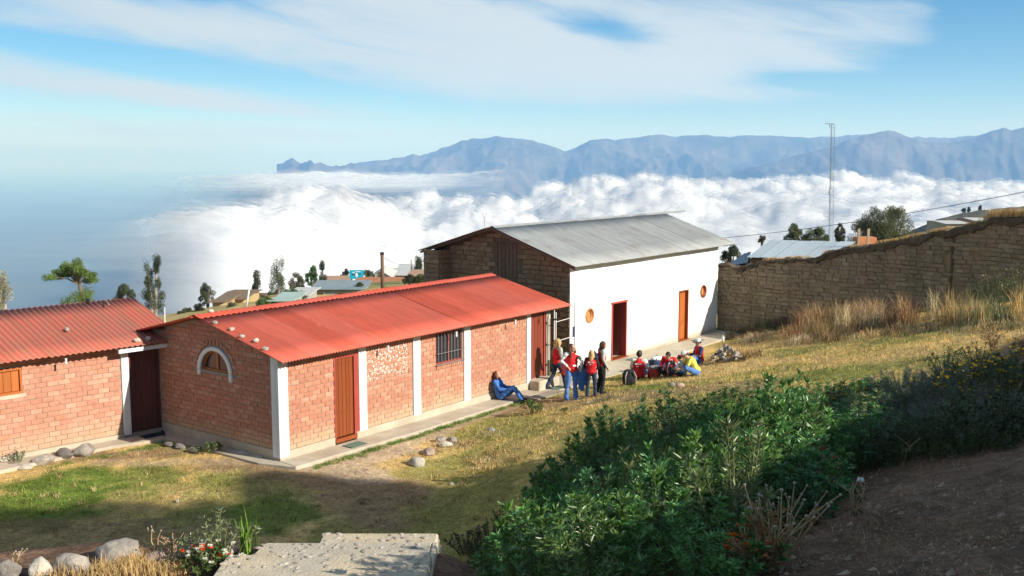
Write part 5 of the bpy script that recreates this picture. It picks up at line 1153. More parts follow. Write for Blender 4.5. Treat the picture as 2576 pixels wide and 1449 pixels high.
t = dry_plant('marigold_plant', hit(1880, 1455, 3), .35, 12, 'withered marigolds with a few orange blooms at the bottom', head=(0.30, 0.10, 0.03), hr=.015, seed=5, leaves=200, spread=.3, cat='flower'); flower_parts(t, [(-.1, 0, .30), (-.02, -.1, .27), (.12, .02, .33), (-.16, -.06, .24)], .03, (0.75, 0.16, 0.02), 9)
t = dry_plant('pink_flower_plant', hit(2060, 1262, 4), .5, 10, 'straggly plant with deep pink flowers beside the shaded path', hr=.008, seed=6, leaves=40, spread=.45, cat='flower', lc=(0.05, 0.09, 0.03)); flower_parts(t, [(-.32, 0, .42), (.0, -.1, .46), (.12, 0, .44), (.2, -.05, .40), (.05, .1, .5), (-.3, .2, .62)], .04, (0.62, 0.05, 0.13), 6)
t = dry_plant('white_flower_plant', hit(2150, 1300, 4), .3, 4, 'single white flower at the edge of the shaded path', hr=.008, seed=7, leaves=16, spread=.12, cat='flower', lc=(0.05, 0.09, 0.03)); flower_parts(t, [(0.03, -.02, .30)], .035, (0.8, 0.8, 0.78), 8)
b = MB(); b.tube([(0, 0, 0), (.08, .02, .2), (.2, 0, .33)], [.008, .006, .003], 5); b.tube([(.08, .02, .2), (-.1, 0, .34)], [.005, .003], 5); o = b.build('forked_twig', M_dstem, None, loc=hit(2270, 1175, 4)); tag(o, 'pale forked twig standing at the edge of the bare earth', 'twig')
dry_plant('dry_weed', hit(2575, 900), .6, 22, 'brown dried weed at the right edge beside the shaded bank', seed=9, leaves=300, spread=.5, head=(0.22, .12, .07), hr=.012)
dry_plant('dry_weed', hit(2500, 880), .5, 20, 'reddish dried weed where the shade meets the sunny grass', seed=10, leaves=260, spread=.5, head=(0.30, .14, .08), hr=.012)
# the lit flower bed by the steps
T0 = hit(500, 1446, 6)
t = put_shrub('olive_shrub', shrub_meshes('ol', 350, .42, .62, 22, 22, .075, .02, (0.13, 0.15, 0.07), (0.24, 0.26, 0.14), .4), hit(555, 1425, 6), 0, 1.0, 'thin grey olive shrub growing over the rocks by the steps', 'shrub')
t = put_shrub('flower_bed', shrub_meshes('fb', 351, .34, .30, 26, 20, .06, .03, (0.05, 0.09, 0.02), (0.16, 0.22, 0.06), .3), hit(515, 1452, 6), 0, 1.0, 'low plants with white and orange flowers beside the steps', 'flowers')
rs = np.random.RandomState(8); a = rs.uniform(0, 6.28, 26); q = np.sqrt(rs.rand(26)); Cc = np.stack([q * .3 * np.cos(a) + .08, q * .3 * np.sin(a), .33 * (1 - .3 * q ** 2) + rs.uniform(-.03, .03, 26)], 1)
flower_parts(t, Cc[:15] + np.array([.06, 0, .02]), .034, (0.85, 0.84, 0.74), 8, name='white_flower'); flower_parts(t, Cc[15:] - np.array([.12, .06, 0.02]), .032, (0.85, 0.13, 0.03), 8, name='orange_flower')
rs = np.random.RandomState(4); n = 34; P = np.zeros((n, 3)); P[:, :2] = rs.normal(size=(n, 2)) * .045; pp = hit(622, 1402, 6)
co, tri, cs = blade_arrays(P, rs.uniform(.25, .55, n), .022, .38, rgb(n, (0.17, 0.30, 0.04), .3, rs), rs, 2); o = link('sword_leaf_plant', tris_mesh('sword_leaf_plant', co, tri, cs), M_grass, None, pp); tag(o, 'bright green sword leaved plant beside the steps', 'plant')
dry_plant('dry_flower_stem', hit(400, 1415, 6), .38, 3, 'tall forked dry flower stem above the pink boulder', seed=12, leaves=6, spread=.10)
dry_plant('dry_flower_stem', hit(432, 1415, 6), .34, 4, 'brown drooping seed stem right of the forked one', seed=13, leaves=20, spread=.10, head=(.25, .13, .08))
dry_plant('dry_flower_stem', hit(36, 1440, 6), .22, 3, 'little dry seed stem above the corner boulder', seed=14, leaves=8, spread=.08, head=(.35, .25, .2))
b = MB(); b.tube([(0, 0, 0), (.005, 0, .30)], .012, 6); o = b.build('stake', M_pale_wood, None, loc=hit(443, 1430, 6)); tag(o, 'short upright wooden stake in the lit bank', 'stake')
b = MB(); b.tube([(0, 0, 0), (.0, 0, .22)], .008, 6); o = b.build('stake', M_pale_wood, None, loc=hit(318, 1402, 6)); tag(o, 'thin pale stake at the right end of the largest boulder', 'stake')
# small plants near the houses
def weed(name, u, v, meshes, s_, lab, cat='plant'): return put_shrub(name, meshes, hit(u, v), u * .1, s_, lab, cat)
wm = shrub_meshes('wd', 360, .35, .45, 18, 22, .09, .035, (0.05, 0.10, 0.025), (0.14, 0.21, 0.05), .3)
weed('low_weed', 1340, 1043, wm, .9, 'leafy green weed in the dirt by the seated woman'); weed('low_weed', 1420, 1040, wm, .35, 'tiny green weed in front of the standing group'); weed('low_weed', 535, 1142, wm, .7, 'small dark green plant among the kerb stones')
t = weed('purple_weed', 45, 1172, shrub_meshes('pw', 361, .32, .5, 16, 18, .06, .02, (0.09, 0.12, 0.07), (0.17, 0.20, 0.13), .5), .85, 'grey green weed with small purple flowers at the left wall'); flower_parts(t, [(.12, 0, .46), (.15, .05, .55), (-.2, 0, .40), (.05, 0, .5)], .02, (0.35, .15, .30), 6)
weed('low_weed', 497, 1140, wm, .4, 'grey green tuft between the kerb stones'); weed('low_weed', 1620, 1000, wm, .25, 'small clump of weed in the grass right of the group')

# ------------------------------------------------------------------ grass on the yard, tall dry weeds under the wall
def in_view(x, y, z, pad=120):
    f = y * math.cos(TH) - z * math.sin(TH); u = 1288 + F * x / f; v = 724.5 - F * (y * math.sin(TH) + z * math.cos(TH)) / f
    return (u > -pad) & (u < 2576 + pad) & (v < 1449 + pad)
rs = np.random.RandomState(21); N = 700000
gy = 12.3 + 34 * rs.rand(N) ** 1.15; gx = (rs.rand(N) * 1.08 - .54) * gy * 1.02; gx = gx[:]; z_ = gzf(gx, gy)
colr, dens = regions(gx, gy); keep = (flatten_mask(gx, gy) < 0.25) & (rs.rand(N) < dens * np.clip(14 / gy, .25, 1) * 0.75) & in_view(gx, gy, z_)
qx = (gx - FB.p.x) * FB.s.x + (gy - FB.p.y) * FB.s.y; keep &= qx < 0
gx, gy, z_, colr = gx[keep], gy[keep], z_[keep], colr[keep]; n = len(gx)
H = (0.02 + 0.035 * rs.rand(n)) * (0.7 + 0.9 * fbm(gx * 1.1, gy * 1.1, 3, 91)) * np.clip(gy / 22, .8, 1.5); cc = colr * (1.0 + 0.55 * rs.rand(n, 1)); st = rs.rand(n) < .12; cc[st] = np.array((0.50, 0.36, 0.17)) * (0.7 + .5 * rs.rand(st.sum(), 1))
co, tri, cs = blade_arrays(np.stack([gx, gy, z_ - .008], 1), H, 0.011 * np.clip(gy / 16, 1, 2.6), 0.9, cc, rs)
tag(link('grass', tris_mesh('grass', co, tri, cs), M_grass), kind='stuff')
tf = []
for k in range(2600):
    y = 13 + 30 * rs.rand() ** 1.2; x = (rs.rand() - .5) * y * 1.05; a_ = np.array([x]); b_ = np.array([y])
    if flatten_mask(a_, b_)[0] > .02 or (x - FB.p.x) * FB.s.x + (y - FB.p.y) * FB.s.y > -.2: continue
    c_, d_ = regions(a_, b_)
    if rs.rand() > d_[0] * 1.3: continue
    nb = 16; px = x + rs.normal(size=nb) * .05; py = y + rs.normal(size=nb) * .05; cc_ = c_[0] * rs.uniform(.5, 1.6) if rs.rand() < .6 else np.array((.62, .47, .24)) * rs.uniform(.6, 1.1)
    tf.append(blade_arrays(np.stack([px, py, gzf(px, py) - .01], 1), rs.uniform(.05, .15, nb), .012 * max(1, y / 18), 1.1, rgb(nb, cc_, .25, rs), rs))
co, tri, cs = merge([(co, tri, cs)] + tf)
bpy.data.objects.remove(bpy.data.objects['grass']); tag(link('grass', tris_mesh('grass', co, tri, cs), M_grass), kind='stuff')
# clumps
def clump_pts(x, y, rad, n, rs): a = rs.uniform(0, 6.28, n); q = rs.rand(n) ** .6 * rad; return x + q * np.cos(a), y + q * np.sin(a)
parts = []; rs = np.random.RandomState(33)
GOLD, RUST, STRAW, BRN, GRY = (0.62, 0.43, 0.20), (0.48, 0.25, 0.14), (0.72, 0.58, 0.37), (0.22, 0.14, 0.09), (0.24, 0.25, 0.14)
def clumps(us, vs, num, rad, nb, h0, h1, cols_, lean=.5, wd=.014):
    for _ in range(num):
        k = rs.rand(); u = us[0] + (us[1] - us[0]) * k; v = vs[0] + (vs[1] - vs[0]) * k + rs.uniform(-vs[2], vs[2]); p = hit(u, v)
        dd = (Vector((p.x, p.y, 0)) - FB.p).dot(FB.s)
        if dd > -0.15: p = p - FB.s * (dd + 0.25)
        c = np.array(cols_[rs.randint(len(cols_))]) * rs.uniform(.55, 1.1); hk = rs.uniform(.35, 1.05); rk = rs.uniform(.45, 1.2); x, y = clump_pts(p.x, p.y, rad * rk, nb, rs); x_ = x; dd = (x - FB.p.x) * FB.s.x + (y - FB.p.y) * FB.s.y; x = np.where(dd > -.05, x - FB.s.x * (dd + .1), x); y = np.where(dd > -.05, y - FB.s.y * (dd + .1), y)
        parts.append(blade_arrays(np.stack([x, y, gzf(x, y) - .02], 1), rs.uniform(h0 * .5, h1, nb) * hk, wd, lean * rs.uniform(.7, 1.8), rgb(nb, c, .35, rs), rs, 2))
clumps((1990, 2190), (846, 822, 12), 30, .45, 110, .6, 1.3, [GOLD, STRAW, GOLD, RUST, BRN], .55)
clumps((2060, 2200), (828, 812, 8), 12, .4, 110, .8, 1.5, [RUST, GOLD, BRN], .5)
clumps((2190, 2440), (822, 806, 10), 24, .4, 90, .4, 1.3, [GOLD, RUST, STRAW, GRY, BRN], .6)
clumps((2400, 2576), (812, 800, 10), 16, .45, 100, .5, 1.1, [GRY, GOLD, RUST, GRY], .45)
clumps((1860, 1980), (868, 835, 8), 18, .45, 100, .18, .4, [STRAW, STRAW, (0.42, .28, .18)], .9)
clumps((1830, 2000), (850, 812, 8), 22, .35, 70, .25, .55, [GRY, BRN, (0.10, .11, .05)], .6)
clumps((2000, 2250), (862, 842, 8), 30, .45, 70, .15, .4, [STRAW, GOLD, BRN], .9)
clumps((2250, 2576), (835, 820, 8), 26, .5, 70, .12, .35, [GOLD, STRAW, BRN, GRY], .9)
clumps((1830, 1900), (905, 890, 8), 14, .3, 70, .15, .35, [GOLD, BRN], .8)
clumps((1100, 1240), (1130, 1100, 14), 16, .28, 60, .08, .2, [GOLD, STRAW], .8)
clumps((1180, 1300), (1170, 1150, 25), 14, .28, 50, .06, .16, [GOLD, STRAW], .8)
clumps((1380, 1560), (1020, 1005, 14), 14, .28, 40, .06, .16, [GOLD, GRY], .8)
co, tri, cs = merge(parts); tag(link('dry_weeds', tris_mesh('dry_weeds', co, tri, cs), M_grass), kind='stuff')
parts = []
def tuft(u, v, rad, nb, h0, h1, c, wd=.008, lean=.8, y0=6): p = hit(u, v, y0); x, y = clump_pts(p.x, p.y, rad, nb, rs); parts.append(blade_arrays(np.stack([x, y, gzf(x, y) - .01], 1), rs.uniform(h0, h1, nb), wd, lean, rgb(nb, c, .35, rs), rs, 2))
for (u, v, rad, nb) in [(345, 1425, .22, 320), (310, 1445, .25, 320), (260, 1452, .3, 250), (380, 1445, .25, 260), (430, 1452, .2, 200), (150, 1455, .25, 150), (465, 1430, .12, 80), (330, 1405, .12, 140)]: tuft(u, v, rad, nb, .06, .2, GOLD)
for (u, v) in [(1240, 1400), (1280, 1380), (1210, 1425), (1320, 1400)]: tuft(u, v, .3, 120, .1, .3, (0.10, .10, .05))
for k in range(60): tuft(rs.uniform(1980, 2576), rs.uniform(1150, 1449), .25, 14, .03, .10, (0.26, 0.18, 0.10), .006, 1.6, 4)
for k in range(800): tuft(rs.uniform(1850, 2576), 1110 + 340 * rs.rand() ** .8, .4, 5, .01, .035, (0.42, 0.31, 0.19) if k % 3 else (.10, .07, .05), .006, 7.0, 4)
co, tri, cs = merge(parts); tag(link('dry_grass_tufts', tris_mesh('dry_grass_tufts', co, tri, cs), M_grass), kind='stuff')
b = MB(); r_ = random.Random(8)
for k in range(1500):
    u, v = (r_.uniform(1900, 2576), r_.uniform(1090, 1449)) if k < 800 else (r_.uniform(0, 2400), r_.uniform(930, 1340)); p = hit(u, v, 4)
    if flatten_mask(np.array([p.x]), np.array([p.y]))[0] > .02: continue
    q = r_.uniform(.006, .02) * (1 + 1.6 * (r_.random() < .08)) * (1 if k < 800 else 1.5); b.cur = (lambda g_: (g_, g_ * .9, g_ * .8))(r_.uniform(.5, 1.5)); vs = [(p.x + q * r_.uniform(.6, 1.3) * math.cos(a), p.y + q * r_.uniform(.6, 1.3) * math.sin(a), p.z - q * .3) for a in (0, 1.3, 2.6, 3.9, 5.2)] + [(p.x + r_.uniform(-.3, .3) * q, p.y, p.z + q * r_.uniform(.5, .9))]
    b.add(vs, [(i_, (i_ + 1) % 5, 5) for i_ in range(5)])
tag(b.build('pebbles', mat('pebble', (0.28, .235, .19), .95, .3, 20, tint=True)), kind='stuff')
vparts = []; rs = np.random.RandomState(77)
for k in range(230):
    a_ = rs.uniform(.2, 8.6); p = FM.w(a_, -.80 - abs(rs.normal()) * .10 - (.02 * a_ if a_ < 4 else .0)); x, y = clump_pts(p.x, p.y, .09, 22, rs)
    vparts.append(blade_arrays(np.stack([x, y, gzf(x, y) - .01], 1), rs.uniform(.03, .11, 22), .014, 1.1, rgb(22, (0.13, .24, .05) if rs.rand() < .75 else (.4, .33, .14), .35, rs), rs))
for k in range(60):
    p = FL.w(rs.uniform(-3.4, -.2), -.95 - abs(rs.normal()) * .2); x, y = clump_pts(p.x, p.y, .1, 18, rs)
    vparts.append(blade_arrays(np.stack([x, y, gzf(x, y) - .01], 1), rs.uniform(.03, .10, 18), .014, 1.1, rgb(18, (0.17, .24, .06), .35, rs), rs))
co, tri, cs = merge(vparts); tag(link('verge_grass', tris_mesh('verge_grass', co, tri, cs), M_grass), kind='stuff')
# grass rooted along the top of the wall
parts = []; 
for k in range(130):
    x = rs.choice([rs.uniform(9.3, 13.5), rs.uniform(6.2, 9.0), rs.uniform(1.8, 6)], p=[.6, .28, .12]); big = x > 9.9; nb = 44; xx = x + rs.normal(size=nb) * .10; yy = .12 + rs.normal(size=nb) * .10
    P = np.array([[a, c, wtop(a) + .03] for a, c in zip(xx, yy)]); parts.append(blade_arrays(P, rs.uniform(.08, .36 if big else .14, nb), .012, .7, rgb(nb, GOLD if rs.rand() < .8 else RUST, .3, rs), rs, 2))
co, tri, cs = merge(parts); tag(link('wall_top_grass', tris_mesh('wall_top_grass', co, tri, cs), M_grass, AW), kind='stuff')
# bare branches leaning on the wall
def branch(u, v, pts, lab, rad=.012):
    d = ray(u, v); p0 = FB.p; k = (Vector((p0.x, p0.y, 0)).dot(FB.s) - .12) / Vector((d.x, d.y, 0)).dot(FB.s); P = d * k; b = MB(); 
    for pl in pts: b.tube([FB.t * a - FB.s * (.04 + .1 * i) + Vector((0, 0, z)) for i, (a, z) in enumerate(pl)], [rad, rad * .8, rad * .5][:len(pl)], 5)
    o = b.build('bare_branch', M_palet, None, loc=P); tag(o, lab, 'branch')
branch(2160, 650, [[(-.05, .15), (.1, -.6), (.5, -1.3)], [(.1, -.6), (-.1, -.85)], [(.25, -.9), (-.15, -.75)]], 'long bare branch leaning on the adobe wall above the dry weeds')
branch(2345, 655, [[(-.3, .25), (0, -.1)], [(-.3, .1), (.05, -.25)], [(.2, .3), (.18, -.05)], [(-.2, -.35), (.05, -.3)]], 'short bare sticks stuck in the face of the adobe wall', .009)
wsh = shrub_meshes('ws', 370, .6, 1.1, 34, 34, .06, .02, (0.07, 0.09, 0.04), (0.16, 0.17, 0.08), .6)
for u, v, s_, lab in [(2500, 778, 1.2, 'grey green shrub under the right end of the adobe wall'), (2570, 772, 1.25, 'dark shrub at the picture edge under the adobe wall'), (2450, 782, .8, 'smaller grey shrub left of the one under the wall end')]:
    p = hit(u, v); dd = (Vector((p.x, p.y, 0)) - FB.p).dot(FB.s); p = p - FB.s * max(0, dd + .45); put_shrub('wall_shrub', wsh, (p.x, p.y, gz(p.x, p.y)), u, s_, lab)

# ------------------------------------------------------------------ gate, step, pile of small things by the end door
GT = empty('metal_gate', FM.w(10.75, -0.32), FM.rz, 'open white metal bar gate between the brick house and the white house', 'gate'); GT.location.z = -6.95
b = MB()
for x in (0.0, 0.09): b.tube([(x, 0, 0.28), (x, 0, 2.28 - x)], .017, 8)
b.build('gate_post', M_metal, GT)
b = MB(); b.tube([(1.12, -.02, 0.75), (1.12, -.02, 2.42)], .014, 8); b.build('gate_post', mat('dark_grey_metal', (0.08, .08, .09), .5), GT)
for z, (x0, x1) in ((2.40, (1.0, 1.12)), (1.92, (.09, 1.12)), (1.30, (.09, 1.12)), (0.30, (.0, .4))): b = MB(); b.tube([(x0, 0, z - .04), (x1, -.01, z)], .010, 6); b.build('gate_rail', M_metal, GT)
b = MB(); 
for z in (.62, 1.27, 1.95): b.box(-.02, .11, -.03, .03, z, z + .05)
b.build('hinge', M_black, GT)
b = MB(); b.box(0.98, 1.10, -.035, -.025, 1.28, 1.62); b.build('notice', mat('dark_blue_notice', (0.03, 0.04, 0.10), .6, .5, 30), GT)
for k in range(3): b = MB(); b.box(.12 + k * .1, .205 + k * .1, -.01, .01, .29, .78 - .02 * k); b.build('gate_board', M_pale_wood, GT)
b = MB(); b.box(9.5, 10.9, -1.35, -.93, 0, .16); p = FM.w(0, 0); b2 = MB(); b2.box(-.7, .7, -.21, .21, -.1, .10); o = b2.build('doorstep', M_concd, None, loc=FM.w(9.3, -1.05, -.09)); o.rotation_euler = (0, 0, FM.rz); tag(o, 'low grey concrete step in front of the pavement by the end door', 'step')

# ------------------------------------------------------------------ people
def cmat(name, c, rough=0.85, var=0.12, scale=12): return mat('cloth_' + name, c, rough, var, scale, 0.25, 60)
SKIN = mat('skin', (0.55, 0.32, 0.22), 0.5, 0.05, 10); 
HAIR_B, HAIR_D, HAIR_R, HAIR_BR = mat('blond_hair', (0.50, 0.34, 0.15), .6, .3, 30), mat('black_hair', (0.025, 0.02, 0.02), .5, .2, 30), mat('auburn_hair', (0.16, 0.055, 0.03), .6, .3, 30), mat('brown_hair', (0.10, 0.05, 0.03), .6, .3, 30)
RED, BLUE, JEAN, DJEAN, BLK, WHT, YEL = cmat('red', (0.60, 0.018, 0.022)), cmat('blue', (0.055, 0.17, 0.50)), cmat('jeans', (0.085, 0.20, 0.48)), cmat('dark_jeans', (0.025, 0.045, 0.085)), cmat('black', (0.018, 0.018, 0.02)), cmat('white', (0.75, 0.77, 0.76)), cmat('yellow', (0.72, 0.62, 0.12))
DRED, GRN, NAVY, GREYC = cmat('dark_red', (0.22, 0.02, 0.025)), cmat('grey_green', (0.42, 0.47, 0.42)), cmat('navy', (0.03, 0.045, 0.12)), cmat('grey', (0.28, 0.27, 0.25))
def V(*a): return Vector(a)
def lerp(a, b, t): return a + (b - a) * t
def limb(mb, pts, rads, n=10):
    mb.tube(pts, rads, n)
    for p, r_ in zip(pts, rads): mb.ellipsoid(p, (r_, r_, r_), 8, 6)
def orient(d, up=Vector((0, 0, 1))):
    d = d.normalized(); x = d.cross(up); 
    if x.length < 1e-4: x = Vector((1, 0, 0))
    x.normalize(); u = x.cross(d); return Matrix((x, d, u)).transposed()
fold_tex = bpy.data.textures.new('folds', 'CLOUDS'); fold_tex.noise_scale = 0.11; fold_tex.noise_depth = 2
def remesh(o, vox):
    m = o.modifiers.new('remesh', 'REMESH'); m.mode = 'VOXEL'; m.voxel_size = vox; m.use_smooth_shade = True
    if vox > .009: d = o.modifiers.new('folds', 'DISPLACE'); d.texture = fold_tex; d.texture_coords = 'GLOBAL'; d.strength = .045; d.mid_level = .5
    return o
STAND = dict(pel=(0, 0, .88), che=(0, .0, 1.18), nec=(0, -.005, 1.35), hed=(0, .02, 1.49), shR=(.165, 0, 1.31), elR=(.21, -.03, 1.06), haR=(.20, .06, .84), shL=(-.165, 0, 1.31), elL=(-.21, -.03, 1.06), haL=(-.20, .06, .84), hiR=(.085, 0, .86), knR=(.09, .02, .47), anR=(.09, -.02, .08), hiL=(-.085, 0, .86), knL=(-.09, .02, .47), anL=(-.09, -.02, .08), look=(0, 1, 0))
def person(loc, azd, H, pose, outfit, label, grp=None):
    J = dict(STAND); J.update(pose); look = Vector(J.pop('look')).normalized(); J = {k: Vector(v) for k, v in J.items()}
    t = empty('person', loc, -R(azd), label, 'person', grp); s_ = H / 1.6; t.scale = (s_, s_, s_)
    b = MB(); hd = J['hed']; O = orient(look)
    b.ellipsoid(hd, (.072, .088, .108), 14, 10, O); b.ellipsoid(hd + O @ V(0, .045, -.055), (.045, .045, .05), 10, 8, O)      # skull, jaw
    b.ellipsoid(hd + O @ V(0, .093, -.012), (.013, .022, .024), 8, 6, O); b.ellipsoid(hd + O @ V(0, .078, -.055), (.022, .012, .008), 8, 6, O)
    for s in (-1, 1): b.ellipsoid(hd + O @ V(.073 * s, -.005, -.01), (.012, .02, .03), 8, 6, O); b.ellipsoid(hd + O @ V(.03 * s, .078, .022), (.018, .010, .008), 6, 5, O)
    limb(b, [J['nec'] - V(0, 0, .04), lerp(J['nec'], hd, .45)], [.052, .046])
    limb(b, [J['pel'], lerp(J['pel'], J['che'], .5), J['che'], J['nec'] - V(0, 0, .03)], [.115, .10, .115, .06])
    limb(b, [J['shR'], J['che'] + V(0, 0, .06), J['shL']], [.055, .08, .055])
    for S in 'RL':
        sh, el, ha = J['sh' + S], J['el' + S], J['ha' + S]; limb(b, [sh, lerp(sh, el, .5), el, lerp(el, ha, .5), ha], [.05, .045, .037, .033, .024])
        fd = (ha - el).normalized(); Of = orient(fd); pc = ha + fd * .045; b.ellipsoid(pc, (.038, .05, .016), 10, 6, Of)
        for k in range(4): q = pc + Of @ V((k - 1.5) * .018, .035, 0); L_ = (.062, .070, .066, .052)[k]; limb(b, [q, q + Of @ V(0, L_ * .55, -.006), q + Of @ V(0, L_ * .9, -.028)], [.0095, .009, .008], 6)
        q = pc + Of @ V(-.03 if S == 'R' else .03, -.015, 0); limb(b, [q, q + Of @ V(-.022 if S == 'R' else .022, .03, -.012), q + Of @ V(-.022 if S == 'R' else .022, .055, -.02)], [.011, .010, .009], 6)
        hi, kn, an = J['hi' + S], J['kn' + S], J['an' + S]; limb(b, [hi, lerp(hi, kn, .5), kn, lerp(kn, an, .35), an], [.082, .07, .05, .048, .034])
    remesh(b.build('body', SKIN, t, True), .0085)
    b = MB()
    for s in (-1, 1): b.ellipsoid(hd + O @ V(.030 * s, .083, .012), (.009, .005, .006), 6, 5, O)
    b.build('eye', mat('eye_dark', (0.03, .02, .02), .3), t)
    o = outfit
    if 'trousers' in o:
        b = MB(); b.ellipsoid(J['pel'] + V(0, 0, -.01), (.155, .115, .11), 12, 8)
        fl = o.get('flare', .062)
        for S in 'RL': hi, kn, an = J['hi' + S], J['kn' + S], J['an' + S]; limb(b, [hi, lerp(hi, kn, .5), kn, lerp(kn, an, .5), an], [.10, .086, .066, .062, fl])
        remesh(b.build('trousers', o['trousers'], t, True), .013)
    if 'shirt' in o:
        b = MB(); limb(b, [J['pel'] + V(0, 0, .05), lerp(J['pel'], J['che'], .5), J['che'], J['nec'] - V(0, 0, .05)], [.125, .118, .13, .07]); limb(b, [J['shR'], J['che'] + V(0, 0, .07), J['shL']], [.066, .09, .066])
        for S in 'RL':
            sh, el, ha = J['sh' + S], J['el' + S], J['ha' + S]
            if o.get('short'): limb(b, [sh, lerp(sh, el, .75)], [.068, .064])
            else: limb(b, [sh, lerp(sh, el, .5), el, lerp(el, ha, .92)], [.066, .06, .05, .04])
        remesh(b.build('shirt', o['shirt'], t, True), .013)
    if 'vest' in o:
        b = MB(); ax = (J['che'] - J['pel']).normalized()
        for f, w, d_ in ((.05, .175, .145), (.35, .165, .14), (.7, .175, .14), (1.0, .185, .135)): b.ellipsoid(lerp(J['pel'], J['che'], f), (w, d_, .13), 14, 10, orient(V(0, 1, 0) - ax * ax.y, ax))
        limb(b, [lerp(J['shR'], J['che'], .25) , J['che'] + V(0, 0, .09), lerp(J['shL'], J['che'], .25)], [.075, .09, .075]); limb(b, [J['che'] + V(0, 0, .08), J['nec'] - V(0, 0, .05)], [.11, .078])
        vst = remesh(b.build('vest', o['vest'], t, True), .013)
        if o.get('print'):
            b = MB(); up = (J['nec'] - J['che']).normalized(); c0 = J['che'] + V(0, -.158, 0) 
            for x0, x1, h in ((-.105, -.075, .045), (-.062, -.038, .05), (-.012, .02, .02), (.04, .062, .045), (.075, .105, .045)): b.box(x0, x1, -.012, .006, .02, .02 + h, Matrix.Translation(c0) @ orient(V(0, 1, 0) - up * up.y, up).to_4x4())
            for x0, x1 in ((-.06, -.045), (-.03, .0)): b.box(x0, x1, -.012, .006, -.04, -.02, Matrix.Translation(c0) @ orient(V(0, 1, 0) - up * up.y, up).to_4x4())
            b.build('back_print', WHT, t)
        if o.get('front_band'): b = MB(); b.box(-.10, .02, .0, .012, -.03, .02, Matrix.Translation(lerp(J['pel'], J['che'], .42) + V(0, .138, 0))); b.build('front_print', WHT, t)
    b = MB()
    for S in 'RL':
        an, kn = J['an' + S], J['kn' + S]; fdir = Vector(J['to' + S]) if 'to' + S in J else V(0, 1, 0); b.ellipsoid(an + fdir * .06 + V(0, 0, -.035), (.045, .125, .042), 10, 7, orient(fdir)); b.ellipsoid(an, (.045, .05, .05), 8, 6)
    remesh(b.build('shoes', o.get('shoes', BLK), t, True), .012)
    hm = o['hair']; st = o.get('style', 'short'); b = MB(); b.ellipsoid(hd + O @ V(0, -.022, .022), (.085, .092, .103), 14, 10, O)
    if st == 'long':
        bk = O @ V(0, -.055, 0); limb(b, [hd + bk, hd + bk + V(0, 0, -.14), hd + bk + V(0, 0, -.27) + O @ V(0, -.03, 0)], [.085, .078, .05])
        for s in (-1, 1): limb(b, [hd + O @ V(.07 * s, -.01, .03), hd + O @ V(.085 * s, .015, -.12), J['nec'] + O @ V(.085 * s, .07, -.16)], [.035, .036, .022])
    elif st == 'bob': 
        for s in (-1, 1): limb(b, [hd + O @ V(.07 * s, -.02, .03), hd + O @ V(.078 * s, -.01, -.09)], [.036, .032])
        limb(b, [hd + O @ V(0, -.07, 0), hd + O @ V(0, -.075, -.11)], [.075, .06])
    remesh(b.build('hair', hm, t, True), .012)
    if 'cap' in o:
        b = MB(); b.ellipsoid(hd + O @ V(0, -.012, .055), (.092, .105, .075), 14, 8, O); remesh(b.build('cap', o['cap'], t, True), .012)
        b = MB(); b.ellipsoid(hd + O @ V(0, .12, .045), (.065, .07, .010), 12, 6, O); b.build('cap_visor', o.get('visor', o['cap']), t, True)
    return t
SG = 'people standing on the dirt by the gate'; QG = 'people sitting in a circle on the grass'
pA = atz(1262, 1004, -7.035)
person(pA, 112, 1.62, dict(pel=(0, -.02, .11), che=(0, -.14, .40), nec=(0, -.17, .57), hed=(0, -.13, .71), look=(.0, .9, .35), shR=(.17, -.15, .53), elR=(.20, .02, .33), haR=(.10, .27, .33), shL=(-.17, -.15, .53), elL=(-.20, .02, .33), haL=(-.08, .29, .36), hiR=(.09, .02, .10), knR=(.12, .42, .40), anR=(.12, .66, .09), hiL=(-.09, .02, .10), knL=(-.16, .38, .30), anL=(-.10, .58, .08)),
       dict(trousers=BLUE, shirt=BLUE, vest=BLUE, hair=HAIR_R, style='bob', shoes=BLK), 'person in blue clothes sitting against the brick wall facing the sun', None)
pB = hit(1402, 981)
person(pB, 62, 1.60, dict(hed=(.0, .03, 1.49), look=(.3, 1, -.1), knR=(.09, .16, .48), anR=(.08, .27, .09), knL=(-.09, -.10, .47), anL=(-.09, -.33, .11), elR=(.22, .02, 1.06), haR=(.06, .20, 1.0), elL=(-.22, .0, 1.06), haL=(-.05, .22, .98)),
       dict(trousers=DJEAN, shirt=GRN, vest=RED, hair=HAIR_B, style='long'), 'blond person in red vest and dark flared jeans stepping past the gate', SG)
pC = hit(1438, 1006)
person(pC, 165, 1.62, dict(look=(-.35, 1, .12), knR=(.13, .03, .46), anR=(.16, .0, .08), knL=(-.09, .03, .46), anL=(-.11, .02, .08), elR=(.30, -.04, 1.12), haR=(.17, .10, .98), elL=(-.30, .02, 1.08), haL=(-.22, .16, .95)),
       dict(trousers=JEAN, shirt=WHT, vest=RED, front_band=True, hair=HAIR_BR, style='long', shoes=BLUE, flare=.078), 'dark haired person in red vest and light blue jeans facing the camera', SG)
pD = hit(1487, 1000)
person(pD, 8, 1.34, dict(look=(.1, 1, -.15), knR=(.12, .03, .46), anR=(.14, .0, .08), knL=(-.12, .03, .46), anL=(-.14, .0, .08), elR=(.24, .02, 1.08), haR=(.18, .15, .95), elL=(-.24, .02, 1.08), haL=(-.18, .15, .95)),
       dict(trousers=DJEAN, shirt=BLK, vest=RED, print=True, hair=HAIR_B, style='long'), 'blond child in red vest seen from behind with white print', SG)
pE = hit(1512, 990)
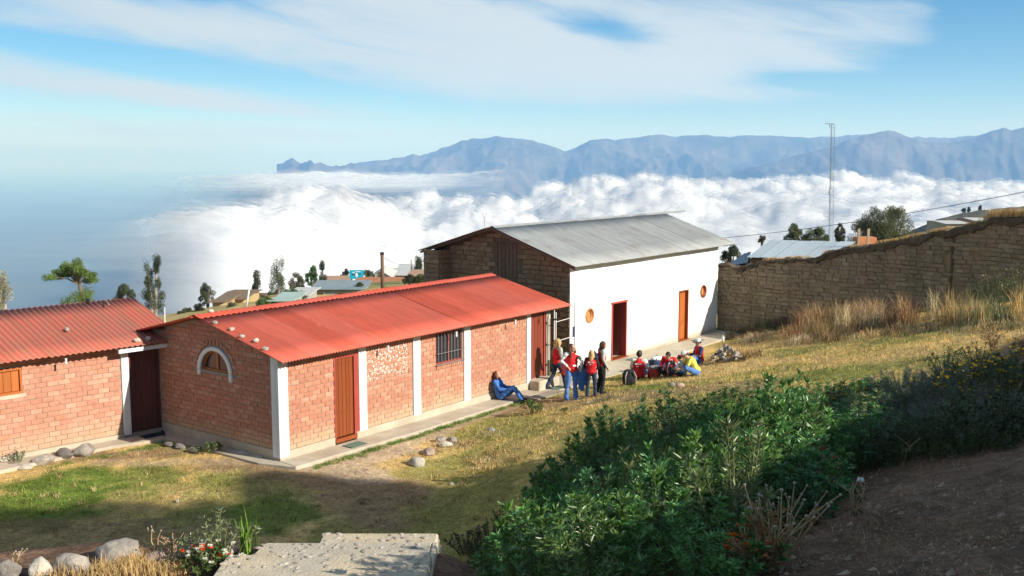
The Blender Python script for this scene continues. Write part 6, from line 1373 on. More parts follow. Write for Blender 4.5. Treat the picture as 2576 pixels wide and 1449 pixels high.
person(pE, 78, 1.52, dict(look=(.15, 1, -.25), hed=(0, .06, 1.48), knR=(.07, .05, .46), anR=(.08, -.02, .08), knL=(-.07, -.01, .46), anL=(-.08, -.10, .08), elR=(.21, .0, 1.06), haR=(.17, .12, .84), elL=(-.2, .0, 1.06)),
       dict(trousers=BLK, shirt=GRN, vest=RED, hair=HAIR_BR, style='long'), 'brown haired person in profile with a navy backpack beside the open doorway', SG)
SIT = dict(pel=(0, 0, .11), che=(0, .03, .42), nec=(0, .04, .58), hed=(0, .07, .72), shR=(.17, .03, .54), elR=(.23, .10, .30), haR=(.14, .32, .28), shL=(-.17, .03, .54), elL=(-.23, .10, .30), haL=(-.14, .32, .28), hiR=(.09, .04, .10), knR=(.24, .38, .28), anR=(.02, .42, .07), hiL=(-.09, .04, .10), knL=(-.24, .38, .28), anL=(-.02, .36, .07))
person(hit(1607, 953), 12, 1.72, dict(SIT, look=(.1, 1, -.05)), dict(trousers=JEAN, shirt=WHT, short=True, vest=RED, print=True, hair=HAIR_D), 'black haired person in red vest sitting with back to the camera', QG)
person(hit(1683, 945), 200, 1.6, dict(SIT, hed=(0, .20, .66), nec=(0, .12, .57), look=(0, 1, -.9)), dict(trousers=BLK, shirt=RED, hair=HAIR_D), 'dark haired person in red bending head down over the bags', QG)
person(hit(1712, 947), 300, 1.25, dict(SIT, look=(0, 1, -.4)), dict(trousers=DJEAN, shirt=WHT, short=True, hair=HAIR_D), 'small dark haired child in white sitting next to the yellow shirt', QG)
person(hit(1752, 944), 268, 1.62, dict(SIT, che=(0, .14, .40), nec=(0, .26, .54), hed=(0, .38, .62), look=(0, 1, -.6), shR=(.17, .22, .50), shL=(-.17, .22, .50), elR=(.2, .34, .30), elL=(-.2, .34, .30), haR=(.08, .5, .2), haL=(-.08, .5, .2)), dict(trousers=JEAN, shirt=YEL, short=True, hair=HAIR_BR, cap=WHT, visor=RED), 'person in yellow shirt and red and white cap crouching forward', QG)
person(hit(1760, 915), 255, 1.6, dict(SIT, look=(0, 1, -.3)), dict(trousers=BLUE, shirt=NAVY, vest=RED, hair=HAIR_D, cap=WHT, visor=BLK), 'person in pale cap and red vest sitting behind by the rubble heap', QG)

def pack(name, p, rz, sx, sy, sz, main, top, lab, straps=BLK, lean=0.0, pocket=None, cat='backpack'):
    t = empty(name, p, rz, lab, cat, 'bags lying around the group'); t.rotation_euler = (lean, 0, rz)
    b = MB(); b.ellipsoid((0, 0, sz * .46), (sx * .5, sy * .5, sz * .46), 14, 10); b.box(-sx * .42, sx * .42, -sy * .38, sy * .38, 0.02, sz * .75); remesh(b.build('bag_body', main, t, True), .018)
    b = MB(); b.ellipsoid((0, 0, sz * .86), (sx * .42, sy * .44, sz * .15), 12, 8); remesh(b.build('lid', top, t, True), .016)
    b = MB(); b.ellipsoid((0, -sy * .46, sz * .34), (sx * .32, sy * .2, sz * .26), 12, 8); b.box(-sx * .28, sx * .28, -sy * .6, -sy * .3, sz * .1, sz * .5); remesh(b.build('pocket', pocket or main, t, True), .016)
    for s in (-1, 1): b = MB(); b.tube([(s * sx * .25, -sy * .44, sz * .92), (s * sx * .40, -sy * .62, sz * .6), (s * sx * .36, -sy * .5, sz * .08)], .016, 6); b.build('strap', straps, t, True)
    b = MB(); b.tube([(-.04, 0, sz * .97), (-.03, 0, sz * 1.08), (.03, 0, sz * 1.08), (.04, 0, sz * .97)], .010, 6); b.build('handle', straps, t, True); return t
pack('backpack', hit(1582, 968), .2, .42, .30, .46, BLK, BLK, 'large black backpack standing in front of the seated person in red', cmat('pale_strap', (.4, .38, .33)))
pack('backpack', hit(1645, 951), -.1, .46, .32, .40, cmat('brick_red', (.40, .05, .03)), GREYC, 'rounded red backpack with a grey top between the seated people', BLK)
pack('backpack', hit(1688, 946), .1, .38, .28, .48, DRED, BLK, 'red and black backpack with pale curved straps', WHT, 0, RED)
pack('bag', hit(1652, 934), .5, .58, .4, .50, NAVY, WHT, 'navy and white bag piled behind the other bags', BLK, cat='bag')
t = pack('backpack', pE + Vector((-.20, -.06, .80)), R(-78), .30, .22, .42, NAVY, NAVY, 'navy backpack worn by the person standing in profile', BLK)
b = MB(); q = pC + Vector((.30, -.05, .98)); r_ = random.Random(5)
for k in range(6): b.tube([(k * .035 - .09, 0, .02), (k * .045 - .10, .02, -.25), (k * .05 - .09 + r_.uniform(-.03, .03), .0, -.50 - r_.uniform(0, .25))], [.035, .045, .03], 8)
o = remesh(b.build('jacket', BLUE, None, True, loc=q), .014); tag(o, 'bright blue jacket hanging from the arm of the jeans wearer', 'jacket')
b = MB(); q = pB + Vector((.20, -.12, .98))
for k in range(4): b.tube([(k * .04 - .06, 0, .02), (k * .05 - .07, .02, -.2), (k * .05 - .06, 0, -.45 - .05 * k)], [.035, .045, .025], 8)
o = remesh(b.build('jacket', DRED, None, True, loc=q), .014); tag(o, 'dark red garment hanging from the hands of the blond person', 'jacket')
b = MB(); b.tube([(0, 0, 0), (0, 0, .16), (0, 0, .19), (0, 0, .23)], [.05, .05, .02, .02], 10); o = b.build('white_bottle', WHT, None, True, loc=hit(1818, 884) + Vector((0, 0, .35))); tag(o, 'whitish plastic container on top of the rubble heap', 'container')

# ------------------------------------------------------------------ trees
def tree(name, u, vb, vt, Yd, wpx, kind, lab, cat='tree', grp=None, seed=1, dens=1.0, c1=None, c2=None):
    rs = np.random.RandomState(seed); base = at(u, vb, Yd); sc = (Yd * 1.0) / F; H = (vb - vt) * sc; Wd = wpx * sc
    t = empty(name, base, 0, lab, cat, grp); tb = MB(); P = []; 
    clumps_ = []
    if kind == 'column':
        tr = [(0, 0, -.5), (Wd * .05, 0, H * .3), (-Wd * .04, 0, H * .65), (0, 0, H * .97)]; tb.tube(tr, [H * .018 + .05, H * .014 + .03, .04, .02], 6)
        for k in range(int(16 * dens)): f = rs.uniform(.22, 1) ; a = rs.uniform(0, 6.28); w = Wd * .5 * (1.1 - .6 * f) * rs.uniform(.2, .9); c = np.array([w * math.cos(a), w * math.sin(a), H * f]); clumps_.append((c, Wd * rs.uniform(.13, .24), 1.9)); tb.tube([(0, 0, H * f * .8), tuple(c)], [.03, .012], 4, False)
    elif kind == 'twin':
        for s in (-1, 1):
            hh = H * (1.0 if s > 0 else .86); tb.tube([(s * Wd * .05, 0, -.5), (s * Wd * .12, 0, hh * .5), (s * Wd * .16, 0, hh * .96)], [.10, .07, .02], 6)
            for k in range(9): f = rs.uniform(.52, 1); clumps_.append((np.array([s * Wd * .18 + rs.normal() * Wd * .04, rs.normal() * Wd * .05, hh * f]), Wd * rs.uniform(.09, .14), 2.2))
        for k in range(14): a = rs.uniform(0, 6.28); q = rs.rand() ** .5; clumps_.append((np.array([Wd * .42 * q * math.cos(a) + Wd * .05, Wd * .4 * q * math.sin(a), H * rs.uniform(.05, .38)]), Wd * rs.uniform(.13, .2), 1.2))
    elif kind == 'spread':
        tb.tube([(0, 0, -.5), (Wd * .03, 0, H * .25), (-Wd * .03, 0, H * .45)], [.14, .10, .07], 7); j = Vector((-Wd * .03, 0, H * .45))
        for k in range(11):
            a = rs.uniform(0, 6.28); q = rs.uniform(.35, 1); e = np.array([Wd * .5 * q * math.cos(a) - Wd * .02, Wd * .45 * q * math.sin(a), H * (rs.uniform(.62, .97) - .12 * q)]); tb.tube([j, lerp(j, Vector(e), .5) + Vector((0, 0, H * .05)), Vector(e)], [.05, .03, .012], 5, False)
            for _ in range(3): clumps_.append((e + rs.normal(size=3) * np.array([.09, .09, .05]) * Wd, Wd * rs.uniform(.07, .12), .65))
        for k in range(9): a = rs.uniform(0, 6.28); clumps_.append((np.array([Wd * .42 * math.cos(a) * rs.rand() - .1 * Wd, Wd * .4 * math.sin(a), H * rs.uniform(.02, .26)]), Wd * rs.uniform(.12, .18), .9))
    else:  # bushy
        for k in range(5): a = rs.uniform(0, 6.28); tb.tube([(0, 0, -.4), (Wd * .12 * math.cos(a), Wd * .1 * math.sin(a), H * .35), (Wd * .25 * math.cos(a), Wd * .2 * math.sin(a), H * .75)], [.07, .05, .02], 5, False)
        for k in range(int(30 * dens)):
            a = rs.uniform(0, 6.28); q = rs.rand() ** .5; f = rs.uniform(.12, 1); w = .5 * math.sqrt(max(.05, 1 - (f - .35) ** 2 * 1.6)) * q; clumps_.append((np.array([Wd * w * math.cos(a), Wd * w * math.sin(a), H * f * (1 - .3 * q * q)]), Wd * rs.uniform(.09, .15), 1.15))
    LS = max(.06, 2.2 * sc); Q = []; D = []; C = []
    c1 = c1 or (0.045, 0.065, 0.035); c2 = c2 or (0.12, 0.14, 0.075)
    for c, r_, asp in clumps_:
        n = int(min(260, 60 + 3.2 * (r_ / LS) ** 2 * 9)); d = rs.normal(size=(n, 3)); d /= np.linalg.norm(d, axis=1)[:, None]; rr = r_ * rs.rand(n)[:, None] ** .45; Q.append(c + d * rr * np.array([1, 1, asp])); D.append(d + rs.normal(size=(n, 3)) * .8 + np.array([0, 0, -.5])); m_ = rs.rand(n, 1) * .6 + .4 * rs.rand(); C.append(np.array(c1) * (1 - m_) + np.array(c2) * m_)
    Q = np.concatenate(Q); D = np.concatenate(D); C = np.concatenate(C); co, tri, cs = leaf_arrays(Q, D, LS * rs.uniform(.8, 1.7, len(Q)), LS * .6, C, .2, rs)
    link('crown', tris_mesh('crown', co, tri, cs), M_tree, t); tb.build('trunk', M_palet if kind in ('twin', 'column') else M_trunk, t); return t
TG = 'trees beyond the brick houses'
tree('pepper_tree', 205, 765, 655, 46, 118, 'spread', 'light green spreading tree above the left red roof', grp=TG, seed=2, c1=(0.07, .12, .03), c2=(0.20, .28, .07))
tree('blossom_tree', 12, 790, 684, 42, 52, 'column', 'pale yellow leafed slender tree at the left edge', grp=TG, seed=3, dens=.5, c1=(0.30, .28, .16), c2=(0.55, .52, .36))
tree('tree', 315, 768, 716, 62, 52, 'bush', 'round dark tree behind the ridge of the left roof', grp=TG, seed=4)
tree('eucalyptus_tree', 388, 790, 641, 56, 64, 'twin', 'tall twin topped eucalyptus at the end of the left roof', grp=TG, seed=5)
tree('tree', 522, 775, 710, 78, 44, 'bush', 'small dark tree left of the tan gabled house', grp=TG, seed=6)
tree('cypress_tree', 648, 755, 683, 84, 28, 'column', 'narrow dark tree right of the leaning white pole', grp=TG, seed=7, dens=1.3)
tree('eucalyptus_tree', 700, 750, 643, 88, 50, 'column', 'tallest pale trunked eucalyptus in the village', grp=TG, seed=8, dens=1.2)
tree('tree', 745, 735, 683, 96, 42, 'bush', 'grey brown thin tree right of the tallest eucalyptus', grp=TG, seed=9, dens=.5, c1=(.10, .08, .05), c2=(.17, .14, .09))
tree('tree', 786, 720, 664, 100, 34, 'bush', 'bright green dense tree behind the pinkish house', grp=TG, seed=10, c1=(.04, .10, .03), c2=(.09, .19, .05))
tree('eucalyptus_tree', 812, 718, 660, 104, 22, 'column', 'thin grey eucalyptus touching the bright green tree', grp=TG, seed=11)
tree('tree', 868, 712, 675, 118, 26, 'bush', 'dark tree just left of the turquoise sign', grp=TG, seed=12, c1=(.05, .045, .03), c2=(.10, .09, .06))
tree('tree', 926, 706, 678, 112, 34, 'bush', 'dark scrubby tree just right of the turquoise sign', grp=TG, seed=13, dens=.6)
tree('tree', 1052, 690, 650, 120, 26, 'column', 'dark pointed tree left of the adobe gable', grp=TG, seed=14)
tree('tree', 1078, 700, 640, 90, 30, 'column', 'dark leafy tree touching the corner of the adobe gable', grp=TG, seed=15, dens=1.1)
tree('bush', 735, 750, 728, 72, 60, 'bush', 'green bushes below the long dark wall in the village', 'bush', seed=16, c1=(.05, .10, .03), c2=(.12, .18, .05))
tree('bush', 668, 778, 748, 66, 50, 'bush', 'leafy green bush beside the ridge of the red roof', 'bush', seed=17, c1=(.05, .10, .03), c2=(.14, .20, .06))
tree('bush', 1060, 715, 690, 75, 46, 'bush', 'shrubs beside the adobe house corner', 'bush', seed=18, c1=(.07, .08, .03), c2=(.17, .17, .07))
for k, (u, vb, vt, w) in enumerate([(690, 752, 728, 34), (755, 742, 712, 36), (820, 728, 706, 30)]): tree('bush', u, vb, vt, 92, w, 'bush', ['scrub at the foot of the tallest eucalyptus', 'brownish scrub behind the long dark wall', 'scrub left of the pinkish house'][k], 'bush', seed=20 + k, dens=.6)
RG = 'trees beyond the adobe wall'
tree('big_tree', 2192, 640, 524, 62, 110, 'bush', 'large dark bushy tree behind the adobe wall', grp=RG, seed=30, dens=3, c1=(.05, .06, .03), c2=(.13, .14, .06))
tree('big_tree', 2248, 630, 514, 64, 92, 'bush', 'large lighter bushy tree right of the dark one', grp=RG, seed=31, dens=2.6, c1=(.07, .08, .035), c2=(.17, .18, .08))
tree('tree', 2112, 615, 562, 60, 30, 'bush', 'small upright tree beside the lattice mast', grp=RG, seed=32)
tree('conifer_bush', 1998, 615, 566, 62, 46, 'bush', 'pale green pointed shrub above the tin shed roof', grp=RG, seed=33, c1=(.08, .11, .05), c2=(.18, .21, .10))
tree('conifer_bush', 2052, 615, 572, 62, 58, 'bush', 'spiky green shrub left of the mast', grp=RG, seed=34, c1=(.08, .11, .05), c2=(.18, .21, .10))
tree('tree', 1838, 690, 618, 56, 56, 'bush', 'dark tree squeezed behind the white house corner', grp=RG, seed=35, dens=1.2)
tree('tree', 1917, 612, 588, 58, 16, 'bush', 'small grey bush at the corner of the tin shed', grp=RG, seed=36, dens=.5)

for k, (u, vb, vt, w, lab) in enumerate([(840, 742, 724, 40, 'scrub in front of the pinkish village house'), (905, 730, 708, 22, 'dark shrub under the turquoise sign'), (1030, 712, 694, 34, 'scrub before the sandy roofed house'), (585, 785, 762, 34, 'dark scrub at the foot of the tan house'), (470, 792, 776, 40, 'low scrub on the bare slope between the red roofs'), (500, 784, 764, 26, 'small dark shrub on the slope left of the tan house')]):
    tree('bush', u, vb, vt, 70 if k > 2 else 86, w, 'bush', lab, 'bush', seed=90 + k, dens=.8, c1=(.05, .06, .03), c2=(.12, .14, .06))
# ------------------------------------------------------------------ village houses
def vhouse(u0, u1, vbase, veave, vridge, Yd, depth, wallc, roofm, lab, gable='x', wins=(), seed=0, name='village_house', over=.3, turn=0.0):
    A = at(u0, vbase, Yd); B = at(u1, vbase, Yd); w = B.x - A.x; sc = Yd / F; he = (vbase - veave) * sc; hr = at(u0, vridge, Yd + depth * (.6 if gable == 'y' else 0)).z - A.z
    t = empty(name, A, turn, lab, 'house', 'village houses below'); m = mat('village_wall_' + '_'.join('%d' % (c * 100) for c in wallc), wallc, .95, .2, 1.5)
    b = MB()
    if gable == 'x': b.prism([(0, -1.5), (w, -1.5), (w, he), (w / 2, hr - .05), (0, he)], 0, depth)                      # gable faces the camera
    else: b.prism([(0, -1.5), (depth, -1.5), (depth, he + (hr - he) * .2), (depth * .6, hr - .05), (0, he - .05)], 0, w, 'yz')
    b.build('wall', m, t)
    def slab(p, q, r__, s_):
        vs = [Vector(x) for x in (p, q, r__, s_)]; b_ = MB(); up = Vector((0, 0, .06)); b_.add([*vs, *[x + up for x in vs]], [(0, 1, 2, 3), (7, 6, 5, 4), (0, 4, 5, 1), (1, 5, 6, 2), (2, 6, 7, 3), (3, 7, 4, 0)]); b_.build('roof', roofm, t)
    o = over
    if gable == 'x':
        k = (hr - he) / (w / 2); slab((-o, -o, he - o * k), (w / 2, -o, hr), (w / 2, depth + o, hr), (-o, depth + o, he - o * k)); slab((w / 2, -o, hr), (w + o, -o, he - o * k), (w + o, depth + o, he - o * k), (w / 2, depth + o, hr))
    else:
        d6 = depth * .6; k = (hr - he) / d6; slab((-o, -o, he - o * k), (w + o, -o, he - o * k), (w + o, d6, hr), (-o, d6, hr)); slab((-o, d6, hr), (w + o, d6, hr), (w + o, depth + o, he + (hr - he) * .1), (-o, depth + o, he + (hr - he) * .1))
    for (x, z, ww, hh) in wins:
        b = MB(); b.box(x * w, x * w + ww, -.05, .02, z * he, z * he + hh); f = b.build('window', M_pale_wood, t); b = MB(); b.box(x * w + .06, x * w + ww - .06, -.06, -.045, z * he + .06, z * he + hh - .06); b.build('pane', M_glass, f)
    return t
M_brroof = mat('old_brown_roof', (0.20, 0.14, 0.09), .95, .25, 2); M_orroof = mat('orange_tile_roof', (0.42, 0.17, 0.075), .9, .2, 2); M_palroof = mat('pale_tin_roof', (0.50, 0.50, 0.47), .7, .15, 2); M_pkroof = mat('pinkish_roof', (0.40, 0.25, 0.17), .9, .2, 2); M_tealroof = mat('pale_green_tin_roof', (0.36, 0.46, 0.42), .7, .15, 2)
vhouse(555, 612, 778, 752, 735, 78, 5, (0.42, .32, .16), M_brroof, 'tan gabled village house with a brown roof', 'y', [(.2, .35, .5, .5)])
vhouse(535, 556, 778, 760, 752, 74, 4, (0.36, .27, .15), M_brroof, 'low tan lean-to left of the gabled village house', 'y')
vhouse(600, 660, 775, 752, 740, 98, 4, (0.09, .06, .045), M_brroof, 'long dark shed behind the tan gabled house', 'y')
vhouse(685, 728, 775, 757, 749, 66, 4, (0.30, .30, .25), M_tealroof, 'pale green tin roof low beside the red ridge', 'y')
vhouse(728, 772, 765, 742, 731, 76, 4, (0.30, .30, .28), M_palroof, 'small house with a whitish tin roof', 'y')
vhouse(772, 900, 760, 728, 724, 82, 6, (0.20, .25, .26), mat('grey_blue_roof', (.22, .27, .29), .8, .15, 2), 'long grey blue shed in front of the orange roof', 'y', [(.15, .3, .8, .5), (.6, .3, .8, .5)])
vhouse(798, 864, 725, 711, 702, 108, 6, (0.50, .42, .30), M_pkroof, 'pale house with pinkish roof and small windows', 'y', [(.15, .3, .5, .5), (.55, .3, .5, .5)])
vhouse(878, 1020, 770, 731, 704, 92, 10, (0.12, .12, .11), M_orroof, 'house with the wide orange roof', 'y', [(.1, .3, .8, .8)])
vhouse(937, 980, 716, 693, 681, 126, 6, (0.40, .42, .40), M_palroof, 'grey gabled house right of the turquoise sign', 'x', [(.3, .3, .8, .9)])
vhouse(975, 1042, 714, 692, 678, 132, 8, (0.10, .08, .07), M_palroof, 'house with brownish tin roof beyond the wooden pole', 'y', [(.2, .3, 1, .6)])
vhouse(1002, 1090, 700, 680, 665, 150, 8, (0.12, .11, .11), M_palroof, 'topmost house with a pale tin roof left of the gable', 'y')
vhouse(1028, 1095, 716, 697, 684, 112, 7, (0.40, .33, .22), M_pkroof, 'adobe house with sandy roof next to the gable', 'y', [(.5, .3, .8, .6)])
wd = MB(); a, c = at(655, 752, 88), at(800, 722, 100); wd.prism([(0, -1), ((c.x - a.x), c.z - a.z - .6), ((c.x - a.x), c.z - a.z + .0), (0, .35)], 0, .3); o = wd.build('terrace_wall', mat('dark_brown_wall', (.12, .08, .06), .95, .2, 2), None, loc=a); tag(o, 'long dark brown wall climbing across the village', 'wall')
# sign, poles
t = empty('billboard', at(879, 702, 104), 0, 'turquoise sign with a white emblem among the village trees', 'billboard'); sc_ = 104 / F
b = MB(); b.box(0, 36 * sc_, 0, .08, 0, 23 * sc_); b.build('panel', mat('turquoise_sign_paint', (0.02, .42, .60), .5, .1), t)
b = MB(); b.ellipsoid((18 * sc_, -.01, 10 * sc_), (3.5 * sc_, .02, 6 * sc_), 12, 8); b.box(8 * sc_, 13 * sc_, -.02, -.005, 15 * sc_, 18 * sc_); b.box(16 * sc_, 28 * sc_, -.02, -.005, 18 * sc_, 20 * sc_); b.build('emblem', WHT, t)
b = MB(); b.box(7 * sc_, 14 * sc_, -.02, -.006, 10 * sc_, 13 * sc_); b.box(22 * sc_, 30 * sc_, -.02, -.006, 12 * sc_, 14 * sc_); b.build('dark_mark', NAVY, t)
for x in (4, 32): b = MB(); b.box(x * sc_, x * sc_ + .12, .09, .2, -2.5, 22 * sc_); b.build('post', M_oldw, t)
def pole(name, pts, r_, m, lab, cat='pole', cap=None):
    P0 = pts[0]; b = MB(); b.tube([p - P0 for p in pts], r_, 8); o = b.build(name, m, None, True, loc=P0); tag(o, lab, cat); return o
o = pole('utility_pole', [at(963, 745, 66), at(961, 640, 66)], [.13, .10], M_oldw, 'thick wooden pole rising behind the red roof ridge'); b = MB(); b.tube([(-.12, 0, 0), (.12, 0, .0)], .10, 8); k_ = b.build('pole_cap', M_black, o); k_.location = at(961, 638, 66) - o.location
pole('utility_pole', [at(1036, 700, 120), at(1035, 654, 120)], .10, M_palet, 'thin far pole among the tin roofs left of the gable')
pole('leaning_pole', [at(619, 775, 56), at(624, 745, 56), at(630, 709, 56)], [.06, .05, .04], M_metal, 'leaning white pole before the narrow dark tree')
def wire(a, c, sag, lab, r_=.012):
    pts = [lerp(a, c, q) - Vector((0, 0, sag * 4 * q * (1 - q))) for q in np.linspace(0, 1, 30)]; b = MB(); b.tube([p - a for p in pts], r_, 4); o = b.build('power_line', mat('cable_grey', (.12, .12, .13), .6), None, loc=a); tag(o, lab, 'cable')
wire(at(1815, 599, 47), at(2900, 415, 30), .25, 'power line rising to the right over the adobe wall', .011)
wire(at(961, 645, 66), at(1035, 660, 120), .4, 'faint cable between the wooden poles', .015)
pole('utility_pole', [at(2900, 700, 30), at(2900, 410, 30)], [.13, .10], M_oldw, 'wooden pole past the right edge carrying the power line')
# lattice mast
MY = 140; mb_ = at(2088, 612, MY); top = at(2094, 312, MY); hM = top.z - mb_.z; t = empty('lattice_mast', mb_, 0, 'tall thin lattice radio mast behind the adobe wall', 'mast'); M_mast = mat('mast_steel', (0.20, .21, .24), .6)
w0, w1 = .30, .24; offx = top.x - mb_.x
corners = [(-1, -1), (1, -1), (0, 1)]
for cx, cy in corners: b = MB(); b.tube([(cx * w0, cy * w0, 0), (offx + cx * w1, cy * w1, hM)], .024, 5); b.build('mast_leg', M_mast, t)
b = MB(); n = 34
for k in range(n):
    f0, f1 = k / n, (k + 1) / n
    for j in range(3):
        c0, c1 = corners[j], corners[(j + 1) % 3]; A = Vector((offx * f0 + c0[0] * w0, c0[1] * w0, hM * f0)); B = Vector((offx * f1 + c1[0] * w1, c1[1] * w1, hM * f1)); b.tube([A, B], .011, 3, False); b.tube([A, Vector((offx * f0 + c1[0] * w0, c1[1] * w0, hM * f0))], .011, 3, False)
b.build('bracing', M_mast, t)
b = MB(); b.tube([(offx + .2, 0, hM), (offx - .95, 0, hM + .06)], .05, 5); b.tube([(offx - .35, 0, hM), (offx - .35, 0, hM - .5)], .04, 4); b.build('antenna_arm', M_mast, t)
b = MB(); d_ = at(2087, 483, MY) - mb_; b.ellipsoid(d_, (.16, .12, .38), 10, 6); b.build('antenna_drum', WHT, t)
# tin sheds behind the wall
def shed(lab, p00, p10, p11, p01, n, wm, post=0, name='tin_shed'):
    """roof corners: front left, front right, back right, back left"""
    t = empty(name, p00, 0, lab, 'shed'); 
    for k in range(n):
        a, c = k / n, (k + 1) / n; q = [lerp(p00, p10, a), lerp(p00, p10, c), lerp(p01, p11, c), lerp(p01, p11, a)]; q = [x - p00 + Vector((0, 0, .02 * (k % 2))) for x in q]; b = MB(); m_ = 8; vs = []; fs = []
        for i in range(m_ * 4 + 1):
            f = i / (m_ * 4); w = .018 * math.cos(2 * math.pi * f * m_); A = lerp(q[0], q[1], f); B = lerp(q[3], q[2], f); vs += [A + Vector((0, 0, w)), B + Vector((0, 0, w))]
        for i in range(m_ * 4): fs.append((2 * i, 2 * i + 2, 2 * i + 3, 2 * i + 1))
        b.add(vs, fs); b.build('roof_sheet', M_tinb, t, True)
    b = MB(); dn = Vector((0, 0, -3)); q = [x - p00 - Vector((0, 0, .08)) for x in (p00, p10, p11, p01)]; c_ = sum(q, Vector()) / 4; q = [c_ + (x - c_) * .94 for x in q]; b.add([*q, *[x + dn for x in q]], [(0, 1, 2, 3), (7, 6, 5, 4), (0, 4, 5, 1), (1, 5, 6, 2), (2, 6, 7, 3), (3, 7, 4, 0)]); b.build('wall', wm, t); return t
shed('shed with a long pale blue tin roof behind the adobe wall', at(1880, 647, 48), at(2088, 657, 46), at(2155, 609, 52), at(1937, 604, 55), 6, M_mud)
shed('small tin lean-to roof beside the white house corner', at(1824, 672, 50), at(1880, 662, 49), at(1890, 634, 52), at(1872, 638, 54), 2, M_mudw)
b = MB(); b.prism([(0, 0), (2.3, 0), (2.3, .45), (0, .45)], 0, 1.5); o = b.build('low_brick_store', mat('pale_plaster', (.5, .44, .33), .9, .2), None, loc=at(2085, 650, 50)); o = tag(o, 'low plastered store at the right end of the tin shed', 'store')
b = MB(); b.box(0, .9, 0, .8, 0, .35); o = b.build('brick_block', mat('orange_hollow_brick', (.55, .22, .10), .9, .2), None, loc=at(2160, 615, 52)); tag(o, 'small unfinished orange brick parapet behind the wall', 'parapet')
for k, u in enumerate((2159, 2183)): b = MB(); b.box(-.05, .05, -.05, .05, 0, .95); o = b.build('concrete_post', M_pale_wood, None, loc=at(u, 625, 50)); tag(o, ['left pale post of the unfinished parapet', 'right pale post of the unfinished parapet'][k], 'post', 'posts of the unfinished parapet')
# hill at the right with roofs on it
us = np.arange(2230, 3400, 8.0); prof_v = np.interp(us, [2230, 2290, 2350, 2420, 2450, 2480, 2540, 2600, 2800, 3000, 3400], [610, 580, 552, 531, 527, 525, 519, 512, 490, 480, 470])
def hill():
    co = []; rows = 26
    for j in range(rows):
        f = j / (rows - 1); D = 230 + 190 * f; k = math.sin(min(1, f / .75) * math.pi / 2) if f < .75 else 1 - (f - .75) * 1.5
        top = (400 - prof_v) / F * 372; zz = -60 + (top + 60) * k + 3 * (fbm(us * .03, us * 0 + f * 6, 4, 2) - .5) * (1 if f < .7 else .3); co.append(np.stack([(us - 1288) / F * D, us * 0 + D, zz], -1))
    co = np.concatenate(co); n = len(us); i = np.arange(n * rows).reshape(rows, n); q = np.stack([i[:-1, :-1], i[:-1, 1:], i[1:, 1:], i[1:, :-1]], -1).reshape(-1, 4)
    return tag(link('far_hill', tris_mesh('far_hill', co, q, None, True), mat('scrub_hill', (0.13, .115, .075), 1, .4, .12, color2=(.075, .075, .05), detail=8)), kind='structure')
hill()
vhouse(2380, 2440, 575, 563, 556, 170, 8, (0.3, .27, .2), M_palroof, 'far house with a pale tin roof above the wall top', 'y', name='hill_house')
vhouse(2455, 2492, 570, 556, 548, 180, 8, (0.33, .2, .14), M_palroof, 'tiny far house with grey roof near the tall wall grass', 'y', name='hill_house')
for k, (u, v) in enumerate([(2424, 531), (2437, 530), (2466, 527)]): tree('far_tree', u, v + 3, v - 10, 368, 7, 'bush', ['left one of the tiny trees on the hill crest', 'middle one of the tiny trees on the hill crest', 'right one of the tiny trees on the hill crest'][k], grp='tiny trees on the hill crest', seed=50 + k, dens=.4)

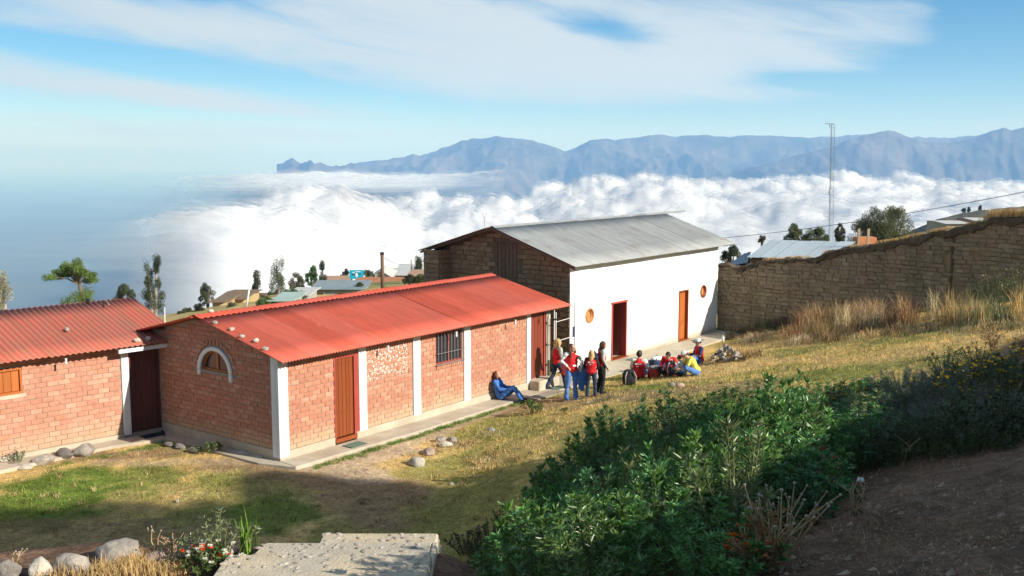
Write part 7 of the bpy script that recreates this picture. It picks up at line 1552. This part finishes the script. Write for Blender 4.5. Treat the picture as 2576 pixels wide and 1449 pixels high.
# ------------------------------------------------------------------ what stands past the right edge: a house and tall trees that shade the bank
A_ = Vector((8.4, 2.3, 0)); B_ = Vector((22.5, 18.2, 0)); dv = (B_ - A_).normalized(); L_ = (B_ - A_).length
NH = empty('neighbour_house', (A_.x, A_.y, -3.6), math.atan2(dv.y, dv.x), 'long adobe house past the right edge that shades the bank', 'house')
b = MB(); b.prism([(0, 0), (-5.5, 0), (-5.5, 5.25), (-2.75, 6.25), (-0.4, 5.46)], 0.0, L_, 'yz'); b.build('wall', M_mudw, NH)
for y0, z0, y1, z1 in ((0.0, 5.62, -2.75, 6.42), (-5.9, 5.26, -2.75, 6.42)):
    L2 = math.hypot(y1 - y0, z1 - z0)
    b = MB(); vs = [(-.3, y0, z0), (L_ + .3, y0, z0), (L_ + .3, y1, z1), (-.3, y1, z1)]; vs += [(x, y, z + .07) for x, y, z in vs]; b.add(vs, [(0, 1, 2, 3), (7, 6, 5, 4), (0, 4, 5, 1), (1, 5, 6, 2), (2, 6, 7, 3), (3, 7, 4, 0)]); b.build('roof', M_orroof, NH)
def shade_tree(x, y, z, rx, ry, rz_, zg, seed, lab):
    rs = np.random.RandomState(seed); t = empty('shade_tree', (x, y, zg), 0, lab, 'tree', 'tall trees past the right edge'); h = z - zg; b = MB(); b.tube([(0, 0, -.3), (.1, 0, h * .5), (0, 0, h)], [.16, .12, .06], 8)
    Q = []; D = []
    for k in range(26):
        d = rs.normal(size=3); d /= np.linalg.norm(d); c = d * np.array([rx, ry, rz_]) * rs.rand() ** .5 * .8 + np.array([0, 0, h]); b.tube([(0, 0, h * .8), tuple(c)], [.04, .015], 4, False); n = 260; e = rs.normal(size=(n, 3)); e /= np.linalg.norm(e, axis=1)[:, None]; Q.append(c + e * rs.rand(n, 1) ** .4 * .55); D.append(e)
    Q = np.concatenate(Q); D = np.concatenate(D); co, tri, cs = leaf_arrays(Q, D, .34, .18, rgb(len(Q), (.07, .10, .045), .4, rs), .2, rs); link('crown', tris_mesh('crown', co, tri, cs), M_tree, t); b.build('trunk', M_palet, t)
hs_ = Vector((SUN_DIR.x, SUN_DIR.y, 0)).normalized(); tn = math.tan(SUN_EL)
for k, (u, v, Ls, rx, rz_) in enumerate([(940, 1255, 34, 1.2, .7), (1130, 1300, 34, 1.7, .7), (60, 1350, 33, 2.0, 1.0), (330, 1362, 36, 2.1, 1.0), (650, 1340, 34, 1.8, .8), (800, 1240, 37, .7, .4), (950, 1330, 38, 1.6, .6)]):
    p = atz(u, v, -7.15); c = p + hs_ * Ls + Vector((0, 0, tn * Ls)); shade_tree(c.x, c.y, c.z, rx, rx, rz_, -1.0, 70 + k, 'tall tree past the right edge shading ' + ['the dirt before the corner pillar', 'the lawn beside the steps', 'the far left lawn', 'the lawn beyond the largest boulder', 'the lawn beyond the sword leaves', 'the bare patch below the gable', 'the end of the steps'][k])
